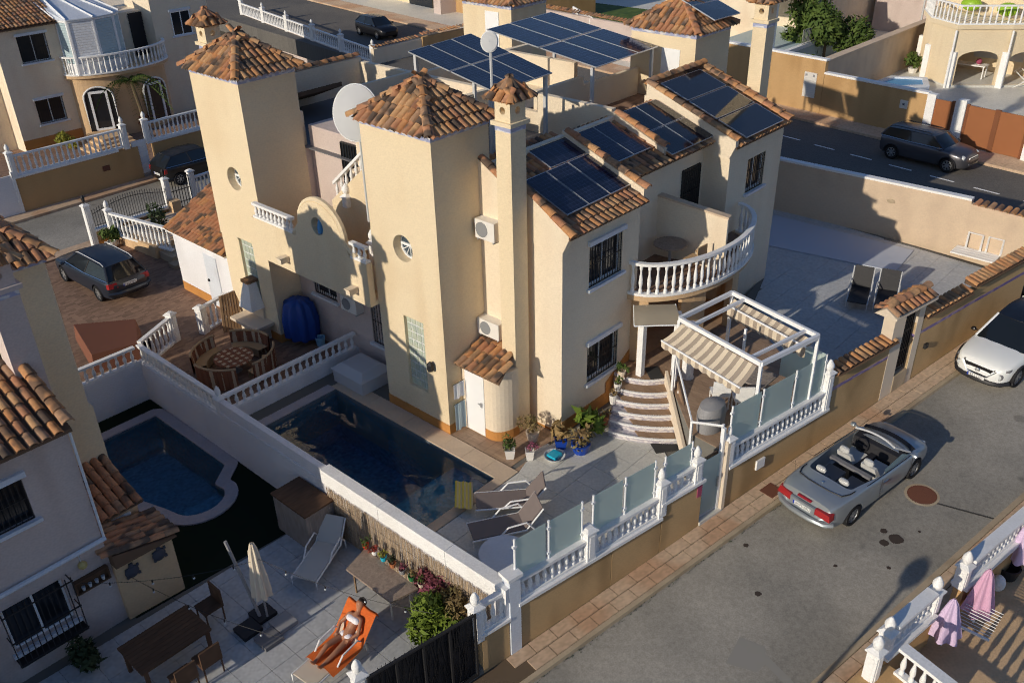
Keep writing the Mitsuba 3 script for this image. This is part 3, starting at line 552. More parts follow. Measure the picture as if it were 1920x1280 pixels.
r1 = part(H1, 'roof', B().mesh(wall_prism([(-2.66, rz(-2.66)-.06), (-2.66, rz(-2.66)), (.3, rz(.3)), (.3, rz(.3)-.06)], 2.0, 5.4)).mesh(wall_prism([(-1.85, rz(-1.85)-.06), (-1.85, rz(-1.85)), (.3, rz(.3)), (.3, rz(.3)-.06)], 5.4, 7.7)), 'roofpan')
vs = np.array([0, -1, -RS]); 
tile_roof(r1, (2.16, .3, rz(.3)), (1, 0, 0), vs, 3.12, 3.2, up0=.01); tile_roof(r1, (5.45, .3, rz(.3)), (1, 0, 0), vs, 2.2, 2.32, up0=.01)
chimney(H1, 1.26, -1.42, 1.80, -.93, -.1, 8.62)
part(H1, 'corner_pilaster', B().box(1.26, -1.1, -.1, 2.0, -.95, 6.0), 'cream')
part(H1, 'plinth', B().box(2.0, -2.425, 0, 5.3, -2.41, .42).box(1.985, -2.425, 0, 2.0, -1.1, .05), 'ochre')
part(H1, 'stair_plinth', B().raw([(4.0, -2.43, .3), (5.34, -2.43, 1.1), (5.34, -2.43, 1.5), (4.0, -2.43, .75), (4.0, -2.41, .3), (5.34, -2.41, 1.1), (5.34, -2.41, 1.5), (4.0, -2.41, .75)], [(0, 1, 2, 3), (3, 2, 6, 7)]), 'ochre')
# lean-to shed with white door
sh = part(H1, 'shed', B().prism([(.56, 0.0), (.56, -1.05)]+[(.56+.62*(1-math.cos(t)), -1.05-.42*math.sin(t)) for t in np.linspace(0, PI/2, 8)][1:]+[(1.3, -1.47), (1.6, 0)], -.1, 2.18), 'pale')
part(sh, 'plinth', B().prism([(.55, -.86), (.55, -1.05)]+[(.55+.63*(1-math.cos(t)), -1.05-.43*math.sin(t)) for t in np.linspace(0, PI/2, 8)][1:]+[(1.3, -1.47), (1.3, -.9)], -.02, .3), 'ochre')
dd = part(H1, 'shed_door', B().box(.535, -.86, .04, .57, -.15, 2.0), 'whitemetal'); part(dd, 'handle', B().box(.50, -.80, .98, .535, -.74, 1.12).box(.49, -.80, 1.06, .51, -.66, 1.085), 'steel')
sr_ = part(H1, 'shed_roof', B().raw([(1.58, 0.02, 2.62), (1.58, -1.2, 2.62), (.34, -1.65, 2.2), (.34, .0, 2.2), (1.58, 0.02, 2.56), (1.58, -1.2, 2.56), (.34, -1.65, 2.14), (.34, .0, 2.14)], [(0, 3, 2, 1), (4, 5, 6, 7), (2, 3, 7, 6), (1, 2, 6, 5), (3, 0, 4, 7)]), 'roofpan')
tile_roof(sr_, (1.5, -1.58, 2.60), (0, 1, 0), (-1.24, 0, -.42), 1.55, 1.25, row=.36, poly=sg.Polygon([(.4, -.3), (1.6, -.3), (1.6, 1.6), (-.2, 1.6)]))
# solarium on the flat roof
part(H1, 'solarium_floor', B().box(1.96, .31, 6.2, 7.62, 5.3, 6.24), 'midgrey')
part(H1, 'solarium_wall', B().box(7.6, .3, 6.2, 7.8, 3.2, 7.5).box(7.6, 3.2, 6.2, 7.8, 5.3, 6.9).box(4.2, 3.4, 6.2, 4.4, 5.3, 7.5).box(1.95, 5.2, 6.2, 7.6, 5.4, 7.35).box(2.0, 2.57, 6.2, 2.2, 5.2, 7.3).box(2.0, .18, 6.2, 7.6, .34, 7.3), 'pale')
# ------------------------------------------------ right unit on the street side
H2 = thing('house', 'street-side house unit on the right with black solar panels on its tiled roof', 'house')
gb = wall_prism([(-2.41, -.1), (-2.41, 6.33), (.6, rz(.6, 6.35)-.02), (.6, -.1)], 10.07, 13.47)
wf = (11.25, 12.4, 4.42, 5.55); gb = gb-Manifold.cube((wf[1]-wf[0], .4, wf[3]-wf[2])).translate((wf[0], -2.5, wf[2]))
part(H2, 'wall', B().mesh(Manifold.cube((6.17, 6.23, 6.3)).translate((7.71, -.93, -.1))+Manifold.cube((2.38, .7, 3.0)).translate((7.71, -1.5, 3.3))), 'pale')
fb2 = part(H2, 'front_block', B().mesh(gb), 'pale'); window(H2, fx(0, -2.41), *wf, box=False, name='window')
r2 = part(H2, 'roof', B().mesh(wall_prism([(-2.62, rz(-2.62, 6.35)-.06), (-2.62, rz(-2.62, 6.35)), (.7, rz(.7, 6.35)), (.7, rz(.7, 6.35)-.06)], 10.05, 13.5)).mesh(wall_prism([(-1.85, rz(-1.85)-.06), (-1.85, rz(-1.85)), (.3, rz(.3)), (.3, rz(.3)-.06)], 7.75, 10.05)), 'roofpan')
part(H2, 'gable_verge', B().mesh(wall_prism([(-2.42, 5.9), (-2.6, 6.3), (-2.6, 6.48), (.7, 7.72), (.7, 5.9)], 9.98, 10.16)), 'pale')
tile_roof(r2, (10.16, .7, rz(.7, 6.35)), (1, 0, 0), vs, 3.3, 3.56, up0=.01); tile_roof(r2, (7.8, .3, rz(.3)), (1, 0, 0), vs, 2.15, 2.32, up0=.01)
for x in (13.42, 13.28): ridge(H2, (x, .75, 7.66), (x, -2.64, 6.40), .36, 'verge_tile')
ridge(H2, (10.07, .75, 7.74), (10.07, -2.62, 6.5), .36, 'verge_tile'); ridge(H2, (10.1, .75, 7.72), (13.4, .75, 7.72), .36, 'roof_ridge')
chimney(H2, 13.55, -1.35, 14.1, -.86, -.1, 9.05)
part(H2, 'side_wall', B().box(13.46, -.93, -.1, 13.86, .3, 6.9), 'pale')
tower(H2, 13.49, 1.17, 15.7, 3.8, -.1, 8.42, joined=True)
part(H2, 'stair_door', B().box(13.45, 1.75, 6.5, 13.47, 2.5, 8.0), 'whitemetal')
part(H2, 'solarium_floor', B().box(7.8, .31, 6.2, 13.6, 5.3, 6.25), 'brick_paving')
part(H2, 'solarium_wall', B().box(8.9, .2, 6.2, 9.0, 3.4, 6.75).box(7.81, 3.4, 6.2, 10.2, 3.55, 7.5).box(10.2, 3.4, 6.2, 13.4, 3.55, 7.2).box(8.0, .2, 6.2, 10.1, .34, 7.25).box(10.1, .72, 6.2, 13.4, .85, 7.3), 'pale')
# front terrace with balcony shared by the two units
def el(cx, cy, rx, ry, a0, a1, n): return [(cx+rx*math.cos(t), cy+ry*math.sin(t)) for t in np.linspace(a0, a1, n)]
bay = el(7.85, -2.3, 2.72, 1.42, PI, 2*PI, 29)
bw = Manifold.extrude(m3.CrossSection([np.array(bay+[(10.57, -1.4), (5.3, -1.4)], float)]), 4.2).translate((0, 0, -.9))
bw = bw-Manifold.extrude(m3.CrossSection([np.array(el(7.85, -2.3, 2.5, 1.2, PI, 2*PI, 25)+[(10.3, -1.45), (5.37, -1.45)], float)]), 2.75).translate((0, 0, 1.0))
for ang, wd, zt in ((math.radians(-142), 1.02, 3.0), (math.radians(-88), 1.6, 2.9)):
    c = np.array([7.85+2.6*math.cos(ang), -2.3+1.3*math.sin(ang)]); tg = np.array([-2.6*math.sin(ang), 1.3*math.cos(ang)]); a = math.degrees(math.atan2(tg[1], tg[0]))
    bw = bw-Manifold.cube((wd, 1.0, zt-1.0), True).rotate((0, 0, a)).translate((c[0], c[1], (zt+1.02)/2))
part(H1, 'entrance_bay', B().mesh(bw), 'tan_light' if False else 'ochrepale')
slab = B().prism(el(7.9, -2.3, 3.0, 1.72, PI, 2*PI, 33)+[(10.07, -2.3), (10.07, -1.4), (5.36, -1.4), (5.36, -2.3)], 3.14, 3.3)
part(H1, 'balcony_slab', slab, 'ochrepale')
part(H1, 'balcony_floor', B().prism(el(7.9, -2.3, 2.75, 1.5, PI, 2*PI, 33)+[(10.07, -2.3), (10.07, -1.5), (5.36, -1.5), (5.36, -2.3)], 3.3, 3.312), 'brick_paving')
balustrade('balcony_balustrade', 'white curved balustrade around the shared first floor balcony', el(7.9, -2.36, 2.9, 1.62, PI+.02, 2*PI-.1, 41), 3.3, 1.0, step=.235)
dv = B(); q = np.array([(7.62, -1.5), (7.78, -1.5), (8.06, -3.68), (7.9, -3.72)])
part(H1, 'balcony_divider', B().hexa([(x, y, 3.3) for x, y in q[[3, 2, 1, 0]]], [(x, y, 4.95 if y < -2 else 5.2) for x, y in q[[3, 2, 1, 0]]]), 'pale'); part(H1, 'divider_coping', B().hexa([(x, y, 4.951 if y < -2 else 5.201) for x, y in ((7.86, -3.76), (8.1, -3.72), (7.82, -1.5), (7.58, -1.5))], [(x, y, 5.01 if y < -2 else 5.26) for x, y in ((7.86, -3.76), (8.1, -3.72), (7.82, -1.5), (7.58, -1.5))]), 'coping')
tdw = part(H2, 'terrace_door', B().box(8.85, -1.53, 3.32, 9.85, -1.50, 5.65), 'glassdark'); g = B(); bars(g, 8.87, 9.83, 3.34, 5.63, .06, fx(0, -1.5), 9, .012, 3); part(tdw, 'grille', g, 'iron')
# ------------------------------------------------ far-left unit
H3 = thing('house', 'house unit with the far-left cream tower behind the rear yard', 'house')
tower(H3, 0, 8.03, 1.95, 10.62, -.1, 8.58, blocks=(8.82, 9.62, 1.05, 3.4), rwin=(9.15, 5.5, .38))
chimney(H3, 1.26, 11.55, 1.8, 12.05, -.1, 8.85)
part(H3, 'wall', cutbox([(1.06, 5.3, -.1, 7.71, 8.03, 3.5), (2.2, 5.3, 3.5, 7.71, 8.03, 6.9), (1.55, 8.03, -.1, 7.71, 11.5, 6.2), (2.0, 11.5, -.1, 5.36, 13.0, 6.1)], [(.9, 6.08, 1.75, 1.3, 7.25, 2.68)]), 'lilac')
part(H3, 'roof_parapet', B().box(2.0, 8.2, 6.2, 2.2, 12.2, 7.3).box(2.2, 12.0, 6.2, 7.7, 12.2, 7.45).box(7.6, 5.4, 6.2, 7.8, 12.0, 7.3).box(5.2, 9.2, 6.2, 7.6, 9.35, 7.3), 'pale')
part(H3, 'solarium_floor', B().box(2.0, 5.4, 6.2, 7.6, 12.0, 6.23), 'midgrey')
r3 = part(H3, 'roof', B().mesh(wall_prism([(13.3, 6.0), (13.3, 6.1), (10.3, 7.25), (10.3, 7.1)], 2.0, 5.4)), 'roofpan'); ridge(H3, (2.1, 12.1, 7.5), (7.6, 12.1, 7.5), .36, 'ridge_tile')
w3 = window(H3, fy(1.06, 0), 6.08, 7.25, 1.75, 2.68, box=False, mull=1)
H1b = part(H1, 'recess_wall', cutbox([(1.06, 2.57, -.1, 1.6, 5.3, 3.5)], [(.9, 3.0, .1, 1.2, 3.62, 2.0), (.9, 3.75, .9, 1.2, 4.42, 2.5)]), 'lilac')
window(H1, fy(1.06, 0), 3.76, 4.41, .92, 2.48, box=False, mull=0); d_ = part(H1, 'rear_door', B().box(1.1, 3.02, .08, 1.14, 3.60, 1.98), 'sillwhite'); part(d_, 'handle', B().box(1.05, 3.5, 1.0, 1.10, 3.54, 1.06), 'steel')
part(H1, 'terrace_wall', B().box(2.2, 2.57, 3.5, 2.3, 5.3, 6.6), 'cream')
tw = part(H3, 'terrace_door', B().box(2.15, 5.6, 4.6, 2.2, 6.4, 6.7), 'glassdark'); g = B(); bars(g, 5.62, 6.38, 4.62, 6.68, .03, fy(2.15, 0), 6, .012, 2); part(tw, 'grille', g, 'iron')
# parapet between the towers, with arch and niche
pts = [(2.57, 3.45), (8.03, 3.45), (8.03, 4.62), (5.75, 4.62), (5.68, 4.95)]+[(4.55+1.02*math.cos(t), 4.95+.98*math.sin(t)) for t in np.linspace(.12, PI-.12, 13)]+[(3.42, 4.95), (3.3, 4.62), (2.57, 4.62)]
pw = wall_prism(pts, -.32, -.12)-disc_hole('x', (4.62, 5.2), .27, -1, 1).scale((1, 1, 1))
pp = part(H3, 'balcony_parapet', B().mesh(pw).box(-.32, 2.58, 3.30, 1.1, 8.02, 3.45), 'cream')
arc = [(4.55+1.02*math.cos(t), 4.95+.98*math.sin(t)) for t in np.linspace(-.02, PI+.02, 15)]
part(pp, 'arch_coping', B().tube([(-.22, y, z+.03) for y, z in [(5.9, 4.62)]+arc+[(3.1, 4.62)]], .10, 6), 'cream')
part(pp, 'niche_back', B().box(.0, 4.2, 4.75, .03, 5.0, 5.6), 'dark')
for i, (a, b_) in enumerate(((5.95, 7.95), (2.6, 3.28))): balustrade('terrace_balustrade', ('short white balustrade on the parapet beside the far-left tower', 'short white balustrade on the parapet beside the near tower')[i], [(-.22, a), (-.22, b_)], 4.62, .48, step=.2)
for i, (y, z) in enumerate(((4.05, 3.5), (4.9, 5.35))): pillar('terrace_pillar', ('white pillar with ball finial on the upper terrace by the near tower', 'white ball finial post at the foot of the terrace stair rail')[i], (.35+i*.6, y-1.0+i*.9), z, z+1.5-i*1.1, .2, ang=0)
b = B(); b.hexa([(1.0, 5.6, 3.5), (1.2, 5.6, 3.5), (1.2, 3.2, 3.5), (1.0, 3.2, 3.5)][::-1], [(1.0, 5.6, 5.35), (1.2, 5.6, 5.35), (1.2, 3.2, 7.3), (1.0, 3.2, 7.3)][::-1]); part(H3, 'stair_wall', b, 'cream')
sw_ = thing('stair_rail', 'white sloping balustrade of the roof stair between the two towers', 'balustrade')
part(sw_, 'top_rail', B().hexa([(1.02, 5.5, 5.85), (1.2, 5.5, 5.85), (1.2, 3.2, 7.72), (1.02, 3.2, 7.72)][::-1], [(1.02, 5.5, 5.95), (1.2, 5.5, 5.95), (1.2, 3.2, 7.82), (1.02, 3.2, 7.82)][::-1]), 'white')
for i in range(9):
    y = 5.4-i*.25; M = np.diag([.9, .9, .8, 1.]); M[:3, 3] = (1.1, y, 5.43+(5.5-y)*.813); k = uniq(sw_+'__baluster'); scene[k] = {**place(BAL, M), 'bsdf': {'type': 'ref', 'id': 'm_white'}}
for y in (6.38, 3.15): part(pp, 'beam_end', B().box(-.62, y-.09, 3.62, -.32, y+.09, 3.78).box(-.66, y-.11, 3.78, -.32, y+.11, 3.81), 'pale')
# far-right rear unit: only its stair tower shows
H4 = thing('house', 'rear right house unit whose tiled tower with a white door rises behind the panels', 'house')
tower(H4, 13.79, 9.9, 15.9, 12.58, -.1, 8.45, joined=True); part(H4, 'stair_door', B().box(13.73, 10.55, 6.5, 13.76, 11.3, 8.3), 'whitemetal'); part(H4, 'wall', B().box(7.9, 5.3, -.1, 13.9, 12.0, 6.2).box(7.81, 8.8, 6.2, 13.8, 9.0, 7.3).box(12.2, 5.4, 6.2, 12.4, 9, 7.3), 'pale')
# ---------------------------------------------------------------- boundary of the front plot
def wbase(parent, name, s0, s1, ztp, m, n0=-.20, n1=0.0, zb=None):
    b = B(); k = max(1, int((s1-s0)/2))
    for i in range(k): pass
    bt = [W(s, n, (zb if zb is not None else zroad(s)-.2)) for s, n in ((s0, n1), (s1, n1), (s1, n0), (s0, n0))]
    tp = [W(s, n, ztp) for s, n in ((s0, n1), (s1, n1), (s1, n0), (s0, n0))]
    return part(parent, name, b.hexa(bt, tp), m)
fw_ = thing('front_wall', 'tan rendered garden wall with white coping below the left glass screens along the footway', 'wall')
wbase(fw_, 'panel', .16, 2.86, .285, 'tan'); wbase(fw_, 'panel', 2.875, 4.48, .285, 'tan', -.2, .006)
for a, b_ in ((.1, 2.3), (2.3, 4.5)): wbase(fw_, 'coping', a+.002, b_-.002, .37, 'white', -.25, .055, .285)
fw2 = thing('front_wall', 'tan rendered garden wall section just left of the glass gate', 'wall')
wbase(fw2, 'panel', 4.5, 5.9, .72, 'tan', -.2, .01); wbase(fw2, 'coping', 4.44, 5.98, .80, 'white', -.25, .06, .72)
fw3 = thing('front_wall', 'tan rendered garden wall between the glass gate and the tiled wall, beside the convertible', 'wall')
wbase(fw3, 'panel', 6.82, 11.08, .64, 'tan'); wbase(fw3, 'coping', 6.86, 11.02, .72, 'white', -.25, .055, .64); wbase(fw3, 'gate_jamb', 6.72, 6.84, 1.55, 'beige', -.2, .03)
mb_ = thing('meter_box', 'white meter box on the tan wall beside the convertible', 'meter box'); part(mb_, 'door', B().box(8.0, -.05, .05, 8.33, 0.0, .34, WM @ np.diag([1, 1, 1, 1.])), 'white') 
cp = thing('pillar', 'tall white corner post where dividing wall meets street wall', 'pillar')
part(cp, 'shaft', B().box(-.14, -.03, -1.3, .15, .24, 1.15, WM), 'sillwhite'); part(cp, 'cap', B().box(-.19, -.07, 1.15, .2, .29, 1.24, WM), 'white')
bl = []
for (lab, a, b_, z, h) in (('white balustrade of the street wall next to the corner post', .2, 2.06, .37, .62), ('white balustrade of the street wall between the plain pillar and ball pillars', 2.36, 4.36, .37, .62), ('short white balustrade beside the glass gate', 4.66, 5.58, .80, .52), ('white balustrade of the street wall above the convertible', 6.98, 10.78, .72, .60)):
    balustrade('street_balustrade', lab, [W(a, -.1), W(b_, -.1)], z, h, step=.205, rail=.10)
pillar('pillar', 'plain flat-topped white pillar in the middle of the left street balustrade', W(2.2, -.1), .37, 1.28, .27, ball=False)
pillar('pillar', 'white pillar with ball finial, the farther one left of the glass gate', W(4.5, -.1), .37, 1.46, .25)
pillar('pillar', 'white pillar with ball finial directly left of the glass gate', W(5.72, -.1), .80, 1.53, .25)
pillar('pillar', 'white pillar with ball finial directly right of the glass gate', W(6.9, -.1), .72, 1.62, .24, ballh=.2)
pillar('pillar', 'white pillar with ball finial at the end of the street balustrade before the tiled wall', W(10.9, -.1), .64, 1.95, .25, ballh=.42)
def screen(label, a, b_, z0, z1, n=-.14, ends=(1, 1)):
    t = thing('glass_screen', label, 'glass screen'); part(t, 'pane', B().box(a+.05, -n-.006, z0, b_-.05, -n+.006, z1, WM), 'frosted')
    for e, s in zip(ends, (a+.02, b_-.02)):
        if e: 
            q = W(s, n); p = part(t, 'post', B().tube([(q[0], q[1], z0-.25), (q[0], q[1], z1+.03)], .026, 8), 'whitemetal', 40)
            cl = B()
            for z in (z0+.15, z1-.18): cl.box(s-.05, -n-.03, z-.03, s+.05, -n+.03, z+.03, WM)
            part(t, 'clamp', cl, 'whitemetal', kind='stuff')
for i, (a, b_, z1) in enumerate(((.12, 1.03, 2.03), (1.05, 2.05, 2.03), (2.34, 3.31, 2.04), (3.33, 4.33, 2.04), (4.62, 5.58, 2.0), (6.93, 8.1, 2.42), (8.12, 9.42, 2.43), (9.44, 10.75, 2.45))):
    nm = ('first', 'second', 'third', 'fourth', 'fifth')
    screen(('frosted glass screen, %s counted from the corner post' % nm[i]) if i < 5 else 'frosted glass screen right of the gate, %s from the gate' % ('nearest', 'middle', 'farthest')[i-5], a, b_, 1.0 if i < 4 else (1.32 if i == 4 else 1.3), z1, ends=(1, 1 if i in (1, 3, 4, 7) else 0))
t = thing('glass_screen', 'frosted glass screen running back from the street at the end of the porch', 'glass screen')
q0, q1 = W(10.85, -.2), W(10.7, -1.5); part(t, 'pane', B().hexa([(q0[0], q0[1], 1.2), (q1[0], q1[1], 1.2), (q1[0]+.012, q1[1], 1.2), (q0[0]+.012, q0[1], 1.2)][::-1], [(q0[0], q0[1], 2.4), (q1[0], q1[1], 2.4), (q1[0]+.012, q1[1], 2.4), (q0[0]+.012, q0[1], 2.4)][::-1]), 'frosted')
gt_ = thing('glass_gate', 'tall frosted glass pedestrian gate with white posts in the street wall', 'gate')
part(gt_, 'pane', B().box(6.0, .10, -.5, 6.62, .115, 1.22, WM), 'frosted'); part(gt_, 'post', B().box(6.62, .06, -.6, 6.70, .16, 1.95, WM), 'whitemetal'); part(gt_, 'frame', B().box(5.97, .09, -.56, 6.62, .125, -.5, WM).box(5.95, .09, -.56, 6.0, .125, 1.25, WM), 'lightgrey')
part(gt_, 'threshold', B().box(5.9, -.05, -1.0, 6.74, .3, -.58, WM), 'tilegrey'); part(gt_, 'handle', B().box(6.56, .05, .2, 6.6, .1, .5, WM), 'steel')
lb = thing('letter_plate', 'dark red plate on the wall beside the glass gate', 'plate'); part(lb, 'plate', B().box(5.72, -.03, .32, 5.88, -.01, .66, WM), 'pinkdark')
# dividing wall with the neighbour, reed screen
dw = thing('dividing_wall', 'long white wall between the two pool yards', 'wall')
part(dw, 'panel', B().box(-4.06, -5.85, -1.3, -3.84, 5.2, .56), 'whitewall'); part(dw, 'panel', B().box(-4.06, 5.2, -1.3, -3.84, 10.0, .42), 'whitewall')
yy = [-5.9, -4.05, -1.75, .45]; 
for a, b_ in zip(yy, yy[1:]): part(dw, 'coping', B().box(-4.10, a+.006, .56, -3.80, b_-.006, .97), 'white')
part(dw, 'coping', B().box(-4.04, .45, .56, -3.86, 5.2, .93), 'whitewall')
rs = thing('reed_screen', 'brown reed screen fixed along the white dividing wall', 'reed screen')
b = B()
for i in range(400):
    y = -5.45+i*.0143+R.uniform(-.004, .004); x = -4.10-R.uniform(.0, .03); b.box(x-.006, y-.005, -.93, x, y+.005, .50+R.uniform(-.05, .05))
part(rs, 'reeds', b, 'reed', kind='stuff'); part(rs, 'wire', B().tube([(-4.13, -5.4, .2), (-4.13, .25, .2)], .004, 4).tube([(-4.13, -5.4, -.4), (-4.13, .25, -.4)], .004, 4), 'iron')
balustrade('yard_balustrade', 'white balustrade on the dividing wall beside the rattan table', [(-3.95, 5.35), (-3.95, 9.9)], .42, .6, step=.22)
dw2 = thing('dividing_wall', 'low white wall with balustrade between front pool and rattan table yard', 'wall'); part(dw2, 'panel', B().box(-3.84, 5.24, -.3, 1.06, 5.42, .40), 'whitewall')
balustrade('yard_balustrade', 'white balustrade at the far end of the front pool', [(-3.78, 5.33), (1.0, 5.33)], .40, .56, step=.25)
pillar('pillar', 'small white ball post where the pool balustrades meet', (-3.95, 5.3), .42, 1.05, .2, ang=0, ballh=.28, panel=False)
nw_ = thing('dividing_wall', 'white rear wall behind the neighbour pool', 'wall'); part(nw_, 'panel', B().box(-12, 9.8, -1.3, -4.06, 9.98, .42), 'whitewall')
balustrade('yard_balustrade', 'white balustrade on the rear wall of the neighbour pool yard', [(-11.8, 9.9), (-4.1, 9.9)], .42, .58, step=.25)
balustrade('yard_balustrade', 'white balustrade end beside the dark hedge in the rear yard', [(-3.8, 10.15), (-2.35, 10.9)], .0, .95, step=.22); pillar('pillar', 'white post with lantern beside the dark hedge in the rear yard', (-2.25, 10.95), 0, 1.1, .24, ball=False, ang=.4)
balustrade('yard_balustrade', 'white balustrade end behind the leaning wooden pallets', [(-1.2, 10.75), (-.05, 11.0)], .0, .95, step=.22); pillar('pillar', 'white post with lantern behind the leaning wooden pallets', (-1.3, 10.7), 0, 1.05, .26, ball=False, ang=.3)
# steps up to the porch
stp = thing('entrance_steps', 'curved wood-look steps with tiled risers climbing to the front door', 'steps')
SL = [(2.81, -3.44), (3.06, -3.30), (3.32, -3.2), (3.60, -3.12), (3.90, -3.04), (4.30, -2.95)]; SR = [(3.75, -5.14), (3.97, -4.90), (4.2, -4.66), (4.43, -4.42), (4.66, -4.18), (5.0, -3.86)]
def sarc(i, k=12, ex=0.):
    a, c = np.array(SL[i]), np.array(SR[i]); d = c-a; nrm = np.array([d[1], -d[0]])/np.linalg.norm(d); return [tuple(a+d*t-nrm*(-.13-ex)*4*t*(1-t)*1.0) for t in np.linspace(0, 1, k)]
back = [(5.3, -3.8), (5.3, -2.45), (4.4, -2.42)]
for i in range(6):
    A = sarc(i); z = .17*(i+1); pl = sg.Polygon(A+back).buffer(0)
    part(stp, 'riser', B().prism(pl, -.1 if i == 0 else .17*i-.03, z-.035), 'risertile')
    nx = sarc(i+1) if i < 5 else None; nz = sg.Polygon([(x, y) for x, y in A]+back).buffer(.015)
    tr = nz.difference(sg.Polygon(nx+back).buffer(-.03)) if nx else nz
    part(stp, 'nosing', B().prism(sg.LineString(A).buffer(.028, cap_style=2), z-.037, z+.004), 'white')
    n = 0
    for x in np.arange(2.2, 5.6, .16):
        P = sg.Polygon([(x, -6), (x+.155, -6), (x+.155+2.2, -2), (x+2.2, -2)]); c = tr.intersection(P)
        for g_ in getattr(c, 'geoms', [c]):
            if g_.geom_type == 'Polygon' and g_.area > .006: part(stp, 'tread_plank', B().prism(g_, z-.036, z+R.uniform(-.001, .0015)), 'stepwood')
# porch
pf = sg.Polygon([(5.02, -3.9), (3.15, -5.83), W(6.95, -.2)[:2], W(10.85, -.2)[:2], (10.4, -3.0), (5.3, -2.6)])
po = struct('porch', B().prism(pf, -.3, 1.0), 'tilejoint', 'raised porch floor under the white pergola')
for i in range(28):
    x = 1.0+i*.3; P = sg.Polygon([(x, -8.5), (x+.293, -8.5), (x+.293+4.6, -2), (x+4.6, -2)]); c = pf.intersection(P)
    for g_ in getattr(c, 'geoms', [c]):
        if g_.geom_type == 'Polygon' and g_.area > .03: part(po, 'floor_plank', B().prism(g_, 1.0, 1.018+R.uniform(-.001, .001)), 'deckwood')
sb = thing('stair_parapet', 'beige stone-clad parapet beside the entrance steps', 'parapet')
d = np.array([5.0-3.12, -3.78+5.72]); d /= np.linalg.norm(d); q = np.array([-d[1], d[0]])*.05
def seg2(p0, p1, w, z00, z01, z10, z11):
    a, b_ = np.array(p0, float), np.array(p1, float); dd = (b_-a)/np.linalg.norm(b_-a); q = np.array([-dd[1], dd[0]])*w
    return B().hexa([(*(a-q), z00), (*(b_-q), z10), (*(b_+q), z10), (*(a+q), z00)], [(*(a-q), z01), (*(b_-q), z11), (*(b_+q), z11), (*(a+q), z01)])
part(sb, 'panel', seg2((3.05, -5.80), (4.95, -3.86), .04, 0, .42, .6, 1.3), 'beige'); 
ps = thing('plant_shelf', 'wooden shelf box with ornaments behind the stair parapet', 'shelf')
part(ps, 'back_board', seg2((3.2, -5.95), (5.05, -4.05), .02, .2, .62, 1.0, 1.42), 'stepwood'); part(ps, 'shelf_board', seg2((3.16, -5.90), (5.0, -3.98), .1, .36, .39, 1.1, 1.13), 'stepwood')
part(ps, 'front_board', B().box(6.0, .42, .0, 6.9, .45, .55, WM).box(6.0, .42, .62, 6.9, .45, .95, WM), 'deckwood')
for i in range(7):
    t_ = i/6; p = np.array([3.3, -5.78])+t_*np.array([1.5, 1.55]); z = .42+.68*t_
    t = thing('ornament', ('small red ornament', 'small green toy ornament', 'small purple ornament', 'small orange ornament', 'dark little pot', 'tiny white figure', 'brown small basket')[i]+' on the stair shelf', 'ornament', None)
    part(t, 'body', B().lathe([(.03, 0), (.06, .03), (.05, .09), (.02, .14)], (p[0]+.05, p[1]-.05, z), 8), ('red', 'green', 'purplebit', 'terracotta', 'dark', 'white', 'darkwood')[i], 40)
tr_ = thing('porch_railing', 'white tube railing frame along the steps and shelf', 'railing')
P1, P2, P3 = np.array([4.5, -4.36]), np.array([2.98, -5.93]), W(6.76, -.22)[:2]
b = B()
for p, z0, z1 in ((P1, 1.0, 2.55), (P2, 0.0, 1.55), (P3, -.1, 1.95)): b.box(p[0]-.03, p[1]-.03, z0, p[0]+.03, p[1]+.03, z1)
part(tr_, 'posts', b, 'whitemetal', kind='stuff'); part(tr_, 'rail', B().tube([(*P1, 2.3), (*P2, 1.52)], .03, 5).tube([(*P2, 1.52), (*P3, 1.9)], .035, 5), 'whitemetal')
# pergola
pg = thing('pergola', 'white metal pergola frame over the porch with rolled awnings', 'pergola')
PC = [np.array(c+(3.25,)) for c in ((4.0, -7.12), (6.18, -7.57), (6.95, -4.6), (4.7, -4.3))]
def beam(p0, p1, w=.045, h=.06):
    p0, p1 = np.array(p0, float), np.array(p1, float); d = p1-p0; d2 = d[:2]/np.linalg.norm(d[:2]); q = np.array([-d2[1], d2[0], 0])*w; u = np.array([0, 0, h])
    return B().hexa([p0-q-u, p1-q-u, p1+q-u, p0+q-u], [p0-q+u, p1-q+u, p1+q+u, p0+q+u])
for i in range(4): part(pg, 'beam', beam(PC[i], PC[(i+1) % 4]), 'whitemetal')
for t_ in (.13, .84): part(pg, 'cross_beam', beam(PC[0]+(PC[3]-PC[0])*t_+[0, 0, -.01], PC[1]+(PC[2]-PC[1])*t_+[0, 0, -.01], .035, .045), 'whitemetal')
for i, c in enumerate(PC): part(pg, 'post', B().box(c[0]-.04, c[1]-.04, 1.0, c[0]+.04, c[1]+.04, 3.2), 'whitemetal')
part(pg, 'inner_post', B().box(5.55, -5.85, 1.0, 5.61, -5.79, 3.1), 'whitemetal')
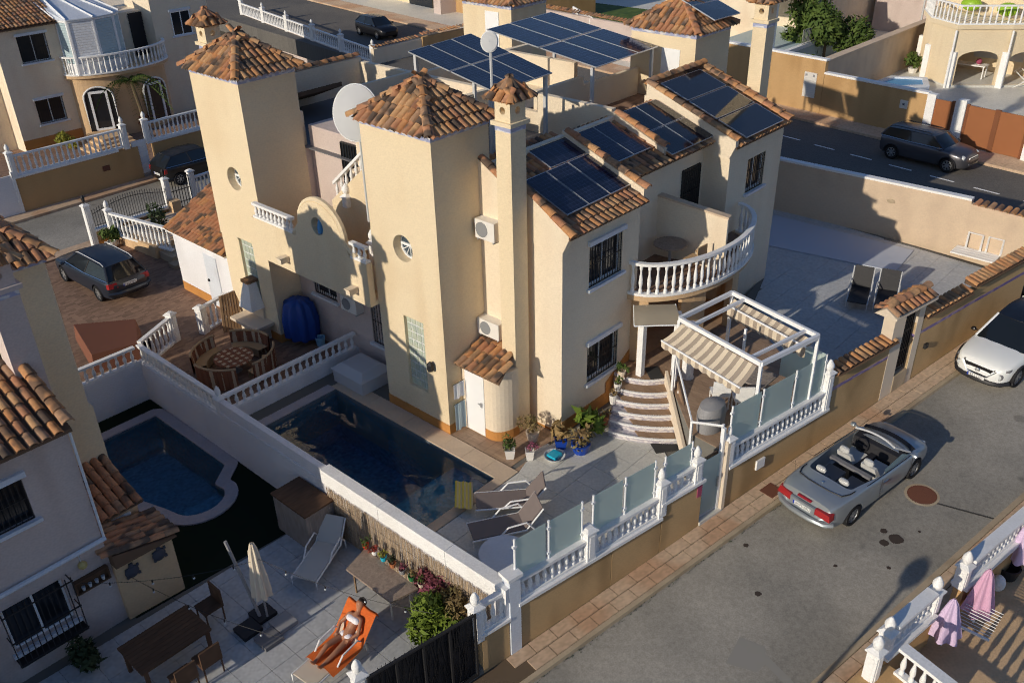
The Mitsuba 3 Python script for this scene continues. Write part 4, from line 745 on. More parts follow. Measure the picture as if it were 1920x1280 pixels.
def cloth(name, label, a, b_, c, d_, strp, val=.22, n=34):
    """striped awning: a-b upper edge, d-c lower edge; valance below d-c"""
    a, b_, c, d_ = map(lambda q: np.array(q, float), (a, b_, c, d_)); t = thing(name, label, 'awning')
    P = []; UV = []
    for i in range(n+1):
        for j in range(4):
            u, v = i/n, j/3; p = (a*(1-u)+b_*u)*(1-v)+(d_*(1-u)+c*u)*v; p = p-np.array([0, 0, .05*math.sin(PI*v)]); P.append(p); UV.append((u*strp, v))
    P = np.array(P).reshape(n+1, 4, 3); part(t, 'canopy', B().grid(P), 'awning', True, uv=np.array(UV))
    P = []; UV = []
    for i in range(n*3+1):
        u = i/(n*3); p = d_*(1-u)+c*u; s = abs(math.sin(u*strp*PI))*.05
        for j, z in enumerate((0, -val+.05-s)): P.append(p+[0, 0, z]); UV.append((u*strp, j))
    part(t, 'valance', B().grid(np.array(P).reshape(-1, 2, 3)), 'awning', True, uv=np.array(UV)); part(t, 'front_bar', B().tube([d_, c], .028, 6), 'whitemetal'); return t
cloth('awning', 'beige and brown striped awning sloping over the porch towards the steps', (4.63, -4.42, 3.16), (3.98, -7.02, 3.16), (3.47, -6.9, 2.72), (4.18, -4.1, 2.72), 10)
cloth('awning', 'rolled beige striped awning with scalloped valance under the far pergola beam', (6.9, -4.7, 3.1), (6.14, -7.5, 3.1), (5.9, -7.4, 2.98), (6.66, -4.65, 2.98), 10, .36)
scene['m_canopysheet'] = {'type': 'principledthin', 'base_color': {'type': 'rgb', 'value': [.55, .49, .38]}, 'roughness': .4, 'diff_trans': .9, 'spec_trans': .1, 'eta': 1.4}
dc = thing('door_canopy', 'beige translucent canopy above the front door', 'canopy')
a, b_, c, d_ = map(np.array, ((4.62, -2.85, 3.2), (5.42, -3.70, 3.2), (4.84, -4.27, 2.98), (3.98, -3.34, 2.98)))
P = np.array([[(a*(1-u)+b_*u)*(1-v)+(d_*(1-u)+c*u)*v+np.array([0, 0, .06*math.sin(PI*v)]) for v in np.linspace(0, 1, 6)] for u in np.linspace(0, 1, 4)])
part(dc, 'sheet', B().grid(P), 'canopysheet', True); part(dc, 'edge', B().tube([d_, c], .02, 5).tube([a, d_], .018, 5).tube([b_, c], .018, 5), 'whitemetal')
ds = thing('door_surround', 'white front door surround under the beige canopy', 'door surround'); b = B(); 
for p in ((4.66, -3.16), (5.32, -3.92)): b.box(p[0]-.09, p[1]-.09, 1.0, p[0]+.09, p[1]+.09, 2.95)
part(ds, 'jambs', b, 'white', kind='stuff'); part(ds, 'lintel', seg2((4.62, -3.1), (5.36, -3.96), .1, 2.95, 3.05, 2.95, 3.05), 'white')
pc_ = thing('porch_column', 'round white column on the porch beside the front door', 'column'); part(pc_, 'shaft', B().lathe([(.20, 0), (.17, .1), (.165, 1.6), (.2, 1.75)], (5.45, -4.25, 1.0), 16), 'white', 40)
dm = single('doormat', B().box(-.32, -.2, 0, .32, .2, .018, rotz(.9, (5.0, -3.42, 1.02))), 'darkmat', 'dark framed doormat at the front door', 'doormat')
single('doormat', B().box(-.36, -.22, 0, .36, .22, .018, rotz(-.62, (3.42, -4.95, .002))), 'darkmat', 'dark grey doormat at the foot of the entrance steps', 'doormat')
# tiled wall to the right
rw = thing('tiled_wall', 'tan street wall topped with terracotta tiles left of the dark gate', 'wall')
def tcap(parent, s0, s1, z, wall_n=(-.2, .0)):
    o = W(s0, -.3, z+.16); u = np.array([*WU, 0]); v = np.array([*WN, -.30]); v /= np.linalg.norm(v)
    part(parent, 'cap_bed', B().hexa([W(s0, .1, z-.02), W(s1, .1, z-.02), W(s1, -.3, z), W(s0, -.3, z)], [W(s0, .12, z), W(s1, .12, z), W(s1, -.3, z+.12), W(s0, -.3, z+.12)]), 'roofpan')
    tile_roof(parent, o, u, v, s1-s0, .47, pitch=.235, row=.47, name='cap_tile', up0=-.02, mats=['roof0', 'roof2', 'roof2', 'roof0'])
wbase(rw, 'panel', 11.04, 13.95, 1.72, 'tan'); wbase(rw, 'tile_band', 11.03, 13.951, 1.36, 'purpletile', -.1, .006, 1.26); tcap(rw, 11.1, 14.0, 1.74)
rw2 = thing('tiled_wall', 'tan street wall topped with terracotta tiles right of the dark gate behind the white car', 'wall')
wbase(rw2, 'panel', 14.98, 17.0, 1.98, 'tan'); wbase(rw2, 'tile_band', 14.979, 17.0, 1.6, 'purpletile', -.1, .006, 1.5); tcap(rw2, 15.4, 18.0, 2.0)
wbase(rw2, 'panel', 17.0, 21.8, 2.0, 'tan'); wbase(rw2, 'tile_band', 17.0, 21.8, 1.62, 'purpletile', -.1, .006, 1.52); tcap(rw2, 18.05, 21.7, 2.18)
gr_ = thing('gate_roof', 'small tiled roof on pale pillars over the dark gate', 'gate roof')
part(gr_, 'pillar', B().box(13.7, -.01, -.3, 14.28, .35, 2.75, WM), 'beige'); part(gr_, 'pillar', B().box(14.98, -.01, -.3, 15.3, .35, 2.75, WM), 'beige')
part(gr_, 'roof_slab', B().hexa([W(13.3, .25, 2.72), W(15.4, .25, 2.72), W(15.4, -.45, 2.72), W(13.3, -.45, 2.72)], [W(13.3, .25, 2.78), W(15.4, .25, 2.78), W(15.4, -.12, 2.98), W(13.3, -.12, 2.98)]), 'beige')
tile_roof(gr_, W(13.3, -.12, 3.0), (*WU, 0), (*WN, -.5), 2.1, .45, pitch=.24, row=.45, up0=0, mats=['roof3', 'roof0', 'roof1']); tile_roof(gr_, W(13.3, -.12, 3.0), (*WU, 0), (*-WN, -.5), 2.1, .45, pitch=.24, row=.45, up0=0, joined=True); ridge(gr_, W(13.3, -.12, 3.02), W(15.4, -.12, 3.02), .36)
gd = thing('dark_gate', 'narrow dark metal gate between the pale gate pillars', 'gate'); part(gd, 'leaf', B().box(14.3, .12, .45, 14.96, .15, 2.55, WM), 'dark'); b = B(); bars(b, 14.34, 14.92, .5, 2.5, .0, WM @ np.array([[1, 0, 0, 0], [0, 1, 0, .1], [0, 0, 1, 0], [0, 0, 0, 1.]]), 6, .012, 3); part(gd, 'bars', b, 'iron'); part(gd, 'threshold', B().box(14.28, -.03, -.4, 14.98, .3, .42, WM), 'kerb')
wl = thing('wall_lamp', 'small dark wall light on the tan wall by the white car', 'lamp'); part(wl, 'body', B().box(15.7, -.08, .85, 15.86, 0, 1.0, WM), 'iron')
# back wall of the right yard
bk = thing('yard_wall', 'tall tan wall with white coping at the back of the right yard', 'wall')
part(bk, 'panel', B().hexa([(19.5, 1.6, .4), (19.7, 1.6, .4), (19.95, -7.0, .4), (19.75, -7.0, .4)][::-1], [(19.5, 1.6, 2.72), (19.7, 1.6, 2.72), (19.95, -7.0, 2.72), (19.75, -7.0, 2.72)][::-1]), 'coping')
part(bk, 'coping', B().hexa([(19.46, 1.6, 2.72), (19.76, 1.6, 2.72), (20.0, -7.0, 2.72), (19.70, -7.0, 2.72)][::-1], [(19.46, 1.6, 2.8), (19.76, 1.6, 2.8), (20.0, -7.0, 2.8), (19.70, -7.0, 2.8)][::-1]), 'white')
part(bk, 'panel', B().hexa([(19.75, -7.0, .4), (19.95, -7.0, .4), (19.7, -9.9, .4), (19.5, -9.9, .4)][::-1], [(19.75, -7.0, 2.6), (19.95, -7.0, 2.6), (19.7, -9.9, 2.6), (19.5, -9.9, 2.6)][::-1]), 'coping')
tile_roof(bk, (19.95, -7.1, 2.72), (-.08, -1, 0), (-1, .08, -.25), 2.8, .42, pitch=.25, row=.42, name='cap_tile', up0=0)
part(bk, 'light', B().lathe([(.0, 0), (.16, .0), (.16, .03), (0, .05)], (0, 0, 0), 12, M=np.array([[0, 0, -1, 19.68], [1, 0, 0, -4.2], [0, .5, 0, 2.05], [0, 0, 0, 1.]])), 'kerb')
# ---------------------------------------------------------------- left neighbour
HN = thing('house', 'lilac-grey neighbouring house at the left edge with long tiled roof and barred window', 'house')
NZ = -.95; ny = 1.58; nx = -9.12
gbn = wall_prism([(ny, NZ-.3), (ny, 4.48), (4.0, 5.45), (4.0, NZ-.3)], -13.6, nx)
for (a, b_, c, d) in ((-11.43, -10.14, -.15, 1.05), (-11.5, -10.2, 2.78, 3.85)): gbn = gbn-Manifold.cube((b_-a, .4, d-c)).translate((a, ny-.1, c))
part(HN, 'front_block', B().mesh(gbn), 'lilac')
w_ = window(HN, fx(0, ny), -11.43, -10.14, -.15, 1.05, grille=False, box=False); 
g = B(); Mg = fx(0, ny)
for i in range(13): u = -11.5+i*1.45/12; g.box(u-.01, .28, -.35, u+.01, .30, 1.12, Mg).tube([(u, .29, 1.12), (u, .29, 1.2)], .012, 4, Mg)
for z in (-.3, .35, 1.08): g.box(-11.52, .275, z-.012, -10.02, .305, z+.012, Mg)
for u in (-11.5, -10.05):
    for z in (-.3, .35, 1.08): g.box(u-.01, 0, z-.01, u+.01, .29, z+.01, Mg)
g.box(-11.5, 0, -.36, -10.03, .3, -.33, Mg)
part(w_, 'cage_grille', g, 'iron')
w_ = window(HN, fx(0, ny), -11.5, -10.2, 2.78, 3.85, grille=True, box=True, fr='dark')
part(HN, 'gutter_pipe', B().tube([(-13.6, ny-.07, 1.44), (nx+.05, ny-.07, 1.5)], .055, 8).tube([(nx+.03, ny-.05, 1.45), (nx+.03, ny-.05, 4.4)], .03, 6), 'sillwhite', 40)
part(HN, 'downpipe', B().tube([(-12.0, ny-.07, 1.4), (-12.0, ny-.07, -1)], .05, 8), 'sillwhite', 40)
rN = part(HN, 'roof', B().mesh(wall_prism([(ny-.3, 4.5), (ny-.3, 4.58), (6.5, 6.52), (6.5, 6.4)], -13.6, nx+.02)), 'roofpan')
nsl = (6.52-4.58)/(6.5-ny+.3)
tile_roof(rN, (-13.0, 4.4, 4.58+nsl*(4.4-ny+.3)), (1, 0, 0), (0, -1, -nsl), 3.75, 3.35, pitch=.25, row=.37, up0=.01)
for i, x in enumerate((nx-.02,)): ridge(rN, (x, 4.4, 4.78+nsl*(4.4-ny+.3)), (x, ny-.32, 4.74), .36, 'verge_tile')
chimney(HN, -9.34, 2.9, -8.77, 3.42, NZ, 6.95, wall='lilac')
tn = part(HN, 'tower', B().box(-9.75, 4.0, NZ, -7.78, 6.6, 6.98).box(-9.7, 4.0, NZ, -7.70, 6.5, 3.2), 'cream'); part(tn, 'tile_band', B().box(-9.78, 3.97, 6.98, -7.75, 6.63, 7.13), 'bandtile')
hip_roof(HN, -9.75, 4.0, -7.78, 6.6, 7.14, 8.2)
part(HN, 'wall', B().box(-13.6, 4.0, NZ, -8.6, 10.0, 5.4), 'cream')
# its bay with balcony, beyond the frame
part(HN, 'entrance_bay', B().prism([(-13.4, ny), (-14.1, -.1), (-15.3, -.62), (-17, -.75), (-19.5, -.3), (-20, ny)], NZ, 3.2).box(-25, ny, NZ, -13.6, 8, 5.6), 'ochrepale')
# lean-tos
sA = part(HN, 'boiler_shed', B().prism([(-9.0, 2.6), (-7.85, 2.6), (-7.85, 4.0), (-9.0, 4.0)], NZ, 1.15), 'ochrepale')
sd = part(HN, 'shed_door', B().box(-8.85, 2.56, NZ+.05, -8.05, 2.60, 1.0), 'whitemetal'); 
rA = part(HN, 'shed_roof', B().hexa([(-9.0, 2.45, 1.16), (-7.75, 2.45, 1.16), (-7.75, 4.0, 1.16), (-9.0, 4.0, 1.16)], [(-9.0, 2.45, 1.2), (-7.75, 2.45, 1.2), (-7.75, 4.0, 1.75), (-9.0, 4.0, 1.75)]), 'roofpan')
tile_roof(rA, (-9.0, 4.0, 1.76), (1, 0, 0), (0, -1.55, -.55), 1.25, 1.65, mats=['roof1', 'roof3', 'roof1'])
sB = part(HN, 'side_room', B().prism([(-9.12, 1.45), (-7.75, 1.36), (-7.75, 2.2), (-9.12, 2.2)], NZ, .72), 'ochrepale')
rB = part(HN, 'side_room_roof', B().hexa([(-9.12, 1.3, .72), (-7.66, 1.25, .72), (-7.66, 2.5, .72), (-9.12, 2.5, .72)], [(-9.12, 1.3, 1.1), (-7.66, 1.25, .75), (-7.66, 2.5, .75), (-9.12, 2.5, 1.1)]), 'roofpan')
tile_roof(rB, (-9.12, 1.28, 1.12), (0, 1, 0), (1.46, 0, -.35), 1.25, 1.55, pitch=.22, mats=['roof1', 'roof3'])
for i, (x, z) in enumerate(((-8.78, .34), (-8.12, .42))):
    t = thing('wall_ornament', ('blue-grey turtle wall ornament on the side room, left', 'blue-grey turtle wall ornament on the side room, right')[i], 'wall ornament')
    Mo = fx(x, 1.42 if i == 0 else 1.37, z) @ rotz(0); b = B().lathe([(.17, 0), (.16, .03), (.10, .07), (0, .09)], n=12, M=Mo @ np.array([[1, 0, 0, 0], [0, 0, 1, 0], [0, 1, 0, 0], [0, 0, 0, 1.]]))
    part(t, 'shell', b, 'slate', 40); part(t, 'head', B().box(-.04, .0, .15, .05, .05, .25, Mo), 'slate'); f = B()
    for a, c in ((-.15, .1), (.12, .12), (-.15, -.12), (.12, -.12)): f.box(a, 0, c-.03, a+.06, .03, c+.04, Mo)
    part(t, 'flippers', f, 'slate', kind='stuff')
wb = thing('wall_planter', 'dark wall box with small pots beside the barred window', 'wall planter'); Mo = fx(0, ny)
b = B().box(-9.98, 0, .46, -9.22, .03, .80, Mo).box(-9.98, .03, .46, -9.22, .13, .49, Mo).box(-9.98, .03, .77, -9.22, .13, .8, Mo).box(-9.98, .03, .49, -9.95, .13, .77, Mo).box(-9.25, .03, .49, -9.22, .13, .77, Mo); part(wb, 'box', b, 'darkwood')
for i in range(4): part(wb, 'pot', B().lathe([(.03, 0), (.045, .1)], (0, 0, 0), 8, M=Mo @ np.array([[1, 0, 0, -9.82+i*.15], [0, 1, 0, .08], [0, 0, 1, .5], [0, 0, 0, 1.]])), 'lightgrey')
wl = thing('bulkhead_lamp', 'round yellowish bulkhead lamp on the neighbour house wall', 'lamp'); part(wl, 'glass', B().sphere((-9.68, ny-.05, 1.12), .1, 6), 'brass', 40); part(wl, 'conduit', B().tube([(-9.68, ny-.02, 1.2), (-9.70, ny-.02, 1.42)], .012, 5), 'sillwhite')
# string lights over the neighbour patio
def cable(p0, p1, sag, n=14): return [tuple(np.array(p0)*(1-t)+np.array(p1)*t-np.array([0, 0, sag*4*t*(1-t)])) for t in np.linspace(0, 1, n)]
for i, (p0, p1, lab) in enumerate((((-9.9, 1.3, .9), (-6.95, -1.1, .95), 'festoon light string from the barred window to the folded parasol'), ((-8.9, 1.3, .35), (-7.6, -2.8, .25), 'festoon light string crossing above the wooden patio table'), ((-6.95, -1.1, .95), (-5.3, -4.9, .6), 'festoon light string above the sunbathing woman'))):
    t = thing('light_string', lab, 'light string'); c = cable(p0, p1, .2); part(t, 'cable', B().tube(c, .007, 4), 'dark')
    b = B(); h = B()
    for q in c[2:-1:3]: b.sphere((q[0], q[1], q[2]-.1), .028, 5); h.lathe([(.018, -.07), (.018, 0)], q, 6)
    part(t, 'bulbs', b, 'lampclear', 40, kind='stuff'); part(t, 'sockets', h, 'dark', kind='stuff')
# right part of the neighbour's street boundary
pillar('pillar', 'white ball pillar at the right end of the dark screened fence', W(-.95, -.1), -.1, .95, .24); pillar('pillar', 'white ball pillar at the left end of the dark screened fence', W(-3.72, -.1), -.3, .98, .24)
fwn = thing('front_wall', 'short tan wall with white baluster panel left of the tall corner post', 'wall'); wbase(fwn, 'panel', -.88, -.16, .02, 'tan'); wbase(fwn, 'coping', -.9, -.14, .09, 'white', -.24, .05, .02)
balustrade('street_balustrade', 'short white balustrade left of the tall corner post', [W(-.84, -.1), W(-.18, -.1)], .09, .78, step=.2)
sf = thing('screened_fence', 'black iron fence covered with dark brushwood screen at the bottom edge', 'fence')
b = B(); bars(b, -3.6, -1.08, -.95, .86, .06, WM @ np.array([[1, 0, 0, 0], [0, -1, 0, 0], [0, 0, 1, 0], [0, 0, 0, 1.]]), 4, .022, 1); part(sf, 'frame', b, 'iron')
b = B()
for i in range(330): s = R.uniform(-3.6, -1.08); q = W(s, -.02+R.uniform(-.03, .03)); l = R.uniform(.5, 1.1); z = R.uniform(-1.0, .75); a = R.uniform(-.5, .5); b.tube([(q[0], q[1], max(-1, z-l/2*1)), (q[0]+a*.3*WU[0], q[1]+a*.3*WU[1], min(.85, z+l/2))], .008, 3)
part(sf, 'brushwood', b, 'iron', kind='stuff'); part(sf, 'backing', B().box(-3.6, .03, -1.0, -1.08, .045, .78, WM), 'dark')
fw4 = thing('front_wall', 'white coping wall running off the bottom edge by the sunbather', 'wall'); wbase(fw4, 'panel', -9, -3.84, -.35, 'tan'); wbase(fw4, 'coping', -9, -3.84, -.27, 'white', -.24, .05, -.35); balustrade('street_balustrade', 'white balustrade cut by the bottom edge near the sunbather', [W(-6.5, -.1), W(-3.85, -.1)], -.27, .7, step=.2)
# ---------------------------------------------------------------- rear yard fence
fy0 = 20.9
def stpillar(label, x, y, z0, z1, lamp=True):
    pillar('gate_pillar', label, (x, y), z0, z1, .24, ball=False, ang=.04)
    if lamp:
        t = thing('pillar_lantern', 'small black lantern on the '+label, 'lantern'); part(t, 'body', B().lathe([(.03, 0), (.03, .08), (.06, .10), (.08, .26), (.10, .27), (.02, .36)], (x, y, z1), 6), 'iron')
stpillar('white gate pillar at the left end of the spiked railing', -.22, fy0, 0, 1.85); stpillar('white gate pillar between spiked railing and garden gate', 3.4, fy0+.1, .2, 1.95); stpillar('white gate pillar right of the garden gate', 4.66, fy0+.15, .2, 1.95, False)
gw = thing('garden_wall', 'low tan garden wall under the spiked railing', 'wall'); part(gw, 'panel', B().box(-.1, fy0-.1, -.3, 3.28, fy0+.1, .62), 'tan'); part(gw, 'panel', B().box(3.2, fy0-.55, -.3, 3.6, fy0-.1, 1.0), 'ochrepale'); part(gw, 'plinth', B().box(-.1, fy0-.115, -.1, 1.6, fy0-.1, .2), 'ochre'); part(gw, 'coping', B().box(-.1, fy0-.16, .62, 3.28, fy0+.16, .70), 'white'); part(gw, 'panel', B().box(4.8, fy0-.05, -.3, 9, fy0+.2, .6), 'ochrepale')
rl = thing('spiked_railing', 'black spiked iron railing along the side street', 'railing'); b = B()
for i in range(31):
    x = .0+i*3.25/30; h = 1.45+.28*math.sin(PI*i/30); b.box(x-.008, fy0-.008, .7, x+.008, fy0+.008, h).lathe([(.022, 0), (.001, .09)], (x, fy0, h), 4)
part(rl, 'bars', b, 'iron', kind='stuff'); part(rl, 'rails', B().tube([(0, fy0, .82), (3.25, fy0, .82)], .012, 4).tube([(x*3.25/12, fy0, 1.33+.28*math.sin(PI*x/12)) for x in range(13)], .014, 4), 'iron', kind='stuff')
gg = thing('garden_gate', 'black iron garden gate between white pillars', 'gate'); b = B(); bars(b, 3.56, 4.5, .1, 1.75, .0, fx(0, fy0+.1), 7, .013, 3); part(gg, 'bars', b, 'iron'); part(gg, 'kick_plate', B().box(3.58, fy0-.12, .12, 4.48, fy0-.1, .5), 'dark')
balustrade('spiked_wall_balustrade', 'white railing behind the garden gate next to the tower', [(4.8, fy0+.1), (6.4, fy0+.2)], .6, 1.0, joined=True, step=.2)
stw = thing('entrance_terrace', 'striped tiled entrance terrace behind the white balustrade by the gate', 'terrace')
part(stw, 'base', B().prism([(.55, 20.6), (.75, 17.6), (4.9, 18.0), (4.9, 20.7)], 0, .5), 'ochrepale')
for i in range(11): y = 18.1+i*.24; part(stw, 'floor_tile', B().box(.95, y, .5, 4.6, y+.15, .515), 'beige')
balustrade('terrace_balustrade', 'sunlit white balustrade beside the potted oleander in the rear yard', [(.45, 20.3), (1.15, 16.9)], .42, 1.0, step=.24)
pillar('pillar', 'white ball pillar at the head of the sunlit rear yard balustrade', (.42, 20.4), 0, 1.6, .22, ang=0)
part(stw, 'step', B().box(.9, 16.6, 0, 2.6, 17.7, .3), 'kerb'); part(stw, 'step', B().box(.7, 16.1, 0, 2.4, 16.6, .15), 'kerb')
balustrade('terrace_balustrade', 'blue-shaded white balustrade end at the rear yard steps', [(2.4, 17.2), (2.3, 15.6)], .35, .95, step=.24)
hs = thing('annexe', 'low white annexe with tiled lean-to roof against the far-left tower', 'annexe')
part(hs, 'wall', B().box(.05, 10.66, -.1, 3.4, 14.3, 2.35), 'whitewall'); part(hs, 'plinth', B().box(.04, 10.66, -.1, .05, 14.3, .35), 'ochre'); dA = part(hs, 'door', B().box(.02, 11.5, .05, .05, 12.3, 2.05), 'sillwhite'); part(dA, 'handle', B().box(-.03, 12.15, 1.0, .02, 12.22, 1.08), 'iron')
part(hs, 'eave', B().box(-.1, 10.63, 2.35, 3.4, 14.4, 2.42), 'white'); rr = part(hs, 'roof', B().hexa([(-.12, 10.63, 2.42), (3.4, 10.63, 2.42), (3.4, 14.45, 2.42), (-.12, 14.45, 2.42)], [(-.12, 10.63, 2.46), (2.6, 10.63, 3.8), (2.6, 14.45, 3.8), (-.12, 14.45, 2.46)]), 'roofpan')
tile_roof(rr, (2.6, 10.65, 3.82), (0, 1, 0), (-2.72, 0, -1.34), 3.8, 3.05, mats=['roof0', 'roof1', 'roof1'])
hd = single('hedge', B().hexa([(-4.6, 10.3, 0), (-3.9, 10.1, 0), (-2.6, 11.0, 0), (-3.9, 12.8, 0)], [(-4.6, 10.3, .9), (-3.95, 10.1, .9), (-2.7, 11.0, .8), (-3.9, 12.7, .9)]), 'darkmat', 'dark covered trailer or hedge mass behind the balustrade', 'cover') if False else None
tl_ = thing('trailer', 'low dark covered trailer in the shaded rear yard', 'trailer'); part(tl_, 'cover', B().hexa([(-5.2, 10.6, .25), (-3.7, 10.2, .25), (-2.9, 12.0, .25), (-4.6, 13.2, .25)], [(-5.1, 10.7, .85), (-3.75, 10.35, .8), (-3.0, 11.95, .8), (-4.6, 13.0, .9)]), 'rust'); part(tl_, 'wheel', B().lathe([(.22, -.07), (.25, 0), (.22, .07)], n=12, M=frame((-3.2, 11.1, .25), (0, 1, 0), (0, 0, 1))), 'rubber')
# ---------------------------------------------------------------- house across the side street, upper left
DX, DY, DZ = .95, 37.35, .45
HL = thing('house', 'house across the side street with white glazed balcony room and arched door', 'house')
fwl = wall_prism([(DY-2.41, 0), (DY-2.41, 6.55), (DY+.6, rz(.6)+DZ), (DY+.6, 0)], DX+2.0, DX+5.36)
for (a, b_, c, d) in ((4.02, 5.5, 4.70, 6.05), (4.05, 5.5, 1.55, 2.80)): fwl = fwl-Manifold.cube((b_-a, .4, d-c)).translate((a, DY-2.51, c))
part(HL, 'front_block', B().mesh(fwl), 'pale'); part(HL, 'wall', B().box(DX+1.0, DY-1.3, 0, DX+14.4, DY+8, 6.2), 'pale')
for (a, b_, c, d) in ((4.02, 5.5, 4.70, 6.05), (4.05, 5.5, 1.55, 2.80)): window(HL, fx(0, DY-2.41), a, b_, c, d)
part(HL, 'plinth', B().box(DX+2, DY-2.43, .3, DX+5.3, DY-2.41, .9), 'ochre')
rL = part(HL, 'roof', B().mesh(wall_prism([(DY-2.66, rz(-2.66)+DZ-.06), (DY-2.66, rz(-2.66)+DZ), (DY+1.5, rz(1.5)+DZ), (DY+1.5, rz(1.5)+DZ-.06)], DX+.6, DX+5.45)), 'roofpan')
tile_roof(rL, (DX+.6, DY+1.5, rz(1.5)+DZ), (1, 0, 0), vs, 4.85, 4.4, joined=True)
part(HL, 'bay', B().prism(el(DX+7.85, DY-2.3, 2.72, 1.42, PI, 2*PI, 25), .3, 3.6), 'ochrepale'); part(HL, 'balcony_slab', B().prism(el(DX+7.9, DY-2.3, 3.0, 1.72, PI, 2*PI, 29), 3.6, 3.76), 'ochrepale')
balustrade('balcony_balustrade', 'curved white balustrade in front of the glazed balcony room, upper left', el(DX+7.9, DY-2.36, 2.9, 1.62, PI+.02, 2*PI-.05, 33), 3.76, .98, step=.27)
def arch_door(label, c, ang, w, h):
    t = thing('arched_door', label, 'door'); M = rotz(ang, c); n = 11
    out = [(-w/2, 0)]+[(-w/2*math.cos(a), h-w/2*.75+w/2*.75*math.sin(a)) for a in np.linspace(0, PI, n)]+[(w/2, 0)]
    def pl(pts, y0, y1): return B().raw([(x, y, z) for y in (y0, y1) for x, z in pts], [(i, (i+1) % len(pts), len(pts)+(i+1) % len(pts), len(pts)+i) for i in range(len(pts))], M).mesh(trimesh.creation.extrude_polygon(sg.Polygon(pts), .01, engine='earcut'), M @ np.array([[1, 0, 0, 0], [0, 0, 1, y0], [0, 1, 0, 0], [0, 0, 0, 1.]]))
    part(t, 'glass', pl(out, -.02, .02), 'glassdark'); part(t, 'arch_frame', B().tube([(x, -.04, z) for x, z in out], .05, 5, M), 'white'); b = B()
    for x in (-w*.28, w*.28): b.box(x-.06, -.07, .05, x+.06, -.02, h-.25, M)
    b.box(-w*.28, -.07, h-.35, w*.28, -.02, h-.22, M).box(-w*.28, -.07, .02, w*.28, -.02, .14, M); part(t, 'door_frame', b, 'whitemetal'); return t
def bayp(a, k=1.0): return (DX+7.85+2.74*k*math.cos(a), DY-2.3+1.44*k*math.sin(a))
a = math.radians(-131); p = bayp(a, 1.01); arch_door('white framed arched front door of the upper left house', (p[0], p[1], .75), math.atan2(1.44*math.cos(a), -2.74*math.sin(a)), 1.5, 2.35)
a = math.radians(-62); p = bayp(a, 1.01); arch_door('white framed arched window door behind the palm', (p[0], p[1], .6), math.atan2(1.44*math.cos(a), -2.74*math.sin(a)), 1.6, 2.4)
gh = thing('balcony_room', 'white glazed balcony room with lowered shutters and ribbed roof', 'balcony room')
G0 = [(6.15, 34.9), (6.35, 34.05), (7.6, 33.75), (8.75, 33.95), (9.3, 34.5), (9.5, 35.9)]
zt, zb = 6.55, 3.78
for i in range(len(G0)-1):
    p0, p1 = np.array(G0[i]), np.array(G0[i+1]); d = (p1-p0); L = np.linalg.norm(d); M = frame((p0[0], p0[1], 0), (d[0], d[1], 0), (d[1], -d[0], 0)) @ np.diag([1, 1, -1, 1.]); b = B()
    b.box(0, 0, zb, .07, .06, zt, M).box(L-.07, 0, zb, L, .06, zt, M).box(.07, 0, zt-.09, L-.07, .055, zt, M).box(.07, 0, zb, L-.07, .055, zb+.6, M); part(gh, 'frame', b, 'whitemetal')
    n = 16; b = B()
    for j in range(n): z = zb+.62+j*(zt-zb-.72)/n; b.box(.08, .0, z, L-.08, .03, z+(zt-zb-.72)/n-.012, M)
    part(gh, 'shutter', b, 'skyshutter' if i != 1 else 'whitemetal')
top = [np.array((x+(x-7.8)*.05, y-.12, zt+.02)) for x, y in G0]; bk_ = [np.array((6.0, 36.9, 7.25)), np.array((6.6, 36.9, 7.3)), np.array((7.3, 37.0, 7.3)), np.array((8.0, 37.0, 7.3)), np.array((8.6, 37.0, 7.3)), np.array((9.0, 37.0, 7.25))]
for i in range(5): part(gh, 'roof_panel', B().hexa([top[i], top[i+1], bk_[i+1], bk_[i]], [q+[0, 0, .05] for q in (top[i], top[i+1], bk_[i+1], bk_[i])]), 'sillwhite')
for i in range(6): part(gh, 'roof_rib', B().tube([top[i]+[0, 0, .08], bk_[i]+[0, 0, .08]], .045, 4), 'whitemetal')
part(HL, 'second_block', B().box(DX+10.5, DY-2.41, 0, DX+14.0, DY+.5, 6.9), 'pale'); window(HL, fx(0, DY-2.412), DX+11.6, DX+12.8, 4.7, 6.0, dep=-.01, grille=True)
dk_ = thing('balcony_door', 'dark barred balcony door beside the glazed balcony room', 'door'); part(dk_, 'leaf', B().box(10.6, DY-1.36, 3.8, 11.4, DY-1.31, 6.1), 'dark')
# its street wall
tlw = thing('street_wall', 'tan rendered street wall below white balustrade, upper left', 'wall'); part(tlw, 'panel', B().box(-.4, 27.4, -.4, 5.5, 27.62, 1.5), 'tanorange'); part(tlw, 'coping', B().box(-.45, 27.34, 1.5, 4.5, 27.68, 1.6), 'white')
part(tlw, 'meter_niche', B().box(3.55, 27.37, .75, 3.9, 27.4, 1.0), 'rust')
tlw2 = thing('street_wall', 'tan street wall with balustrade behind the parked black car', 'wall'); part(tlw2, 'panel', B().box(6.3, 27.4, -.4, 24, 27.62, 1.5), 'tanorange'); part(tlw2, 'coping', B().box(6.2, 27.34, 1.5, 24, 27.68, 1.6), 'white')
balustrade('street_balustrade', 'white balustrade left of the upper left house gate', [(-.2, 27.5), (4.9, 27.5)], 1.6, .92, step=.25); balustrade('street_balustrade', 'white balustrade behind the parked black car', [(6.3, 27.5), (10.2, 27.5)], 1.6, .92, step=.25); balustrade('street_balustrade', 'white balustrade at the far end behind the tower', [(10.4, 27.5), (14, 27.5)], 1.6, .92, joined=True, step=.25)
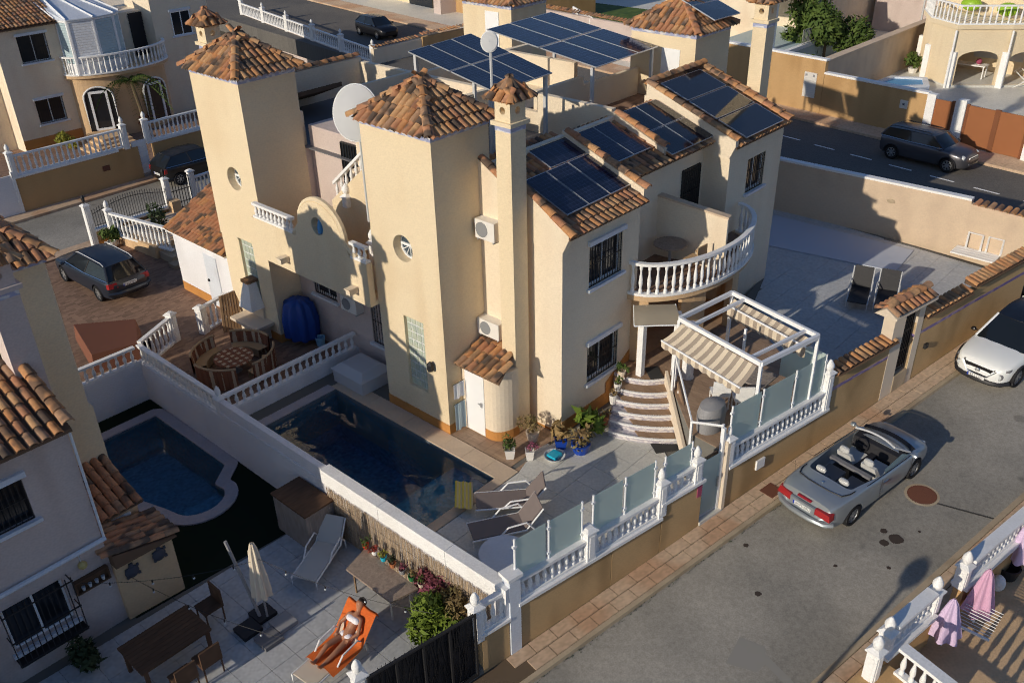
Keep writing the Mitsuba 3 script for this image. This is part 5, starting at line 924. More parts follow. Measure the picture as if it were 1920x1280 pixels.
for lab, x in (('at the left end of the upper left balustrade', -.35), ('left of the white ramp gate', 5.0), ('right of the white ramp gate', 6.15), ('at the corner behind the black car', 10.3)): pillar('pillar', 'white ball pillar '+lab, (x, 27.5), 1.5, 2.75, .25, ang=0)
wg = thing('panel_gate', 'white panelled gate at the left edge of the photo', 'gate'); part(wg, 'leaf', B().box(-3.0, 27.4, -.15, -.55, 27.46, 1.7), 'whitewall'); part(wg, 'post', B().box(-.55, 27.35, -.2, -.42, 27.5, 1.85), 'white')
wg = thing('panel_gate', 'white pedestrian gate between the upper left balustrades', 'gate'); part(wg, 'leaf', B().box(5.25, 27.5, -.1, 6.0, 27.55, 1.75), 'whitewall'); b = B()
for i in range(6): z = .1+i*.27; b.box(5.27, 27.47, z, 5.98, 27.5, z+.22)
part(wg, 'panels', b, 'whitemetal', kind='stuff')
est = thing('entrance_steps', 'terracotta entrance steps at the arched door, upper left', 'steps')
for i in range(4): part(est, 'step', B().box(5.0-i*.0+i*.3, 31.2+i*.35, .3, 7.4, 34.0, .42+i*.12), 'ochrepale')
# ---------------------------------------------------------------- across the big street
fwr = thing('street_wall', 'tall tan wall with white plaque across the big street', 'wall')
def qbox(a0, a1, b0, b1, z0, z1):
    q = [Q(a0, b0), Q(a0, b1), Q(a1, b1), Q(a1, b0)]; return B().hexa([(x, y, z0) for x, y in q], [(x, y, z1) for x, y in q])
part(fwr, 'panel', qbox(5.35, 12.4, 4.4, 4.65, .9, 3.75), 'tanorange'); part(fwr, 'coping', qbox(5.3, 12.4, 4.35, 4.7, 3.75, 3.85), 'white')
fwr2 = thing('street_wall', 'lower tan wall with white coping left of the brown gates', 'wall'); part(fwr2, 'panel', qbox(-.35, 5.33, 4.4, 4.65, .9, 3.1), 'tanorange'); part(fwr2, 'coping', qbox(-.4, 5.33, 4.35, 4.7, 3.1, 3.2), 'white')
fwr3 = thing('street_wall', 'tan wall with white coping right of the large brown gate', 'wall'); part(fwr3, 'panel', qbox(-16, -5.25, 4.4, 4.65, .9, 2.9), 'tanorange'); part(fwr3, 'coping', qbox(-16, -5.3, 4.35, 4.7, 2.9, 3.0), 'white'); part(fwr3, 'pillar', qbox(-5.9, -5.22, 4.36, 4.7, .9, 3.25), 'white')
for lab, a in (('left of the small brown gate', -.5), ('between the two brown gates', -2.0)): t = thing('gate_pillar', 'white-edged gate pillar '+lab, 'pillar'); part(t, 'shaft', qbox(a-.28, a+.14, 4.36, 4.68, .9, 3.15), 'white')
for lab, a0, a1 in (('small solid brown metal gate across the big street', -1.7, -.66), ('large solid brown double gate across the big street', -5.2, -2.3)):
    t = thing('brown_gate', lab, 'gate'); part(t, 'leaf', qbox(a0, a1, 4.45, 4.5, 1.05, 2.95), 'browngate'); part(t, 'frame', qbox(a0, a0+.12, 4.43, 4.52, 1.0, 3.0), 'browngatedark'); part(t, 'frame', qbox(a1-.12, a1, 4.43, 4.52, 1.0, 3.0), 'browngatedark')
    if a1-a0 < -2 or a0 < -4: part(t, 'centre_post', qbox((a0+a1)/2-.12, (a0+a1)/2+.12, 4.42, 4.53, 1.0, 3.0), 'browngatedark')
sgp = thing('wall_plaque', 'tall white notice plaque with two small emblems on the tan wall', 'sign'); part(sgp, 'board', qbox(5.75, 6.5, 4.36, 4.4, 1.75, 3.05), 'stoneplaque')
for a in (6.38, 5.92): part(sgp, 'emblem', qbox(a-.06, a+.06, 4.345, 4.36, 2.84, 2.96), 'grey')
b = B()
for i in range(7): b.mesh(qbox(5.85, 6.4-(.1 if i == 6 else 0), 4.352, 4.36, 2.62-i*.1, 2.635-i*.1).tm())
part(sgp, 'text_lines', b, 'lightgrey', kind='stuff')
sgp = thing('wall_plaque', 'small blue-white house number plate on the shaded wall', 'sign'); part(sgp, 'board', qbox(.55, .95, 4.37, 4.4, 2.2, 2.6), 'stoneplaque'); part(sgp, 'mark', qbox(.7, .8, 4.36, 4.37, 2.35, 2.45), 'slate')
dgw = thing('garden_wall', 'long tan garden wall running back beside the small blue pool', 'wall'); part(dgw, 'panel', B().hexa([(32.6, 5.25, .9), (54, 4.8, .9), (54, 5.1, .9), (32.6, 5.55, .9)], [(32.6, 5.25, 3.4), (54, 4.8, 3.4), (54, 5.1, 3.4), (32.6, 5.55, 3.4)]), 'coping'); part(dgw, 'coping', B().hexa([(32.7, 5.15, 3.4), (54, 4.7, 3.4), (54, 5.2, 3.4), (32.7, 5.65, 3.4)], [(32.7, 5.15, 3.5), (54, 4.7, 3.5), (54, 5.2, 3.5), (32.7, 5.65, 3.5)]), 'coping')
pp_ = thing('plunge_pool', 'small raised blue plunge pool in the yard across the street', 'pool'); part(pp_, 'rim', B().prism(sg.Polygon([(39.2, 4.7), (41.2, 4.4), (42.0, 2.6), (40.2, 1.8), (39.0, 3.0)]).difference(sg.Polygon([(39.2, 4.7), (41.2, 4.4), (42.0, 2.6), (40.2, 1.8), (39.0, 3.0)]).buffer(-.3)), 1.0, 1.35), 'sillwhite'); part(pp_, 'water', B().prism(sg.Polygon([(39.2, 4.7), (41.2, 4.4), (42.0, 2.6), (40.2, 1.8), (39.0, 3.0)]).buffer(-.29), 1.0, 1.25), 'lightblue')
# house with arcaded porch, upper right
HR = thing('house', 'cream house with arcaded porch and rounded white balcony at the upper right', 'house')
PR = [np.array(p) for p in ((45.2, 4.4), (43.0, 3.2), (41.8, 1.35), (43.45, -.95), (45.2, -2.6), (48, -3.4))]
for i in range(5):
    p0, p1 = PR[i], PR[i+1]; L = np.linalg.norm(p1-p0); d = (p1-p0)/L; M = frame((p0[0], p0[1], 0), (d[0], d[1], 0), (-d[1], d[0], 0))
    m = Manifold.cube((L, .3, 3.15)).translate((0, 0, 1.1))
    r = L/2-.28; hole = Manifold.cube((2*r, 1, 1.45 if i != 0 else .01)).translate((L/2-r, -.4, 1.12))+Manifold.cylinder(1, r, r, 24).scale((1, .42, 1)).rotate((90, 0, 0)).translate((L/2, .6, 2.57))
    part(HR, 'arcade', B().mesh(m-hole if i in (2, 3) else m, M), 'cream')
    part(HR, 'column', B().box(p0[0]-.16, p0[1]-.16, 1.0, p0[0]+.16, p0[1]+.16, 3.0), 'white')
part(HR, 'balcony_slab', B().prism([tuple(p+(p-np.array([46, .5]))*.05) for p in PR]+[(48, 4.4)], 4.25, 4.5), 'cream'); part(HR, 'porch_floor', B().prism([tuple(p) for p in PR]+[(48, 4.4)], .9, 1.12), 'tilegrey'); part(HR, 'wall', B().box(46.5, -8, .9, 56, 4.3, 7.5), 'cream')
part(HR, 'porch_window', B().box(46.42, -1.2, 1.9, 46.5, 1.6, 3.3), 'lightgrey')
balustrade('balcony_balustrade', 'rounded white balcony balustrade at the upper right corner', [tuple(p+(p-np.array([46, .5]))*.03) for p in PR], 4.5, 1.05, step=.33)
for i, (p, c) in enumerate((((45.2, 2.0), 'leafbright'), ((44.6, -.2), 'leafbright'))):
    t = thing('beach_ball', ('lime green inflatable on the upper right balcony, left', 'lime green inflatable on the upper right balcony, right')[i], 'inflatable'); part(t, 'body', B().sphere((*p, 5.05), .42, 7, (1, 1.4, .9)), 'lime', 40)
tb = thing('porch_table', 'white rectangular table on the arcaded porch', 'table'); part(tb, 'top', B().box(44.2, .2, 1.82, 45.0, 2.2, 1.88), 'white')
for x, y in ((44.25, .25), (44.9, .25), (44.25, 2.1), (44.9, 2.1)): part(tb, 'leg', B().box(x, y, 1.12, x+.06, y+.06, 1.82), 'white')
pt = thing('vase', 'small red-pink flower vase on the white porch table', 'vase'); part(pt, 'flowers', B().sphere((44.6, .7, 2.05), .17, 6), 'pinkdark', 40); part(pt, 'pot', B().lathe([(.06, 0), (.09, .1)], (44.6, .7, 1.88), 8), 'white')
ar = thing('clothes_airer', 'folding white clothes airer beside the arcaded porch', 'clothes airer'); b = B()
for x in (43.9, 44.9): b.tube([(x, -2.8, 1.0), (x, -1.6, 1.9)], .02, 4).tube([(x, -1.6, 1.0), (x, -2.8, 1.9)], .02, 4)
for i in range(7): y = -3.0+i*.25; b.tube([(43.8, y, 1.92), (45.0, y, 1.92)], .012, 4)
part(ar, 'frame', b, 'white'); dp = thing('downpipe', 'white downpipe at the arcaded porch corner, upper right', 'downpipe'); part(dp, 'pipe', B().tube([(41.55, 1.4, 1.0), (41.6, 1.4, 4.2)], .06, 6), 'white')
dp = thing('downpipe', 'white downpipe between the two porch arches, upper right', 'downpipe'); part(dp, 'pipe', B().tube([(43.25, -1.1, 1.0), (43.3, -1.1, 4.2)], .06, 6), 'white')
# buildings behind
HB = thing('house', 'pale house with railed terrace beyond the trees at the top right', 'house'); part(HB, 'wall', B().box(46.5, 12.0, .9, 58, 24, 7.5), 'pale'); part(HB, 'terrace', B().box(38.5, 10.2, .9, 46.5, 15.5, 2.2), 'skyshutter'); part(HB, 'terrace_edge', B().box(38.4, 10.1, 2.2, 46.5, 10.4, 2.42), 'white'); part(HB, 'porch_pillar', B().box(43.4, 10.4, 2.2, 43.75, 10.75, 5.2), 'white'); part(HB, 'porch_pillar', B().box(39.4, 11.4, 2.2, 39.75, 11.75, 5.2), 'white'); part(HB, 'porch_roof', B().box(39.0, 11.2, 5.2, 47, 16, 5.5), 'ochrepale'); b = B(); bars(b, 41.0, 46.4, 2.42, 3.3, 0, fx(0, 10.2), 30, .015, 1); part(HB, 'railing', b, 'grey')
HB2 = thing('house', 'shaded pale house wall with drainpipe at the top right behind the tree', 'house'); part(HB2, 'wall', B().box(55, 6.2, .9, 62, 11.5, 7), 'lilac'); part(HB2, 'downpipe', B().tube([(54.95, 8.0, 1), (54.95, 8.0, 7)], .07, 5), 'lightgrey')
HC = thing('house', 'cream building with white doors across the street at the top centre', 'house'); part(HC, 'wall', qbox(34, 46, 9.0, 16, .9, 7), 'tanorange'); part(HC, 'pilaster', qbox(37.6, 38.2, 8.2, 9.0, .9, 7), 'cream'); part(HC, 'door', qbox(41, 42.2, 8.9, 9.0, 1.2, 3.2), 'white'); part(HC, 'pilaster', qbox(43.6, 44.6, 7.4, 9.0, .9, 7), 'lilac'); part(HC, 'window', qbox(46.5, 50, 8.6, 8.7, .9, 3.2), 'glassdark'); part(HC, 'wall', qbox(46, 58, 8.8, 16, .9, 7), 'cream')
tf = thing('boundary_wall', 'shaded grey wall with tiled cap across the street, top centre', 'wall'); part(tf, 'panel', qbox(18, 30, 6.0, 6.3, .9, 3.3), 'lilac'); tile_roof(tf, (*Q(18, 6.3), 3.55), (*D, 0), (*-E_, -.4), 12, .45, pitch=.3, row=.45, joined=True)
fpn = thing('picket_panel', 'white slatted fence panel at the top centre behind the panels', 'fence panel'); b = B()
for i in range(11): y = 23.3+i*.34; b.box(36.6+i*.24-.05, y, 1.2, 36.6+i*.24+.02, y+.2, 3.3)
part(fpn, 'slats', b, 'white', kind='stuff'); part(fpn, 'rail', B().hexa([(36.5, 23.2, 3.2), (39.1, 27, 3.2), (39.2, 27, 3.2), (36.6, 23.2, 3.2)][::-1], [(36.5, 23.2, 3.35), (39.1, 27, 3.35), (39.2, 27, 3.35), (36.6, 23.2, 3.35)][::-1]), 'white'); 
single('lawn', B().hexa([(40, 25, 1.0), (52, 25, 1.0), (52, 36, 1.0), (41, 36, 1.0)], [(40, 25, 1.05), (52, 25, 1.05), (52, 36, 1.05), (41, 36, 1.05)]), 'leaf', 'small green lawn at the top centre beyond the white slats', 'lawn', kind='stuff')
# fence of the rear plot along the big street
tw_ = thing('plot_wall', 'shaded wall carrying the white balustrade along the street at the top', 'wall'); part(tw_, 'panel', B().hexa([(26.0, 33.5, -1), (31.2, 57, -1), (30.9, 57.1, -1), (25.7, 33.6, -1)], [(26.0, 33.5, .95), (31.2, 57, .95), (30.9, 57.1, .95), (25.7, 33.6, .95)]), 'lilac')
tp = [np.array((25.85+i*(30.9-25.85)/5, 33.6+i*(57-33.6)/5)) for i in range(6)]
for i in range(5): balustrade('plot_balustrade', 'white balustrade bay along the street at the top, number %s from the cream wall' % ('one', 'two', 'three', 'four', 'five')[i] if False else 'white balustrade bay on the shaded plot wall, %s from the dark car' % ('nearest', 'second', 'third', 'fourth', 'fifth')[i], [tp[i], tp[i+1]], .95, .9, joined=True, step=.33)
for i in range(6): pillar('plot_pillar', 'white ball pillar of the shaded plot wall, %s from the dark car' % ('nearest', 'second', 'third', 'fourth', 'fifth', 'sixth')[i], tp[i], .9, 2.15, .3, ang=.2)
tw2 = thing('plot_wall', 'sunlit pale wall with tiled cap below the parked dark car at the top', 'wall'); part(tw2, 'panel', B().hexa([(25.6, 33.2, -1), (29.9, 33.1, -1), (29.9, 33.4, -1), (25.6, 33.5, -1)], [(25.6, 33.2, 1.9), (29.9, 33.1, 1.9), (29.9, 33.4, 1.9), (25.6, 33.5, 1.9)]), 'pale'); part(tw2, 'panel', B().hexa([(29.9, 33.0, -1), (34.2, 32.7, -1), (34.2, 33.0, -1), (29.9, 33.3, -1)], [(29.9, 33.0, 2.0), (34.2, 32.7, 2.0), (34.2, 33.0, 2.0), (29.9, 33.3, 2.0)]), 'tanorange'); tile_roof(tw2, (29.9, 33.4, 2.2), (4.3, -.3, 0), (0, -1, -.3), 4.3, .5, pitch=.3, row=.5, joined=True)
tile_roof(tw2, (25.6, 33.6, 2.05), (1, 0, 0), (0, -1, -.3), 4.3, .5, pitch=.3, row=.5, joined=True)
# near-right house boundary across the street
nfw = 5.62
nr = struct('patio', B().prism([W(4.4, 5.6)[:2], W(16, 5.6)[:2], W(16, 12)[:2], W(4.0, 12)[:2]][::-1], -1.6, -.55), 'ochrepale', 'near right patio with washing and tables')
nwl = thing('near_wall', 'tan wall with white coping along the near right patio', 'wall'); 
def nbox(s0, s1, n0, n1, z0, z1): return B().box(s0, -n1, z0, s1, -n0, z1, WM)
part(nwl, 'panel', nbox(4.9, 6.75, 5.52, 5.75, -1.2, .28), 'tanorange'); part(nwl, 'panel', nbox(7.9, 13, 5.52, 5.75, -1.2, .28), 'tanorange'); part(nwl, 'coping', nbox(4.9, 6.75, 5.44, 5.82, .28, .36), 'white'); part(nwl, 'coping', nbox(7.9, 13, 5.44, 5.82, .28, .36), 'white'); part(nwl, 'base', nbox(3.9, 5.0, 5.55, 7.0, -1.2, .15), 'tanorange')
for lab, s, n in (('at the bottom corner of the near right patio', 4.45, 5.75), ('second from the bottom on the near right wall', 5.05, 5.62), ('left of the near right patio opening', 6.78, 5.62), ('right of the near right patio opening', 7.95, 5.62), ('near the right edge of the photo on the near wall', 10.9, 5.62)): pillar('near_pillar', 'white ball pillar '+lab, W(s, n), -.1 if n > 5.7 else .3, .98, .24, ballh=.36)
balustrade('near_balustrade', 'white balustrade by the draped pink parasol, near right', [W(5.2, 5.63), W(6.62, 5.63)], .36, .66, rail=.13, step=.19); balustrade('near_balustrade', 'white balustrade at the right edge beside the black pot', [W(8.1, 5.63), W(10.75, 5.63)], .36, .66, rail=.13, step=.19)
balustrade('near_balustrade', 'white balustrade with hanging pink cloth cut by the bottom edge', [W(4.95, 6.0), W(4.7, 8.4)], .15, .75, rail=.12, step=.22)
# ---------------------------------------------------------------- cars
def sect(hw, zb, zt, crown):
    h = zt-zb
    r = [(hw*.84, zb), (hw*.95, zb+.07), (hw*.99, zb+.33*h), (hw, zb+.58*h), (hw*.985, zb+.80*h), (hw*.945, zt-.05), (hw*.87, zt-.008), (hw*.55, zt+crown*.7), (0, zt+crown)]
    return [(0, zb)]+[(-y, z) for y, z in r[:-1]]+[(0, zt+crown)]+[(y, z) for y, z in r[:-1]][::-1]
def loft(st):
    """closed body from stations (x, half width, z bottom, z top, crown)"""
    S = [np.array([(x, y, z) for y, z in sect(hw, zb, zt, cr)]) for x, hw, zb, zt, cr in st]; n = len(S[0]); b = []; f = []
    for s in S: b += s.tolist()
    for i in range(len(S)-1):
        for j in range(n): k = (j+1) % n; f += [(i*n+j, (i+1)*n+j, (i+1)*n+k), (i*n+j, (i+1)*n+k, i*n+k)]
    for e, base in ((0, 0), (1, (len(S)-1)*n)):
        c = len(b); b.append(S[-e].mean(0).tolist() if e else S[0].mean(0).tolist())
        for j in range(n): k = (j+1) % n; f.append((c, base+j, base+k) if e == 0 else (c, base+k, base+j))
    m = Manifold(m3.Mesh(np.array(b, np.float32), np.array(f, np.uint32)))
    if m.volume() < 0: m = Manifold(m3.Mesh(np.array(b, np.float32), np.array(f, np.uint32)[:, ::-1]))
    return m
def smooth_st(key, n=40):
    k = np.array(key, float); xs = np.linspace(k[0, 0], k[-1, 0], n); from scipy.interpolate import PchipInterpolator as PI_
    return np.c_[xs, *[PI_(k[:, 0], k[:, i])(xs) for i in range(1, 5)]]
WHC = {}
def wheel(car, x, y, r, side, M, spokes=7):
    Mw = M @ np.array([[1, 0, 0, x], [0, 0, side, y], [0, 1, 0, r], [0, 0, 0, 1.]])
    w = .11
    part(car, 'wheel', B().lathe([(r*.66, -w), (r*.93, -w), (r, -w*.7), (r, w*.7), (r*.93, w), (r*.68, w), (r*.66, w*.5)], n=22, M=Mw), 'rubber', 40)
    k = [q for q in scene if q.startswith(car+'__wheel') and q.count('__') == 1][-1]
    b = B().lathe([(r*.66, w*.75), (r*.60, w*.80), (r*.58, w*.3)], n=22, M=Mw, cap=False).lathe([(.0, w*.75), (r*.16, w*.72), (r*.17, w*.3)], n=10, M=Mw)
    for i in range(spokes):
        a = 2*PI*i/spokes; c, s = math.cos(a), math.sin(a); q = [(u*c-v*s, u*s+v*c) for u, v in ((r*.1, -r*.075), (r*.62, -r*.09), (r*.62, r*.09), (r*.1, r*.075))]
        b.raw([(px, py, w*.35) for px, py in q]+[(px, py, w*.72) for px, py in q], [(3, 2, 1, 0), (4, 5, 6, 7), (0, 1, 5, 4), (1, 2, 6, 5), (2, 3, 7, 6), (3, 0, 4, 7)], Mw)
    part(k, 'rim', b, 'wheelrim', 40)
    part(k, 'brake_disc', B().lathe([(0, 0.01), (r*.6, .01), (r*.6, .03), (0, .03)], n=14, M=Mw), 'dark')
def panel_on(car, name, m, pts, M, off=.004, th=.02): part(car, name, B().hexa(pts[0], pts[1]), m)
def car(name, label, paint, pos, heading, W2, body, axles, r, cabin=None, rake=(.12,), roofm=None, tilt=0., plate=None, front=True, estate=False, lampw=.34, spokes=7, cat='car'):
    c = thing(name, label, cat); M = rotz(heading, pos)
    if tilt: Mt = np.eye(4); Mt[:3, 0] = (math.cos(tilt), 0, math.sin(tilt)); Mt[:3, 2] = (-math.sin(tilt), 0, math.cos(tilt)); M = M @ Mt
    st = smooth_st(body); m = loft(st)
    for ax in axles:
        for s in (-1, 1): m = m-Manifold.cylinder(.6, r*1.13, r*1.13, 28).rotate((90, 0, 0)).translate((ax, s*(W2-.02)+.3, r))
    x0, x1 = body[0][0], body[-1][0]
    if cabin is None: return c, M, m, st
    part(c, 'body', B().mesh(m, M), paint, 28)
    cabin_parts(c, M, cabin, paint, roofm or paint)
    for ax in axles:
        for s in (-1, 1): wheel(c, ax, s*(W2-.12), r, s, M, spokes)
    return c, M, m, st
def cabin_parts(c, M, cb, paint, roofm):
    """cb: base front x, roof front x, roof rear x, base rear x, z front, z rear base, z roof, half width base, half width roof"""
    xb0, xr0, xr1, xb1, zf, zr, zt, wb, wr = cb
    bt = [(xb0, -wb*.93, zf), (xb0, wb*.93, zf), (xb1, wb*.9, zr), (xb1, -wb*.9, zr)]; midx = (xb0+xb1)/2
    L = lambda a, b_, t: tuple(np.array(a)*(1-t)+np.array(b_)*t)
    tp = [(xr0, -wr*.95, zt-.03), (xr0, wr*.95, zt-.03), (xr1, wr*.93, zt-.05), (xr1, -wr*.93, zt-.05)]
    g = B(); zc = .5*(zf+zr)
    left = [(xb0, wb*.93, zf), (midx, wb, zc), (xb1, wb*.9, zr)]; ltop = [(xr0, wr*.95, zt-.03), ((xr0+xr1)/2, wr, zt-.015), (xr1, wr*.93, zt-.05)]
    fl = lambda P: [(x, -y, z) for x, y, z in P]
    for A, T_ in ((left, ltop), (fl(left), fl(ltop))): g.raw(A+T_, [(0, 1, 4, 3), (1, 2, 5, 4)], M)
    def curved(y0a, pa, pb, bow): return None
    n = 7; P = []
    for i in range(n):
        t = i/(n-1); y = 1-2*t; bow = .14*(1-y*y); P.append([(xb0+bow, y*wb*.93, zf-.0), (xr0+bow*.8, y*wr*.95, zt-.03+.02*(1-y*y))])
    part(c, 'windscreen', B().grid(np.array(P), M), 'carglass', True)
    P = [[(xb1-.06*(1-(1-2*i/(n-1))**2), (1-2*i/(n-1))*wb*.9, zr), (xr1-.05*(1-(1-2*i/(n-1))**2), (1-2*i/(n-1))*wr*.93, zt-.05+.02*(1-(1-2*i/(n-1))**2))] for i in range(n)]
    part(c, 'rear_window', B().grid(np.array(P), M), 'carglass', True); part(c, 'side_windows', g, 'carglass', kind='stuff')
    R_ = []
    for u in np.linspace(0, 1, 8):
        x = xr0+(xr1-xr0)*u; row = []
        for y in np.linspace(-1, 1, 9): bow = .11*(1-y*y) if u == 0 else (-.05*(1-y*y) if u == 1 else 0); row.append((x+bow, y*wr*(.955+.045*math.sin(PI*u)), zt-.03-(.02*u)+.05*math.sin(PI*min(1, u*1.0))*.9+.035*(1-y*y)))
        R_.append(row)
    top = np.array(R_); bot = top-[0, 0, .035]; b = B().grid(top, M).grid(bot, M, True)
    for e in (0, -1): b.raw(list(top[:, e])+list(bot[:, e]), [(i, i+1, 9+i-1+0, 8+i) for i in range(7)], M); b.raw(list(top[e])+list(bot[e]), [(i, i+1, 10+i, 9+i) for i in range(8)], M)
    part(c, 'roof', b, roofm, 40)
    for A, T_, nm in ((left[0], ltop[0], 'a_pillar'), (left[1], ltop[1], 'b_pillar'), (left[2], ltop[2], 'c_pillar')):
        for s in (1, -1):
            a, t = np.array(A)*[1, s, 1], np.array(T_)*[1, s, 1]; part(c, nm, B().tube([a, t], .035 if nm[0] != 'b' else .025, 5, M), paint if nm[0] != 'b' else 'dark')
    for s in (1, -1): part(c, 'window_trim', B().tube([(xb0, s*wb*.945, zf), (midx, s*(wb+.012), zc), (xb1, s*wb*.915, zr)], .016, 4, M), 'chrome')
    sd = B()
    for s in (.42, -.42): 
        sd.box(midx-.1, s-.22, zf-.25, midx+.06, s+.22, zt-.5, M).box(midx-.06, s-.11, zt-.5, midx+.03, s+.11, zt-.3, M)
    part(c, 'seats', sd, 'midgrey', kind='stuff')
def mirror_(c, M, x, y, z, m):
    for s in (1, -1): part(c, 'mirror', B().lathe([(.02, -.06), (.07, -.05), (.08, .0), (.06, .06), (.01, .08)], (0, 0, 0), 8, M @ np.array([[1, 0, 0, x], [0, 0, s, s*(y+.12)], [0, .8, 0, z], [0, 0, 0, 1.]])).box(x-.02, min(s*y-.02, s*(y+.1)), z-.02, x+.02, max(s*y, s*(y+.1)), z+.01, M), m, 40)
def plate_(c, M, x, z, txt, rear, w=.52):
    """number plate, facing -x (rear) or +x"""
    s = -1 if rear else 1; p = part(c, 'number_plate', B().box(min(x, x+s*.012), -w/2, z-.055, max(x, x+s*.012), w/2, z+.055, M), 'plate')
    part(p, 'eu_band', B().box(min(x+s*.012, x+s*.014), (w/2-.045) if rear else (-w/2), z-.055, max(x+s*.012, x+s*.014), w/2 if rear else (-w/2+.045), z+.055, M), 'eublue')
    t = meshkit.text_mesh(txt, .075, .002); v = t.vertices-[t.bounds[:, 0].mean(), 0, 0]; k = .43/np.ptp(v[:, 0]); v[:, 0] *= k
    Mt = np.array([[0, 0, s, x+s*.013], [s, 0, 0, -.02*s], [0, 1, 0, z-.037], [0, 0, 0, 1.]]) if not rear else np.array([[0, 0, -1, x-.013], [-1, 0, 0, -.02], [0, 1, 0, z-.037], [0, 0, 0, 1.]])
    part(p, 'characters', B().raw(v, t.faces, M @ Mt), 'ink', kind='stuff')
def lamp(c, nm, pts_b, pts_t, m, M): part(c, nm, B().hexa([M[:3, :3] @ np.array(q)+M[:3, 3] for q in pts_b], [M[:3, :3] @ np.array(q)+M[:3, 3] for q in pts_t]), m)
def conform(st, x):  # half width, bottom, top of the body at x
    return [np.interp(x, st[:, 0], st[:, i]) for i in range(1, 5)]
# ---- silver convertible
CB = [(-2.36, .50, .40, .62, .0), (-2.31, .66, .30, .86, .02), (-2.18, .77, .25, .965, .03), (-1.85, .83, .22, .99, .03), (-1.2, .86, .20, .985, .03), (-.3, .865, .18, .93, .02), (.6, .86, .18, .905, .03), (1.05, .85, .19, .885, .05), (1.7, .81, .22, .79, .055), (2.02, .71, .27, .68, .04), (2.14, .58, .32, .60, .02), (2.19, .42, .38, .54, 0)]
cz = zroad(9.9)
cc, CM, cm, cst = car('convertible', 'silver open-top convertible with grey seats parked along the tan wall', 'carsilver', (5.97, -9.34, cz+.0), math.radians(-10.6), .86, CB, (-1.39, 1.27), .315, tilt=.0625)
cut = Manifold.batch_hull([Manifold.cylinder(1.5, .16, .16, 14).translate((x, y, .42)) for x, y in ((-1.22, .48), (-1.22, -.48), (-.2, .60), (-.2, -.60), (.70, .58), (.70, -.58))])
part(cc, 'body', B().mesh(cm-cut, CM), 'carsilver', 28)
for ax in (-1.39, 1.27):
    for s in (-1, 1): wheel(cc, ax, s*.74, .315, s, CM)
part(cc, 'interior_tub', B().box(-1.3, -.62, .40, .9, .62, .46, CM), 'dark')
for nm, sx, sy in (('front_seat', .05, .36), ('front_seat', .05, -.36), ('rear_seat', -.95, .34), ('rear_seat', -.95, -.34)):
    f = nm[0] == 'f'; h = .98 if f else .9; b = B(); w = .25
    b.hexa([CM[:3, :3] @ np.array(q)+CM[:3, 3] for q in ((sx-.02, sy-w, .46), (sx+.45, sy-w, .46), (sx+.45, sy+w, .46), (sx-.02, sy+w, .46))], [CM[:3, :3] @ np.array(q)+CM[:3, 3] for q in ((sx-.02, sy-w, .58), (sx+.5, sy-w, .62), (sx+.5, sy+w, .62), (sx-.02, sy+w, .58))])
    b.hexa([CM[:3, :3] @ np.array(q)+CM[:3, 3] for q in ((sx-.14, sy-w, .5), (sx+.04, sy-w, .5), (sx+.04, sy+w, .5), (sx-.14, sy+w, .5))], [CM[:3, :3] @ np.array(q)+CM[:3, 3] for q in ((sx-.30, sy-w*.8, h), (sx-.20, sy-w*.8, h), (sx-.20, sy+w*.8, h), (sx-.30, sy+w*.8, h))])
    k = part(cc, nm, b, 'seatgrey' if f else 'midgrey'); part(k, 'headrest', B().lathe([(.0, 0), (.13, .02), (.15, .09), (.12, .16), (0, .18)], (0, 0, 0), 10, CM @ np.array([[.5, 0, 0, sx-.27], [0, 1, 0, sy], [0, 0, 1, h+.02], [0, 0, 0, 1.]])), 'seatgrey', 40)
part(cc, 'roll_bar_cover', B().box(-.48, -.6, .78, -.36, .6, .86, CM), 'midgrey')
part(cc, 'console', B().box(-.3, -.09, .45, .75, .09, .68, CM), 'dark'); part(cc, 'dashboard', B().hexa([CM[:3, :3] @ np.array(q)+CM[:3, 3] for q in ((.62, -.68, .6), (.98, -.68, .6), (.98, .68, .6), (.62, .68, .6))], [CM[:3, :3] @ np.array(q)+CM[:3, 3] for q in ((.70, -.68, .9), (1.02, -.7, .93), (1.02, .7, .93), (.70, .68, .9))]), 'dark')
sa = np.array([[0, 0, 1, .58], [1, 0, 0, .36], [0, 1, 0, .80], [0, 0, 0, 1.]]); part(cc, 'steering_wheel', B().tube([(.18*math.cos(t), .18*math.sin(t), .05*math.sin(t)) for t in np.linspace(0, 2*PI, 18, endpoint=False)], .017, 5, CM @ sa, True).box(-.17, -.02, -.02, .17, .02, .02, CM @ sa), 'dark')
P = np.array([[(1.12+.16*(1-y*y), y*.70, .90), (.52+.13*(1-y*y), y*.56, 1.30)] for y in np.linspace(-1, 1, 9)])
part(cc, 'windscreen', B().grid(P, CM), 'pane', True); part(cc, 'windscreen_frame', B().tube([P[0, 0], P[0, 1]], .03, 6, CM).tube(P[:, 1], .028, 6, CM).tube([P[-1, 0], P[-1, 1]], .03, 6, CM), 'lightgrey', 40)
part(cc, 'cowl', B().grid(np.array([[(1.16+.16*(1-y*y), y*.72, .918), (1.30+.17*(1-y*y), y*.74, .925)] for y in np.linspace(-1, 1, 9)]), CM), 'dark')
for s in (1, -1): part(cc, 'side_glass', B().raw([(.98, s*.755, .93), (-.1, s*.775, .93), (-.1, s*.74, 1.02), (.72, s*.70, 1.06)], [(0, 1, 2, 3)], CM), 'greenglass'); part(cc, 'belt_trim', B().tube([(1.0, s*.79, .915), (.2, s*.80, .935), (-.9, s*.80, .985)], .012, 4, CM), 'dark')
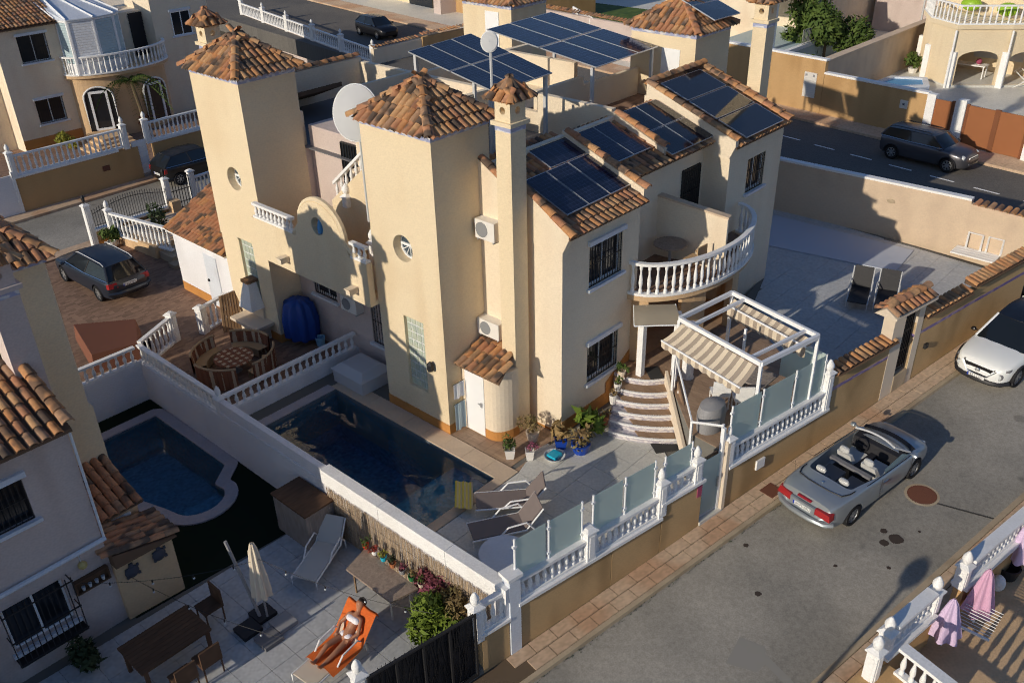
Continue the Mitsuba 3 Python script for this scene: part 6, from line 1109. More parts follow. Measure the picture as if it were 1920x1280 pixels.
part(cc, 'hood_seam', B().tube([(-1.3, .72, .99), (-1.5, .71, 1.005), (-1.72, .62, 1.015), (-1.78, .3, 1.022), (-1.79, 0, 1.025), (-1.78, -.3, 1.022), (-1.72, -.62, 1.015), (-1.5, -.71, 1.005), (-1.3, -.72, .99)], .016, 5, CM), 'dark', 40)
part(cc, 'emblem', B().lathe([(.0, 0), (.035, .0), (.035, .012), (0, .012)], (-1.62, 0, 1.03), 10, CM), 'chrome')
for s in (1, -1): lamp(cc, 'tail_lamp', [(-2.39, s*.36 if s > 0 else -.80, .66), (-2.2, s*.4 if s > 0 else -.80, .66), (-2.2, .80 if s > 0 else -.4, .66), (-2.34 if s > 0 else -2.39, .80 if s > 0 else -.36, .66)], [(-2.36, s*.36 if s > 0 else -.76, .83), (-2.18, s*.4 if s > 0 else -.78, .83), (-2.18, .78 if s > 0 else -.4, .83), (-2.28 if s > 0 else -2.36, .76 if s > 0 else -.36, .83)], 'lampred', CM)
lamp(cc, 'brake_lamp', [(-2.36, -.2, .90), (-2.30, -.2, .90), (-2.30, .2, .90), (-2.36, .2, .90)], [(-2.32, -.2, .925), (-2.28, -.2, .925), (-2.28, .2, .925), (-2.32, .2, .925)], 'lampred', CM)
plate_(cc, CM, -2.405, .70, '0075 BBJ', True); part(cc, 'rear_bumper', B().tube([(-2.2, .80, .47), (-2.36, .62, .47), (-2.43, .3, .47), (-2.44, 0, .47), (-2.43, -.3, .47), (-2.36, -.62, .47), (-2.2, -.80, .47)], .07, 7, CM), 'carsilver', 40); part(cc, 'plate_panel', B().box(-2.395, -.36, .60, -2.33, .36, .82, CM), 'carsilver')
for s in (1, -1):
    lamp(cc, 'headlamp', [(1.95, s*.5-.13, .55), (2.14, s*.47-.12, .55), (2.1, s*.5+.13, .55), (1.9, s*.55+.13, .55)], [(1.9, s*.5-.12, .70), (2.06, s*.47-.12, .69), (2.03, s*.5+.12, .68), (1.85, s*.55+.12, .70)], 'lampclear', CM)
    part(cc, 'door_seam', B().tube([(.98, s*.864, .86), (1.0, s*.872, .5), (.95, s*.86, .25)], .007, 3, CM).tube([(-.32, s*.862, .9), (-.38, s*.876, .55), (-.30, s*.862, .22)], .007, 3, CM), 'dark', kind='stuff'); part(cc, 'door_handle', B().box(-.22, s*.868-.015, .72, -.04, s*.868+.015, .75, CM), 'chrome')
mirror_(cc, CM, .98, .80, .98, 'carsilver'); part(cc, 'aerial', B().tube([(-1.7, .76, 1.0), (-1.76, .78, 1.35)], .005, 4, CM), 'dark')
# ---- white crossover
WB = [(-2.08, .55, .42, .78, .0), (-2.0, .74, .32, .98, .01), (-1.7, .84, .26, 1.06, .01), (-.9, .88, .22, 1.04, .01), (.2, .885, .22, 1.0, .02), (.85, .88, .22, .985, .06), (1.35, .86, .23, .94, .075), (1.75, .80, .24, .88, .06), (1.98, .68, .27, .80, .04), (2.08, .54, .32, .70, .02), (2.12, .40, .40, .60, 0)]
s0, n0 = 18.62, 1.40; wz = zroad(s0)+.0; wp = W(s0, n0, wz)
wc, WMx, wm_, wst = car('crossover_car', 'white crossover car with black grille parked facing the camera at the right edge', 'carwhite', tuple(wp), WA+PI, .885, WB, (-1.28, 1.30), .35, cabin=(.98, .22, -1.25, -1.85, .99, 1.04, 1.57, .82, .60), roofm='carblack', tilt=-.0625)
def g3(pts): return [WMx[:3, :3] @ np.array(q)+WMx[:3, 3] for q in pts]
part(wc, 'grille', B().hexa(g3([(2.0, -.28, .42), (2.13, -.25, .42), (2.13, .25, .42), (2.0, .28, .42)]), g3([(1.9, -.46, .72), (2.09, -.44, .72), (2.09, .44, .72), (1.9, .46, .72)])), 'carblack')
part(wc, 'grille_chrome', B().tube([(2.06, -.52, .72), (2.135, -.30, .47), (2.145, 0, .43), (2.135, .30, .47), (2.06, .52, .72)], .018, 5, WMx), 'chrome', 40)
em = np.array([[0, 0, 1, 2.125], [1, 0, 0, 0], [0, 1, 0, .60], [0, 0, 0, 1.]]); part(wc, 'emblem', B().tube([(.065*math.cos(t), .065*math.sin(t), 0) for t in np.linspace(0, 2*PI, 16, endpoint=False)], .012, 5, WMx @ em, True).box(-.075, -.014, -.006, .075, .014, .014, WMx @ em), 'chrome', 40)
for s in (1, -1):
    lo, hi = (.44, .80), (.5, .82)
    y0, y1 = (lo if s > 0 else (-lo[1], -lo[0])); lamp(wc, 'running_lamp', [(1.98 if s > 0 else 1.72, y0, .70), (2.08 if s > 0 else 1.86, y0, .70), (1.86 if s > 0 else 2.08, y1, .72), (1.72 if s > 0 else 1.98, y1, .72)], [(1.94 if s > 0 else 1.68, y0, .745), (2.05 if s > 0 else 1.83, y0, .745), (1.83 if s > 0 else 2.05, y1, .78), (1.68 if s > 0 else 1.94, y1, .78)], 'midgrey', WMx)
    Mh_ = np.array([[0, 0, 1, 1.985], [1, 0, 0, s*.60], [0, 1, 0, .56], [0, 0, 0, 1.]]); q = part(wc, 'headlamp', B().lathe([(.11, -.03), (.115, .03), (.10, .045)], n=16, M=WMx @ Mh_), 'midgrey', 40); part(q, 'lens', B().lathe([(0, .05), (.08, .047), (.085, .03)], n=14, M=WMx @ Mh_), 'lampclear', 40)
    for ax in (-1.28, 1.30): part(wc, 'arch_trim', B().tube([(ax+.40*math.cos(t), s*.89, .35+.40*math.sin(t)) for t in np.linspace(-.15, PI+.15, 14)], .03, 5, WMx), 'dark', 40)
part(wc, 'lower_bumper', B().tube([(1.75, .80, .30), (1.98, .66, .30), (2.10, .4, .30), (2.14, 0, .30), (2.10, -.4, .30), (1.98, -.66, .30), (1.75, -.80, .30)], .075, 6, WMx), 'dark', 40)
plate_(wc, WMx, 2.155, .40, '5511 LZC', False); mirror_(wc, WMx, .72, .86, 1.02, 'carblack')
# ---- grey estate mini-type at the big street
MB_ = [(-2.08, .60, .40, .85, 0), (-2.02, .76, .30, 1.0, .01), (-1.6, .86, .24, 1.03, .01), (-.5, .895, .2, 1.0, .01), (.5, .89, .2, .98, .02), (1.0, .88, .2, .965, .06), (1.5, .85, .22, .92, .08), (1.85, .78, .24, .84, .06), (2.02, .66, .28, .74, .03), (2.1, .48, .34, .62, 0)]
mc, MM, _, mst = car('estate_car', 'dark grey compact estate car parked before the brown gates', 'carmini', (28.52, -2.45, .9), math.radians(-97.4), .89, MB_, (-1.33, 1.34), .33, cabin=(1.0, .42, -1.75, -2.02, .975, 1.0, 1.43, .82, .66), roofm='carnavy')
for s in (1, -1):
    Mh_ = np.array([[0, 0, 1, 1.9], [1, 0, 0, s*.62], [0, 1, 0, .72], [0, 0, 0, 1.]]); part(mc, 'headlamp', B().lathe([(0, .09), (.09, .07), (.125, .0), (.125, -.1)], n=14, M=MM @ Mh_), 'lampclear', 40)
    for ax in (-1.33, 1.34): part(mc, 'arch_trim', B().tube([(ax+.38*math.cos(t), s*.89, .33+.38*math.sin(t)) for t in np.linspace(-.1, PI+.1, 12)], .025, 5, MM), 'dark', 40)
part(mc, 'grille', B().hexa([MM[:3, :3] @ np.array(q)+MM[:3, 3] for q in ((2.0, -.42, .42), (2.12, -.40, .42), (2.12, .40, .42), (2.0, .42, .42))], [MM[:3, :3] @ np.array(q)+MM[:3, 3] for q in ((1.95, -.36, .70), (2.07, -.34, .70), (2.07, .34, .70), (1.95, .36, .70))]), 'dark'); part(mc, 'grille_frame', B().tube([(2.10, -.42, .42), (2.07, -.36, .71), (2.07, .36, .71), (2.10, .42, .42)], .022, 5, MM, True), 'chrome'); mirror_(mc, MM, .85, .86, 1.02, 'carmini')
for s in (.58, -.58): part(mc, 'roof_rail', B().tube([(.3, s, 1.45), (.1, s, 1.5), (-1.5, s, 1.49), (-1.7, s, 1.43)], .018, 5, MM), 'dark')
# ---- dark estate in the rear yard
AB = [(-2.26, .60, .38, .80, 0), (-2.2, .76, .28, .93, .01), (-1.8, .86, .22, .97, .01), (-.6, .88, .2, .95, .01), (.5, .88, .2, .92, .02), (1.1, .87, .2, .89, .05), (1.7, .84, .22, .82, .055), (2.08, .74, .26, .72, .04), (2.24, .58, .32, .62, .01), (2.29, .42, .38, .55, 0)]
ac, AM, _, _ = car('estate_car', 'dark blue estate car parked in the shaded rear yard', 'carnavy', (-1.72, 17.15, 0), math.radians(91.5), .88, AB, (-1.33, 1.33), .32, cabin=(1.02, .28, -1.75, -2.12, .905, .95, 1.42, .82, .60))
for s in (1, -1): lamp(ac, 'tail_lamp', [(-2.27, s*.62-.16, .70), (-2.1, s*.66-.16, .70), (-2.1, s*.66+.16, .70), (-2.22, s*.62+.16, .70)], [(-2.24, s*.62-.15, .88), (-2.1, s*.66-.15, .88), (-2.1, s*.66+.15, .88), (-2.2, s*.62+.15, .88)], 'lampred', AM); part(ac, 'roof_rail', B().tube([(.3, s*.56, 1.43), (.1, s*.56, 1.48), (-1.5, s*.56, 1.47), (-1.7, s*.56, 1.40)], .018, 5, AM), 'lightgrey')
plate_(ac, AM, -2.27, .74, '4410 DKC', True); part(ac, 'rear_bumper', B().tube([(-2.1, .8, .48), (-2.28, .5, .48), (-2.30, 0, .48), (-2.28, -.5, .48), (-2.1, -.8, .48)], .08, 6, AM), 'carnavy', 40); mirror_(ac, AM, .85, .86, .95, 'carnavy')
# ---- black hatchback and far dark car
HBd = [(-1.95, .58, .40, .85, 0), (-1.9, .74, .3, .98, .01), (-1.5, .84, .24, 1.0, .01), (-.3, .87, .2, .97, .01), (.6, .865, .2, .95, .02), (1.0, .85, .2, .93, .05), (1.5, .81, .22, .86, .06), (1.85, .70, .26, .74, .03), (1.98, .5, .34, .62, 0)]
bc, BM, _, _ = car('hatchback', 'black hatchback parked on the side street behind the spiked railing', 'carblack', (7.45, 26.05, -.2), 0.03, .87, HBd, (-1.25, 1.25), .32, cabin=(1.0, .3, -1.35, -1.85, .95, .99, 1.46, .80, .58))
for s in (1, -1): lamp(bc, 'tail_lamp', [(-1.95, s*.64-.12, .72), (-1.8, s*.66-.12, .72), (-1.8, s*.66+.12, .72), (-1.9, s*.64+.12, .72)], [(-1.92, s*.64-.11, .92), (-1.8, s*.66-.11, .92), (-1.8, s*.66+.11, .92), (-1.88, s*.64+.11, .92)], 'lampred', BM)
mirror_(bc, BM, .8, .84, 1.0, 'carblack'); plate_(bc, BM, -1.95, .62, '7302 FKT', True)
tc, TM_, _, _ = car('hatchback', 'dark car parked beside the white plot wall at the top', 'carblack', (31.9, 40.3, .9), math.radians(-98), .87, HBd, (-1.25, 1.25), .32, cabin=(1.0, .3, -1.35, -1.85, .95, .99, 1.46, .80, .58)); mirror_(tc, TM_, .8, .84, 1.0, 'carblack')
# ---------------------------------------------------------------- solar panels
def panel(lab, a, b_, c, d_, grp, m='solar'):
    a, b_, c, d_ = [np.array(q, float) for q in (a, b_, c, d_)]; n = np.cross(b_-a, d_-a); n /= np.linalg.norm(n); n *= np.sign(n[2])
    t = thing('solar_panel', lab, 'solar panel', grp); e = .02; cen = (a+b_+c+d_)/4; ins = [q+(cen-q)*.03 for q in (a, b_, c, d_)]
    part(t, 'frame', B().hexa([q-n*.035 for q in (a, b_, c, d_)], [q for q in (a, b_, c, d_)]), 'alu')
    part(t, 'cells', B().raw([q+n*.004 for q in ins], [(0, 1, 2, 3)]), m, uv=np.array([(0, 0), (1, 0), (1, 1), (0, 1)]))
def array(lab, P, nu, nv, m='solar'):
    P = [np.array(q, float) for q in P]; f = lambda u, v: (P[0]*(1-u)+P[1]*u)*(1-v)+(P[3]*(1-u)+P[2]*u)*v
    for i in range(nu):
        for j in range(nv): g = .008; panel(lab.replace('solar panels', 'solar panel')+((', %s from the left' % ('first', 'second', 'third')[i]) if nu > 1 else '')+((' in the %s row' % ('upper', 'lower')[j] if nv == 2 else (', %s' % ('top one', 'middle one', 'bottom one')[j])) if nv > 1 else ''), f(i/nu+g, j/nv+g), f((i+1)/nu-g, j/nv+g), f((i+1)/nu-g, (j+1)/nv-g), f(i/nu+g, (j+1)/nv-g), lab, m)
array('solar panels in the upper row on the near gable roof', [(3.7, .3, 7.29), (5.3, .3, 7.29), (5.3, -.6, 6.95), (3.7, -.6, 6.95)], 1, 1)
array('solar panels in the lower row on the near gable roof', [(2.5, -.66, 6.94), (5.28, -.62, 6.95), (5.28, -2.12, 6.38), (2.5, -2.15, 6.37)], 3, 1)
array('dark blue solar panels left on the middle roof', [(5.75, .2, 7.25), (7.3, .2, 7.25), (7.4, -1.3, 6.7), (5.75, -1.3, 6.7)], 2, 1)
array('black solar panels right on the middle roof', [(7.7, .3, 7.32), (9.9, .3, 7.32), (10.0, -1.85, 6.52), (7.7, -1.85, 6.52)], 2, 2, 'solar_dark')
array('black solar panels on the right gable roof', [(10.4, .5, 7.68), (12.75, .5, 7.68), (12.9, -2.68, 6.48), (10.5, -2.68, 6.48)], 1, 3, 'solar_dark')
array('blue solar panels of the raised roof pergola', [(9.33, 7.06, 8.75), (13.13, 7.3, 8.75), (13.14, 2.4, 8.1), (9.4, 2.25, 8.1)], 3, 2)
array('blue solar panels behind the near tower roof', [(3.95, 5.1, 9.2), (6.92, 5.4, 9.2), (6.93, 1.99, 8.45), (4.1, 1.72, 8.5)], 3, 2)
array('solar panels on the roof of the right tower', [(14.3, 2.9, 9.7), (16.2, 3.0, 9.6), (15.9, .9, 8.95), (14.0, .8, 9.0)], 1, 2, 'solar_dark')
fr = thing('panel_pergola', 'pale metal posts carrying the raised solar panels', 'pergola')
for x, y, z in ((9.5, 2.5, 8.05), (13.0, 2.6, 8.05), (9.5, 6.8, 8.65), (13.0, 7.0, 8.65), (4.2, 2.0, 8.45), (6.8, 2.2, 8.4), (4.1, 4.9, 9.1), (6.8, 5.2, 9.1)): part(fr, 'post', B().box(x-.05, y-.05, 6.2, x+.05, y+.05, z), 'lightgrey')
def dish(lab, c, r, mast):
    t = thing('satellite_dish', lab, 'satellite dish'); d = np.array([-.82, -.5, .28]); M = frame(c, np.cross(d, [0, 0, 1]), np.cross(np.cross(d, [0, 0, 1]), d)); 
    part(t, 'reflector', B().lathe([(.01, -.14*r), (r*.5, -.1*r), (r*.97, 0), (r, .01), (r*.97, -.03), (.01, -.18*r)], n=28, M=M, cap=False, sx=.86), 'lightgrey', 40); part(t, 'rim', B().tube([(r*.86*math.cos(a), r*math.sin(a), .01) for a in np.linspace(0, 2*PI, 28, endpoint=False)], .02, 5, M, True), 'white'); part(t, 'mast', B().tube([(c[0]+.1, c[1]+.06, mast), (c[0]+.1, c[1]+.06, c[2])], .04, 6), 'lightgrey'); part(t, 'feed_arm', B().tube([(0, -r, 0), (0, -.5*r, .6*r), (0, 0, .75*r)], .015, 5, M), 'lightgrey')
dish('large grey satellite dish between the two towers', (-.3+.6, 3.1, 8.55), .72, 5.5); dish('small satellite dish on a tall mast behind the near chimney', (3.7, 1.5, 9.95), .26, 7.0)
def ac(lab, x, y0, y1, z0, z1):
    t = thing('air_conditioner', lab, 'air conditioner'); part(t, 'case', B().box(x-.3, y0, z0, x, y1, z1), 'acwhite'); M = fy(x-.3, (y0+y1)/2+.1, (z0+z1)/2); r = (z1-z0)*.4
    part(t, 'fan_grille', B().lathe([(0, .01), (r, .012), (r, .0)], n=18, M=M @ np.array([[1, 0, 0, 0], [0, 0, 1, 0], [0, 1, 0, 0], [0, 0, 0, 1.]])), 'acgrille'); part(t, 'bracket', B().box(x-.28, y0+.05, z0-.06, x, y0+.09, z0).box(x-.28, y1-.09, z0-.06, x, y1-.05, z0), 'grey', kind='stuff')
ac('upper air conditioner beside the near chimney', 1.55, -.78, -.1, 5.65, 6.17); ac('lower air conditioner above the shed roof', 1.55, -.82, -.03, 2.78, 3.26); ac('air conditioner on the shaded wall under the parapet', 1.06, 4.75, 5.5, 1.85, 2.35); ac('large grey heat pump by the rear pool corner', 1.4, 4.5, 5.2, .3, 1.1)
# ---------------------------------------------------------------- plants
def leaves(b, c, r, n, s, sq=(1, 1, 1)):
    for _ in range(n):
        d = RN.normal(size=3); d /= np.linalg.norm(d); p = np.array(c)+d*np.array(sq)*r*RN.uniform(.35, 1)**.5; a = RN.normal(size=3); a /= np.linalg.norm(a); q = np.cross(a, d); q /= np.linalg.norm(q)+1e-9; l = s*RN.uniform(.6, 1.3); b.raw([p-q*l*.3, p+a*l, p+q*l*.3, p-a*l*.5], [(0, 1, 2), (0, 2, 3)])
def plant(lab, c, r, n, s, m, pot=None, cat='plant', h=.3, sq=(1, 1, 1), trunk=None):
    t = thing('potted_plant' if pot else 'bush', lab, cat)
    if pot: part(t, 'pot', B().lathe([(pot[1]*.7, 0), (pot[1], h), (pot[1]*.85, h), (pot[1]*.8, h-.04)], c, pot[2] if len(pot) > 2 else 10), pot[0])
    b = B(); z = c[2]+(h if pot else 0)+r*sq[2]*.8+(trunk or 0)
    for k in range(4): leaves(b, (c[0]+RN.normal()*r*.4, c[1]+RN.normal()*r*.4, z+RN.normal()*r*.3*sq[2]), r*.7, n//4, s, sq)
    part(t, 'foliage', b, m, kind='stuff'); part(t, 'stem', B().tube([(c[0], c[1], c[2]), (c[0], c[1], z)], .02+r*.04, 5), 'bark')
for a in (('green shrub in white square planter by the curved shed', (.3, -2.0, 0), .22, 160, .08, 'leaf', ('potwhite', .2, 4)), ('purple flower in second white square planter', (.6, -2.45, 0), .14, 80, .06, 'leafpink', ('potwhite', .17, 4)), ('grey-green bush in beige pot at the pale wall', (1.3, -1.95, 0), .3, 220, .08, 'leafolive', ('beige', .2)), ('dry spiky plant in the blue square pot', (1.55, -2.75, 0), .24, 60, .22, 'leafdry', ('potblue', .24, 4)), ('leafy succulent in the blue bowl beside the gable block', (1.75, -3.3, 0), .3, 160, .12, 'leafolive', ('potblue', .28)), ('large green rosette plant by the gable wall', (2.45, -2.95, 0), .38, 160, .24, 'leafbright', ('dark', .2)), ('top pot plant beside the entrance steps', (4.35, -2.75, .85), .15, 60, .1, 'leaf', ('beige', .12)), ('second pot from the top beside the entrance steps', (3.95, -2.9, .68), .12, 50, .07, 'leaf', ('potwhite', .12)), ('third pot from the top beside the entrance steps', (3.6, -3.0, .5), .12, 50, .07, 'leafolive', ('potwhite', .12)), ('lowest pot plant beside the entrance steps', (3.0, -3.15, .17), .15, 60, .08, 'leafolive', ('terracotta', .14)), ('oleander in a white pot on the sunlit rear corner', (.15, 20.1, 0), .4, 220, .16, 'leaf', ('potwhite', .2)), ('dark leafy pot plant on the striped entrance terrace', (1.9, 18.9, .5), .5, 260, .14, 'leafdark', ('dark', .22)), ('tall pot plant by the arcaded porch', (44.0, 4.2, 1.0), .5, 240, .2, 'leaf', ('potwhite', .3))): plant(*a)
plant('bright green bush beside the sunbathing woman', (-4.75, -4.45, -.95), .55, 1500, .13, 'leafbright', sq=(1, 1, 1.1)); plant('pink bougainvillea against the reed screen', (-4.3, -4.0, -.6), .5, 1200, .09, 'leafpink', sq=(.8, 1.1, 1)); plant('olive shrub mixed with the bougainvillea', (-4.4, -4.5, -.5), .45, 900, .08, 'leafolive'); plant('dark shrub in the neighbour corner under the window', (-10.4, .9, -.95), .4, 500, .12, 'leafdark'); plant('large dense tree behind the long garden wall', (44, 10, 1.0), 2.0, 5000, .26, 'leaf', cat='tree', sq=(1, 1, .9)); plant('low green hedge behind the tall tan wall', (37, 8.2, 1.4), 1.1, 2200, .22, 'leafbright', sq=(1.3, 1, .8)); plant('yellow-green shrub under the upper left window', (4.7, 34.0, .3), .5, 500, .15, 'leafyellow'); plant('red flowering shrub at the palm foot', (8.6, 34.0, .3), .6, 700, .14, 'leafred')
pm = thing('palm_tree', 'slender palm in front of the upper left balcony', 'palm tree'); part(pm, 'trunk', B().tube([(9.0, 33.4, .3), (8.85, 33.35, 1.8), (8.6, 33.2, 3.2)], [.14, .1, .09], 8), 'bark')
for i in range(16):
    a = i*2.4; L = R.uniform(1.4, 2.0); e = R.uniform(.1, 1.0); b = B(); c0 = np.array((8.6, 33.2, 3.2))
    for k in range(16):
        t = (k+1)/16; p = c0+np.array([math.cos(a)*L*t, math.sin(a)*L*t, L*(e*t-1.2*t*t)])
        for s in (1, -1): q = p+np.array([-math.sin(a)*s*.28+math.cos(a)*.15, math.cos(a)*s*.28+math.sin(a)*.15, -.15]); b.raw([p-[0, 0, .02], p+[math.cos(a)*.06, math.sin(a)*.06, .02], q], [(0, 1, 2)])
    part(pm, 'frond', b, 'leaf')
names = ('red', 'white', 'cyan', 'terracotta', 'grey', 'green', 'beige'); pos_ = ('first', 'second', 'third', 'fourth', 'fifth', 'sixth', 'seventh')
gt_t = thing('patio_table', 'granite-topped table with white and wooden trestles beside the reed screen', 'table'); part(gt_t, 'top', B().prism([(-5.2, -1.75), (-4.45, -1.55), (-4.5, -3.5), (-5.2, -3.35)], -.26, -.21), 'granite')
for x, y in ((-5.1, -1.9), (-4.6, -1.8), (-5.1, -3.2), (-4.6, -3.3)): part(gt_t, 'leg', B().tube([(x, y, -.95), (x, y, -.26)], .025, 5), 'palletwood' if y > -2.5 else 'white')
for i, n in enumerate(names): plant('%s pot of the row on the granite table, %s from the pool end' % ({'cyan': 'teal'}.get(n, n), pos_[i]), (-4.42, -1.55-i*.33, -.21), .11, 60, .06, ('leaf', 'leafred', 'leafyellow', 'leafdark', 'leafpink', 'leafolive', 'leaf')[i], (n, .09), h=.13)
# ---------------------------------------------------------------- furniture
def lounger(lab, o, ang, fab, fr='whitemetal', back=.9, z=.3, cat='sun lounger'):
    t = thing('sun_lounger', lab, cat); M = rotz(ang, o); ca, sa_ = math.cos(back), math.sin(back)
    part(t, 'seat', B().box(-1.2, -.3, z, .1, .3, z+.03, M), fab); part(t, 'backrest', B().hexa([M[:3, :3] @ np.array(q)+M[:3, 3] for q in ((.1, -.3, z), (.1+.7*ca, -.3, z+.7*sa_), (.1+.7*ca, .3, z+.7*sa_), (.1, .3, z))], [M[:3, :3] @ np.array(q)+M[:3, 3] for q in ((.08, -.3, z+.04), (.07+.7*ca, -.3, z+.04+.7*sa_), (.07+.7*ca, .3, z+.04+.7*sa_), (.08, .3, z+.04))]), fab)
    for s in (1, -1): part(t, 'side_frame', B().tube([(-1.22, s*.33, 0), (-1.22, s*.33, z), (.1, s*.33, z), (.1+.7*ca, s*.33, z+.7*sa_)], .022, 6, M), fr); part(t, 'armrest', B().tube([(-.55, s*.35, z), (-.35, s*.36, z+.22), (.1, s*.36, z+.26), (.3, s*.35, z), (.35, s*.34, 0)], .022, 6, M), fr)
    return t
lounger('brown-grey sun lounger nearer the round white table', (-1.75, -4.15, 0), -.55, 'taupe'); lounger('brown-grey sun lounger nearer the shallow pool end', (-1.0, -3.65, 0), -.75, 'taupe'); lounger('pale grey sun lounger in the shaded neighbour patio', (-4.75, -.35, -.95), .45, 'lounge'); lounger('black upright lounger left in the right yard', (14.2, -5.6, .6), .3, 'dark', 'lightgrey', 1.25); lounger('black upright lounger right in the right yard', (14.5, -6.4, .6), .3, 'dark', 'lightgrey', 1.1)
lw = lounger('white sun lounger under the sunbathing woman', (-6.45, -3.15, -.95), .1, 'beige', 'white', .75)
def fig(ch, length=.03):
    m = Manifold()
    for a, b_ in ch: m = m+Manifold.hull(Manifold.sphere(a[3], 14).translate(a[:3])+Manifold.sphere(b_[3], 14).translate(b_[:3]))
    q = m.refine_to_length(length).to_mesh(); t = trimesh.Trimesh(q.vert_properties[:, :3], q.tri_verts); trimesh.smoothing.filter_taubin(t, iterations=8); return t
Mw_ = rotz(.1, (-6.45, -3.15, -.95))
hip, ch_, nk, hd = (.12, 0, .45, .135), (.42, 0, .72, .12), (.55, 0, .86, .05), (.64, .02, 1.0, .095)
J = [(hip, (.25, 0, .56, .105)), ((.25, 0, .56, .105), ch_), ((.43, .14, .78, .06), (.43, -.14, .78, .06)), (ch_, nk), (nk, hd)]
for s in (1, -1): J += [((.1, s*.09, .44, .09), (-.36, s*.12, .52 if s > 0 else .44, .06)), ((-.36, s*.12, .52 if s > 0 else .44, .06), (-.78, s*.10, .38, .036)), ((-.78, s*.10, .38, .036), (-.84, s*.11, .47, .026)), ((.43, s*.17, .78, .05), (.22, s*.28, .62, .038)), ((.22, s*.28, .62, .038), (.05, s*.2, .56, .026)), ((.05, s*.2, .56, .026), (-.02, s*.18, .55, .03))]+[((-.02, s*.18+k*.016, .55, .012), (-.09+abs(k)*.008, s*.18+k*.02, .53, .008)) for k in (-1.5, -.5, .5, 1.5)]+[((0, s*.16, .56, .012), (-.04, s*.13, .55, .009))]
J.append(((.60, .02, 1.02, .03), (.55, .02, 1.025, .012)))
wm = thing('person', 'woman in a white bikini reclining on an orange towel in the sun', 'person'); part(wm, 'body', B().mesh(fig(J), Mw_), 'skin', True)
part(wm, 'hair', B().mesh(fig([((.69, .02, 1.03, .085), (.74, .02, .95, .075)), ((.66, .02, 1.08, .05), (.72, .02, 1.05, .06))]), Mw_), 'hair', True); part(wm, 'bikini_top', B().mesh(fig([((.36, .11, .76, .075), (.36, -.11, .76, .075))]), Mw_), 'bikini', True); part(wm, 'bikini_bottom', B().mesh(fig([((.10, .08, .47, .10), (.10, -.08, .47, .10))]), Mw_), 'bikini', True)
tw_l = thing('towel', 'orange towel draped over the sunbather lounger back', 'towel'); P = np.array([[(x, y, z+.03*math.sin(y*14+x*3)-.35*max(0, abs(y)-.32)) for y in np.linspace(-.45, .42, 13)] for x, z in ((-.75, .36), (-.4, .35), (0, .36), (.12, .38), (.35, .62), (.62, .92), (.68, .96), (.72, .8))]); part(tw_l, 'cloth', B().grid(P, Mw_), 'towel', True)
ps_ = thing('parasol', 'folded beige parasol with grey pole standing in the neighbour patio', 'parasol'); b = []
for z, r in ((-.15, .20), (.3, .17), (.7, .13), (1.2, .09), (1.4, .04)): b.append([(-7.0+r*(1+.25*math.cos(7*a))*math.cos(a), -1.0+r*(1+.25*math.cos(7*a))*math.sin(a), z) for a in np.linspace(0, 2*PI, 43)])
part(ps_, 'canopy', B().grid(np.array(b)), 'parasol', True); part(ps_, 'pole', B().tube([(-7.1, -.85, -.9), (-7.3, -.4, 1.3)], .04, 7), 'grey'); part(ps_, 'mast', B().tube([(-7.0, -1.0, -.9), (-7.0, -1.0, 1.4)], .025, 6), 'grey')
for i, (x, y, c) in enumerate(((-7.5, -.95, 'dark'), (-7.0, -.8, 'dark'), (-7.35, -1.55, 'midgrey'), (-6.85, -1.4, 'grey'))): part(ps_, 'base_weight', B().box(x-.24, y-.24, -.94, x+.24, y+.24, -.84), c)
bx = thing('storage_box', 'grey wooden storage box with dark lid beside the reed screen', 'storage box'); part(bx, 'lid', B().box(-5.02, -.0, .2, -4.12, 1.45, .25), 'darkwood')
for i in range(10): part(bx, 'plank', B().box(-4.98+i*.085, .03, -.95, -4.90+i*.085, .06, .2), 'greywood')
part(bx, 'side', B().box(-4.98, .06, -.95, -4.15, 1.42, .2), 'greywood')
dt = thing('dining_table', 'dark wooden dining table in the shaded neighbour patio', 'table')
for i in range(9): part(dt, 'table_plank', B().box(-9.95, -.95+i*.12, -.25, -8.3, -.84+i*.12, -.2), 'darkwood')
for x in (-9.85, -8.4):
    for y in (-.9, .05): part(dt, 'leg', B().box(x-.04, y-.04, -.95, x+.04, y+.04, -.25), 'darkwood')
def chair(lab, x, y, z, a, m, r=.24): 
    t = thing('chair', lab, 'chair'); M = rotz(a, (x, y, z)); part(t, 'seat', B().box(-r, -r, .42, r, r, .46, M), m); part(t, 'backrest', B().box(-r, r-.04, .46, r, r, .9, M), m)
    for u in (-r+.03, r-.03):
        for v in (-r+.03, r-.03): part(t, 'leg', B().tube([(u, v, 0), (u, v, .42)], .02, 5, M), m)
chair('dark wooden chair left at the near side of the dining table', -9.3, -1.35, -.95, PI, 'darkwood'); chair('dark wooden chair right at the near side of the dining table', -8.7, -1.3, -.95, PI, 'darkwood'); chair('dark wooden armchair at the head of the dining table', -7.85, .0, -.95, -PI/2, 'darkwood'); chair('white porch chair nearest the steps', 4.75, -5.7, 1.02, 2.3, 'white'); chair('white porch chair nearer the street', 4.9, -6.3, 1.02, 2.3, 'white'); chair('grey balcony chair at the round table', 8.0, -2.9, 3.31, -2.2, 'wicker'); chair('grey balcony chair nearest the balustrade', 7.3, -3.1, 3.31, 3.1, 'wicker')
def rtable(lab, x, y, z, r, h, m): t = thing('round_table', lab, 'table'); part(t, 'top', B().lathe([(r, h-.04), (r, h)], (x, y, z), 24), m); part(t, 'pedestal', B().lathe([(.2, 0), (.05, .05), (.05, h-.04)], (x, y, z), 10), 'grey')
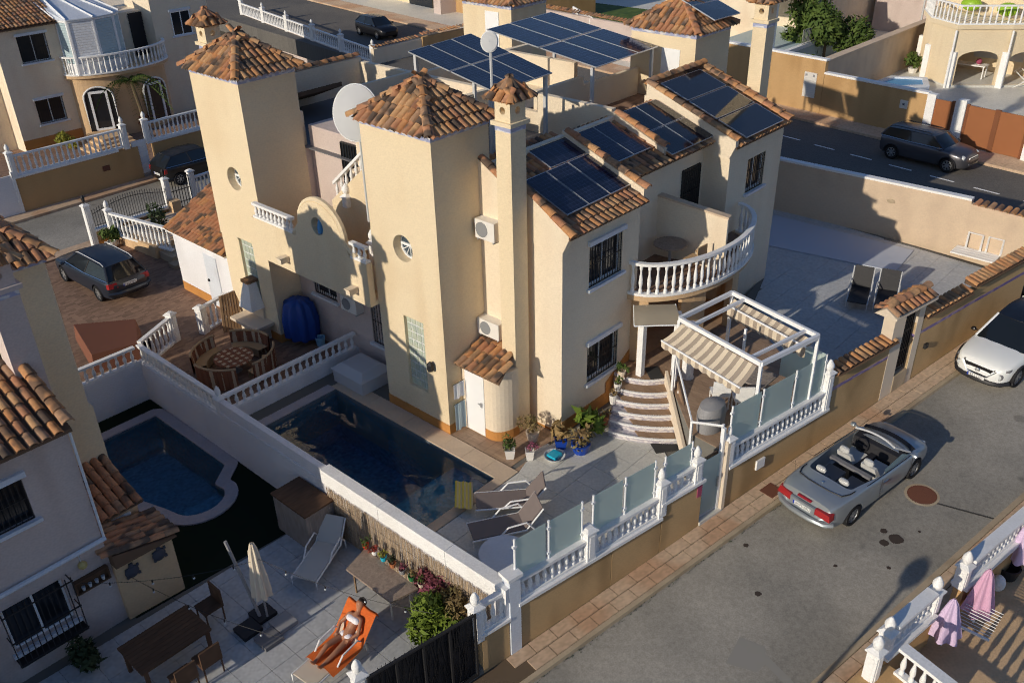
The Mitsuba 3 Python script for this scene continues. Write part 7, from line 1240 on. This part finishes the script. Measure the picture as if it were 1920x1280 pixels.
rtable('round mottled table on the balcony', 7.2, -2.3, 3.31, .5, .74, 'granite'); rtable('round white table at the corner of the pool terrace', -2.9, -4.75, 0, .6, .5, 'sillwhite'); rtable('round checked rattan table in the rear yard', -2.0, 7.7, 0, .62, .5, 'gingham')
for i in range(4):
    a = .5+i*PI/2; t = thing('rattan_bench', 'curved rattan bench around the checked table, '+('far side', 'left side', 'near side', 'right side')[i], 'bench'); A = lambda r, z: [(-2.0+r*math.cos(a+u), 7.7+r*math.sin(a+u), z) for u in np.linspace(-.58, .58, 9)]
    part(t, 'seat', B().grid(np.array([A(.85, .1), A(.85, .38), A(1.2, .38)])), 'cushion'); part(t, 'back', B().grid(np.array([A(1.2, .05), A(1.25, .75), A(1.3, .75), A(1.28, .05)])), 'gingham'); part(t, 'rim', B().tube(A(1.27, .77), .04, 6), 'wicker')
st_ = thing('porch_table', 'slatted grey wooden table on the porch', 'table')
for i in range(7): part(st_, 'slat', B().box(5.2+i*.13, -6.7, 1.72, 5.31+i*.13, -5.5, 1.76), 'greywood')
part(st_, 'leg', B().box(5.3, -6.5, 1.02, 5.4, -6.4, 1.72), 'greywood'); part(st_, 'leg', B().box(5.9, -5.8, 1.02, 6.0, -5.7, 1.72), 'greywood')
single('covered_barbecue', B().lathe([(.42, 0), (.45, .5), (.38, .72), (.15, .82)], (3.75, -6.05, 1.02), 14, sx=1.1, sy=.75), 'grey', 'barbecue under a grey cover behind the shelf', 'barbecue', smooth=40)
bq = thing('stone_barbecue', 'white masonry barbecue with tiled hood in the rear yard', 'barbecue'); part(bq, 'base', B().box(-.5, 8.6, 0, .1, 9.6, .6), 'beige'); part(bq, 'worktop', B().box(-.75, 8.3, .6, .1, 9.8, .7), 'beige'); part(bq, 'hood', B().hexa([(-.5, 8.75, 1.1), (.0, 8.75, 1.1), (.0, 9.5, 1.1), (-.5, 9.5, 1.1)], [(-.3, 9.0, 2.0), (.0, 9.0, 2.0), (.0, 9.3, 2.0), (-.3, 9.3, 2.0)]), 'white'); part(bq, 'back', B().box(-.1, 8.75, .7, .02, 9.5, 1.1), 'beige'); part(bq, 'cap', B().box(-.36, 8.95, 2.0, .05, 9.35, 2.1), 'roof0')
pl = thing('wooden_pallets', 'weathered wooden pallets leaning against the annexe', 'pallet')
for i in range(7): part(pl, 'slat', B().hexa([(-.9+i*.1, 10.15-i*.03, 0), (-.83+i*.1, 10.13-i*.03, 0), (-.83+i*.1, 10.17-i*.03, 0), (-.9+i*.1, 10.19-i*.03, 0)], [(-.6+i*.1, 10.55, 1.15), (-.53+i*.1, 10.53, 1.15), (-.53+i*.1, 10.57, 1.15), (-.6+i*.1, 10.59, 1.15)]), 'palletwood')
tb_ = B(); P = np.array([[(.55+r*(1+.12*math.cos(9*a))*math.cos(a), 7.6+r*1.2*(1+.12*math.cos(9*a))*math.sin(a), z) for a in np.linspace(0, 2*PI, 46)] for z, r in ((.25, .5), (.9, .52), (1.45, .42), (1.6, .2), (1.62, .02))]); single('blue_tarpaulin', tb_.grid(P), 'tarp', 'blue tarpaulin wrapped around a tall object under the parapet window', 'tarpaulin', smooth=True)
single('bucket', B().lathe([(.13, 0), (.17, .32), (.15, .32), (.12, .05)], (.75, 6.9, 0), 14), 'skyblue', 'light blue bucket in the rear yard', 'bucket', smooth=40)
hb = thing('pump_housing', 'large pale grey plastic box at the far end of the front pool', 'box'); part(hb, 'base', B().box(-.35, 3.4, 0, .8, 4.8, .45), 'lightgrey'); part(hb, 'lid', B().hexa([(-.4, 3.35, .45), (.85, 3.35, .45), (.85, 4.85, .45), (-.4, 4.85, .45)], [(-.15, 3.6, .65), (.6, 3.6, .65), (.6, 4.6, .65), (-.15, 4.6, .65)]), 'lightgrey')
fm = np.array([[(-1.45-u*.85+v*.25, -1.65-u*.85-v*.4, .08+.12*u*u+.02*math.sin(v*15)) for v in np.linspace(0, 1, 9)] for u in np.linspace(0, 1, 8)]); single('pool_float', ply(B().grid(fm).tm(), None, True, uv=np.array([(v, u) for u in np.linspace(0, 1, 8) for v in np.linspace(0, 1, 9)])), 'floaty', 'yellow striped air mattress on the shallow pool corner', 'air mattress')
bs_ = thing('wash_basin', 'round basin holding a turquoise tray by the blue pot', 'basin'); part(bs_, 'basin', B().lathe([(.2, 0), (.3, .12), (.28, .12), (.18, .02)], (1.05, -2.95, .0), 16), 'lightgrey'); part(bs_, 'tray', B().box(.9, -3.1, .08, 1.2, -2.8, .16), 'cyan')
for i, (z, l) in enumerate(((1.65, .5), (1.0, .9))): t = thing('drying_laundry', ('small white cloths on the upper rail beside the shed door', 'blue-grey towels on the lower rail beside the shed door')[i], 'laundry'); part(t, 'cloth', B().grid(np.array([[(.1+x, -.14+.03*math.sin(x*30), zz) for x in np.linspace(0, .4, 13)] for zz in (z, z-l)])), ('white', 'skyshutter')[i], True); part(t, 'rail', B().tube([(.06, -.14, z), (.54, -.14, z)], .01, 5), 'iron')
wl_ = thing('wall_lantern', 'black wall lantern on the near tower beside the glass blocks', 'lantern'); part(wl_, 'cage', B().lathe([(.06, 0), (.1, .05), (.1, .22), (.03, .3)], (-.12, .5, 1.95), 6), 'iron')
single('pool_cover', B().prism([(18.9, .1), (19.0, -5.6), (16.8, -5.8), (16.0, -1.2), (15.9, .1)], .604, .64), 'bluetarp', 'flat pale blue cover lying on the right yard floor', 'cover')
bn = thing('garden_bench', 'white slatted bench with frames at the back wall', 'bench')
for i in range(4): part(bn, 'slat', B().box(18.9+i*.2, -8.4, .95, 19.05+i*.2, -6.9, 1.0), 'white')
for y in (-7.2, -7.9): part(bn, 'frame', B().tube([(19.6, y, 1.0), (19.6, y, 1.6), (19.6, y-.5, 1.6), (19.6, y-.5, 1.0)], .04, 4), 'white')
nl = thing('statue', 'small blue statue in the oval parapet niche', 'statue'); part(nl, 'figure', B().lathe([(.09, 0), (.10, .15), (.07, .32), (.045, .38), (.06, .44), (.02, .5)], (-.2, 4.62, 4.97), 10), 'statueblue', 40)
for i, (q, z0, h, m, lab) in enumerate((((3.0, -13.3), -.5, 1.5, 'pink', 'folded pink parasol in the near right patio'), ((1.9, -13.0), -.5, 1.3, 'lilaccloth', 'lilac spotted parasol cloth by the bottom pillars'), ((5.3, -13.5), -.5, 1.5, 'lilaccloth', 'pale lilac parasol cut by the right edge'))):
    t = thing('parasol', lab, 'parasol'); P = [[(q[0]+r*(1+.2*math.cos(6*a))*math.cos(a), q[1]+r*(1+.2*math.cos(6*a))*math.sin(a), z0+z*h) for a in np.linspace(0, 2*PI, 37)] for z, r in ((.25, .3), (.6, .2), (.95, .09), (1.05, .02))]; part(t, 'canopy', B().grid(np.array(P)), m, True); part(t, 'pole', B().tube([(*q, z0), (*q, z0+h*.9)], .025, 6), 'white')
kt = thing('clothes_airer', 'white wire airer on the dark table in the near right patio', 'clothes airer'); part(kt, 'wires', B().box(2.0, -13.8, .1, 2.05, -13.0, .14), 'white')
for i in range(10): part(kt, 'rod', B().tube([(2.05+i*.1, -13.8, .12), (2.05+i*.1, -13.1, .12)], .01, 4), 'white')
bp = thing('flower_pot', 'black round pot on the near right patio floor', 'pot'); part(bp, 'pot', B().lathe([(.2, 0), (.26, .3), (.22, .3), (.2, .1)], (5.0, -13.4, -.55), 14), 'dark'); single('white_bag', B().sphere((4.4, -13.35, -.35), .2, 7, (.8, .8, 1.1)), 'white', 'white tied bag beside the black pot', 'bag', smooth=40)
sl = thing('street_lamp', 'street lamp outside the frame casting a round shadow on the street', 'street lamp'); part(sl, 'post', B().tube([(-8.0, -10.9, -1.9), (-8.0, -10.9, 2.9)], .05, 8), 'grey'); part(sl, 'globe', B().sphere((-8.0, -10.9, 3.1), .24, 8), 'lightgrey', 40)
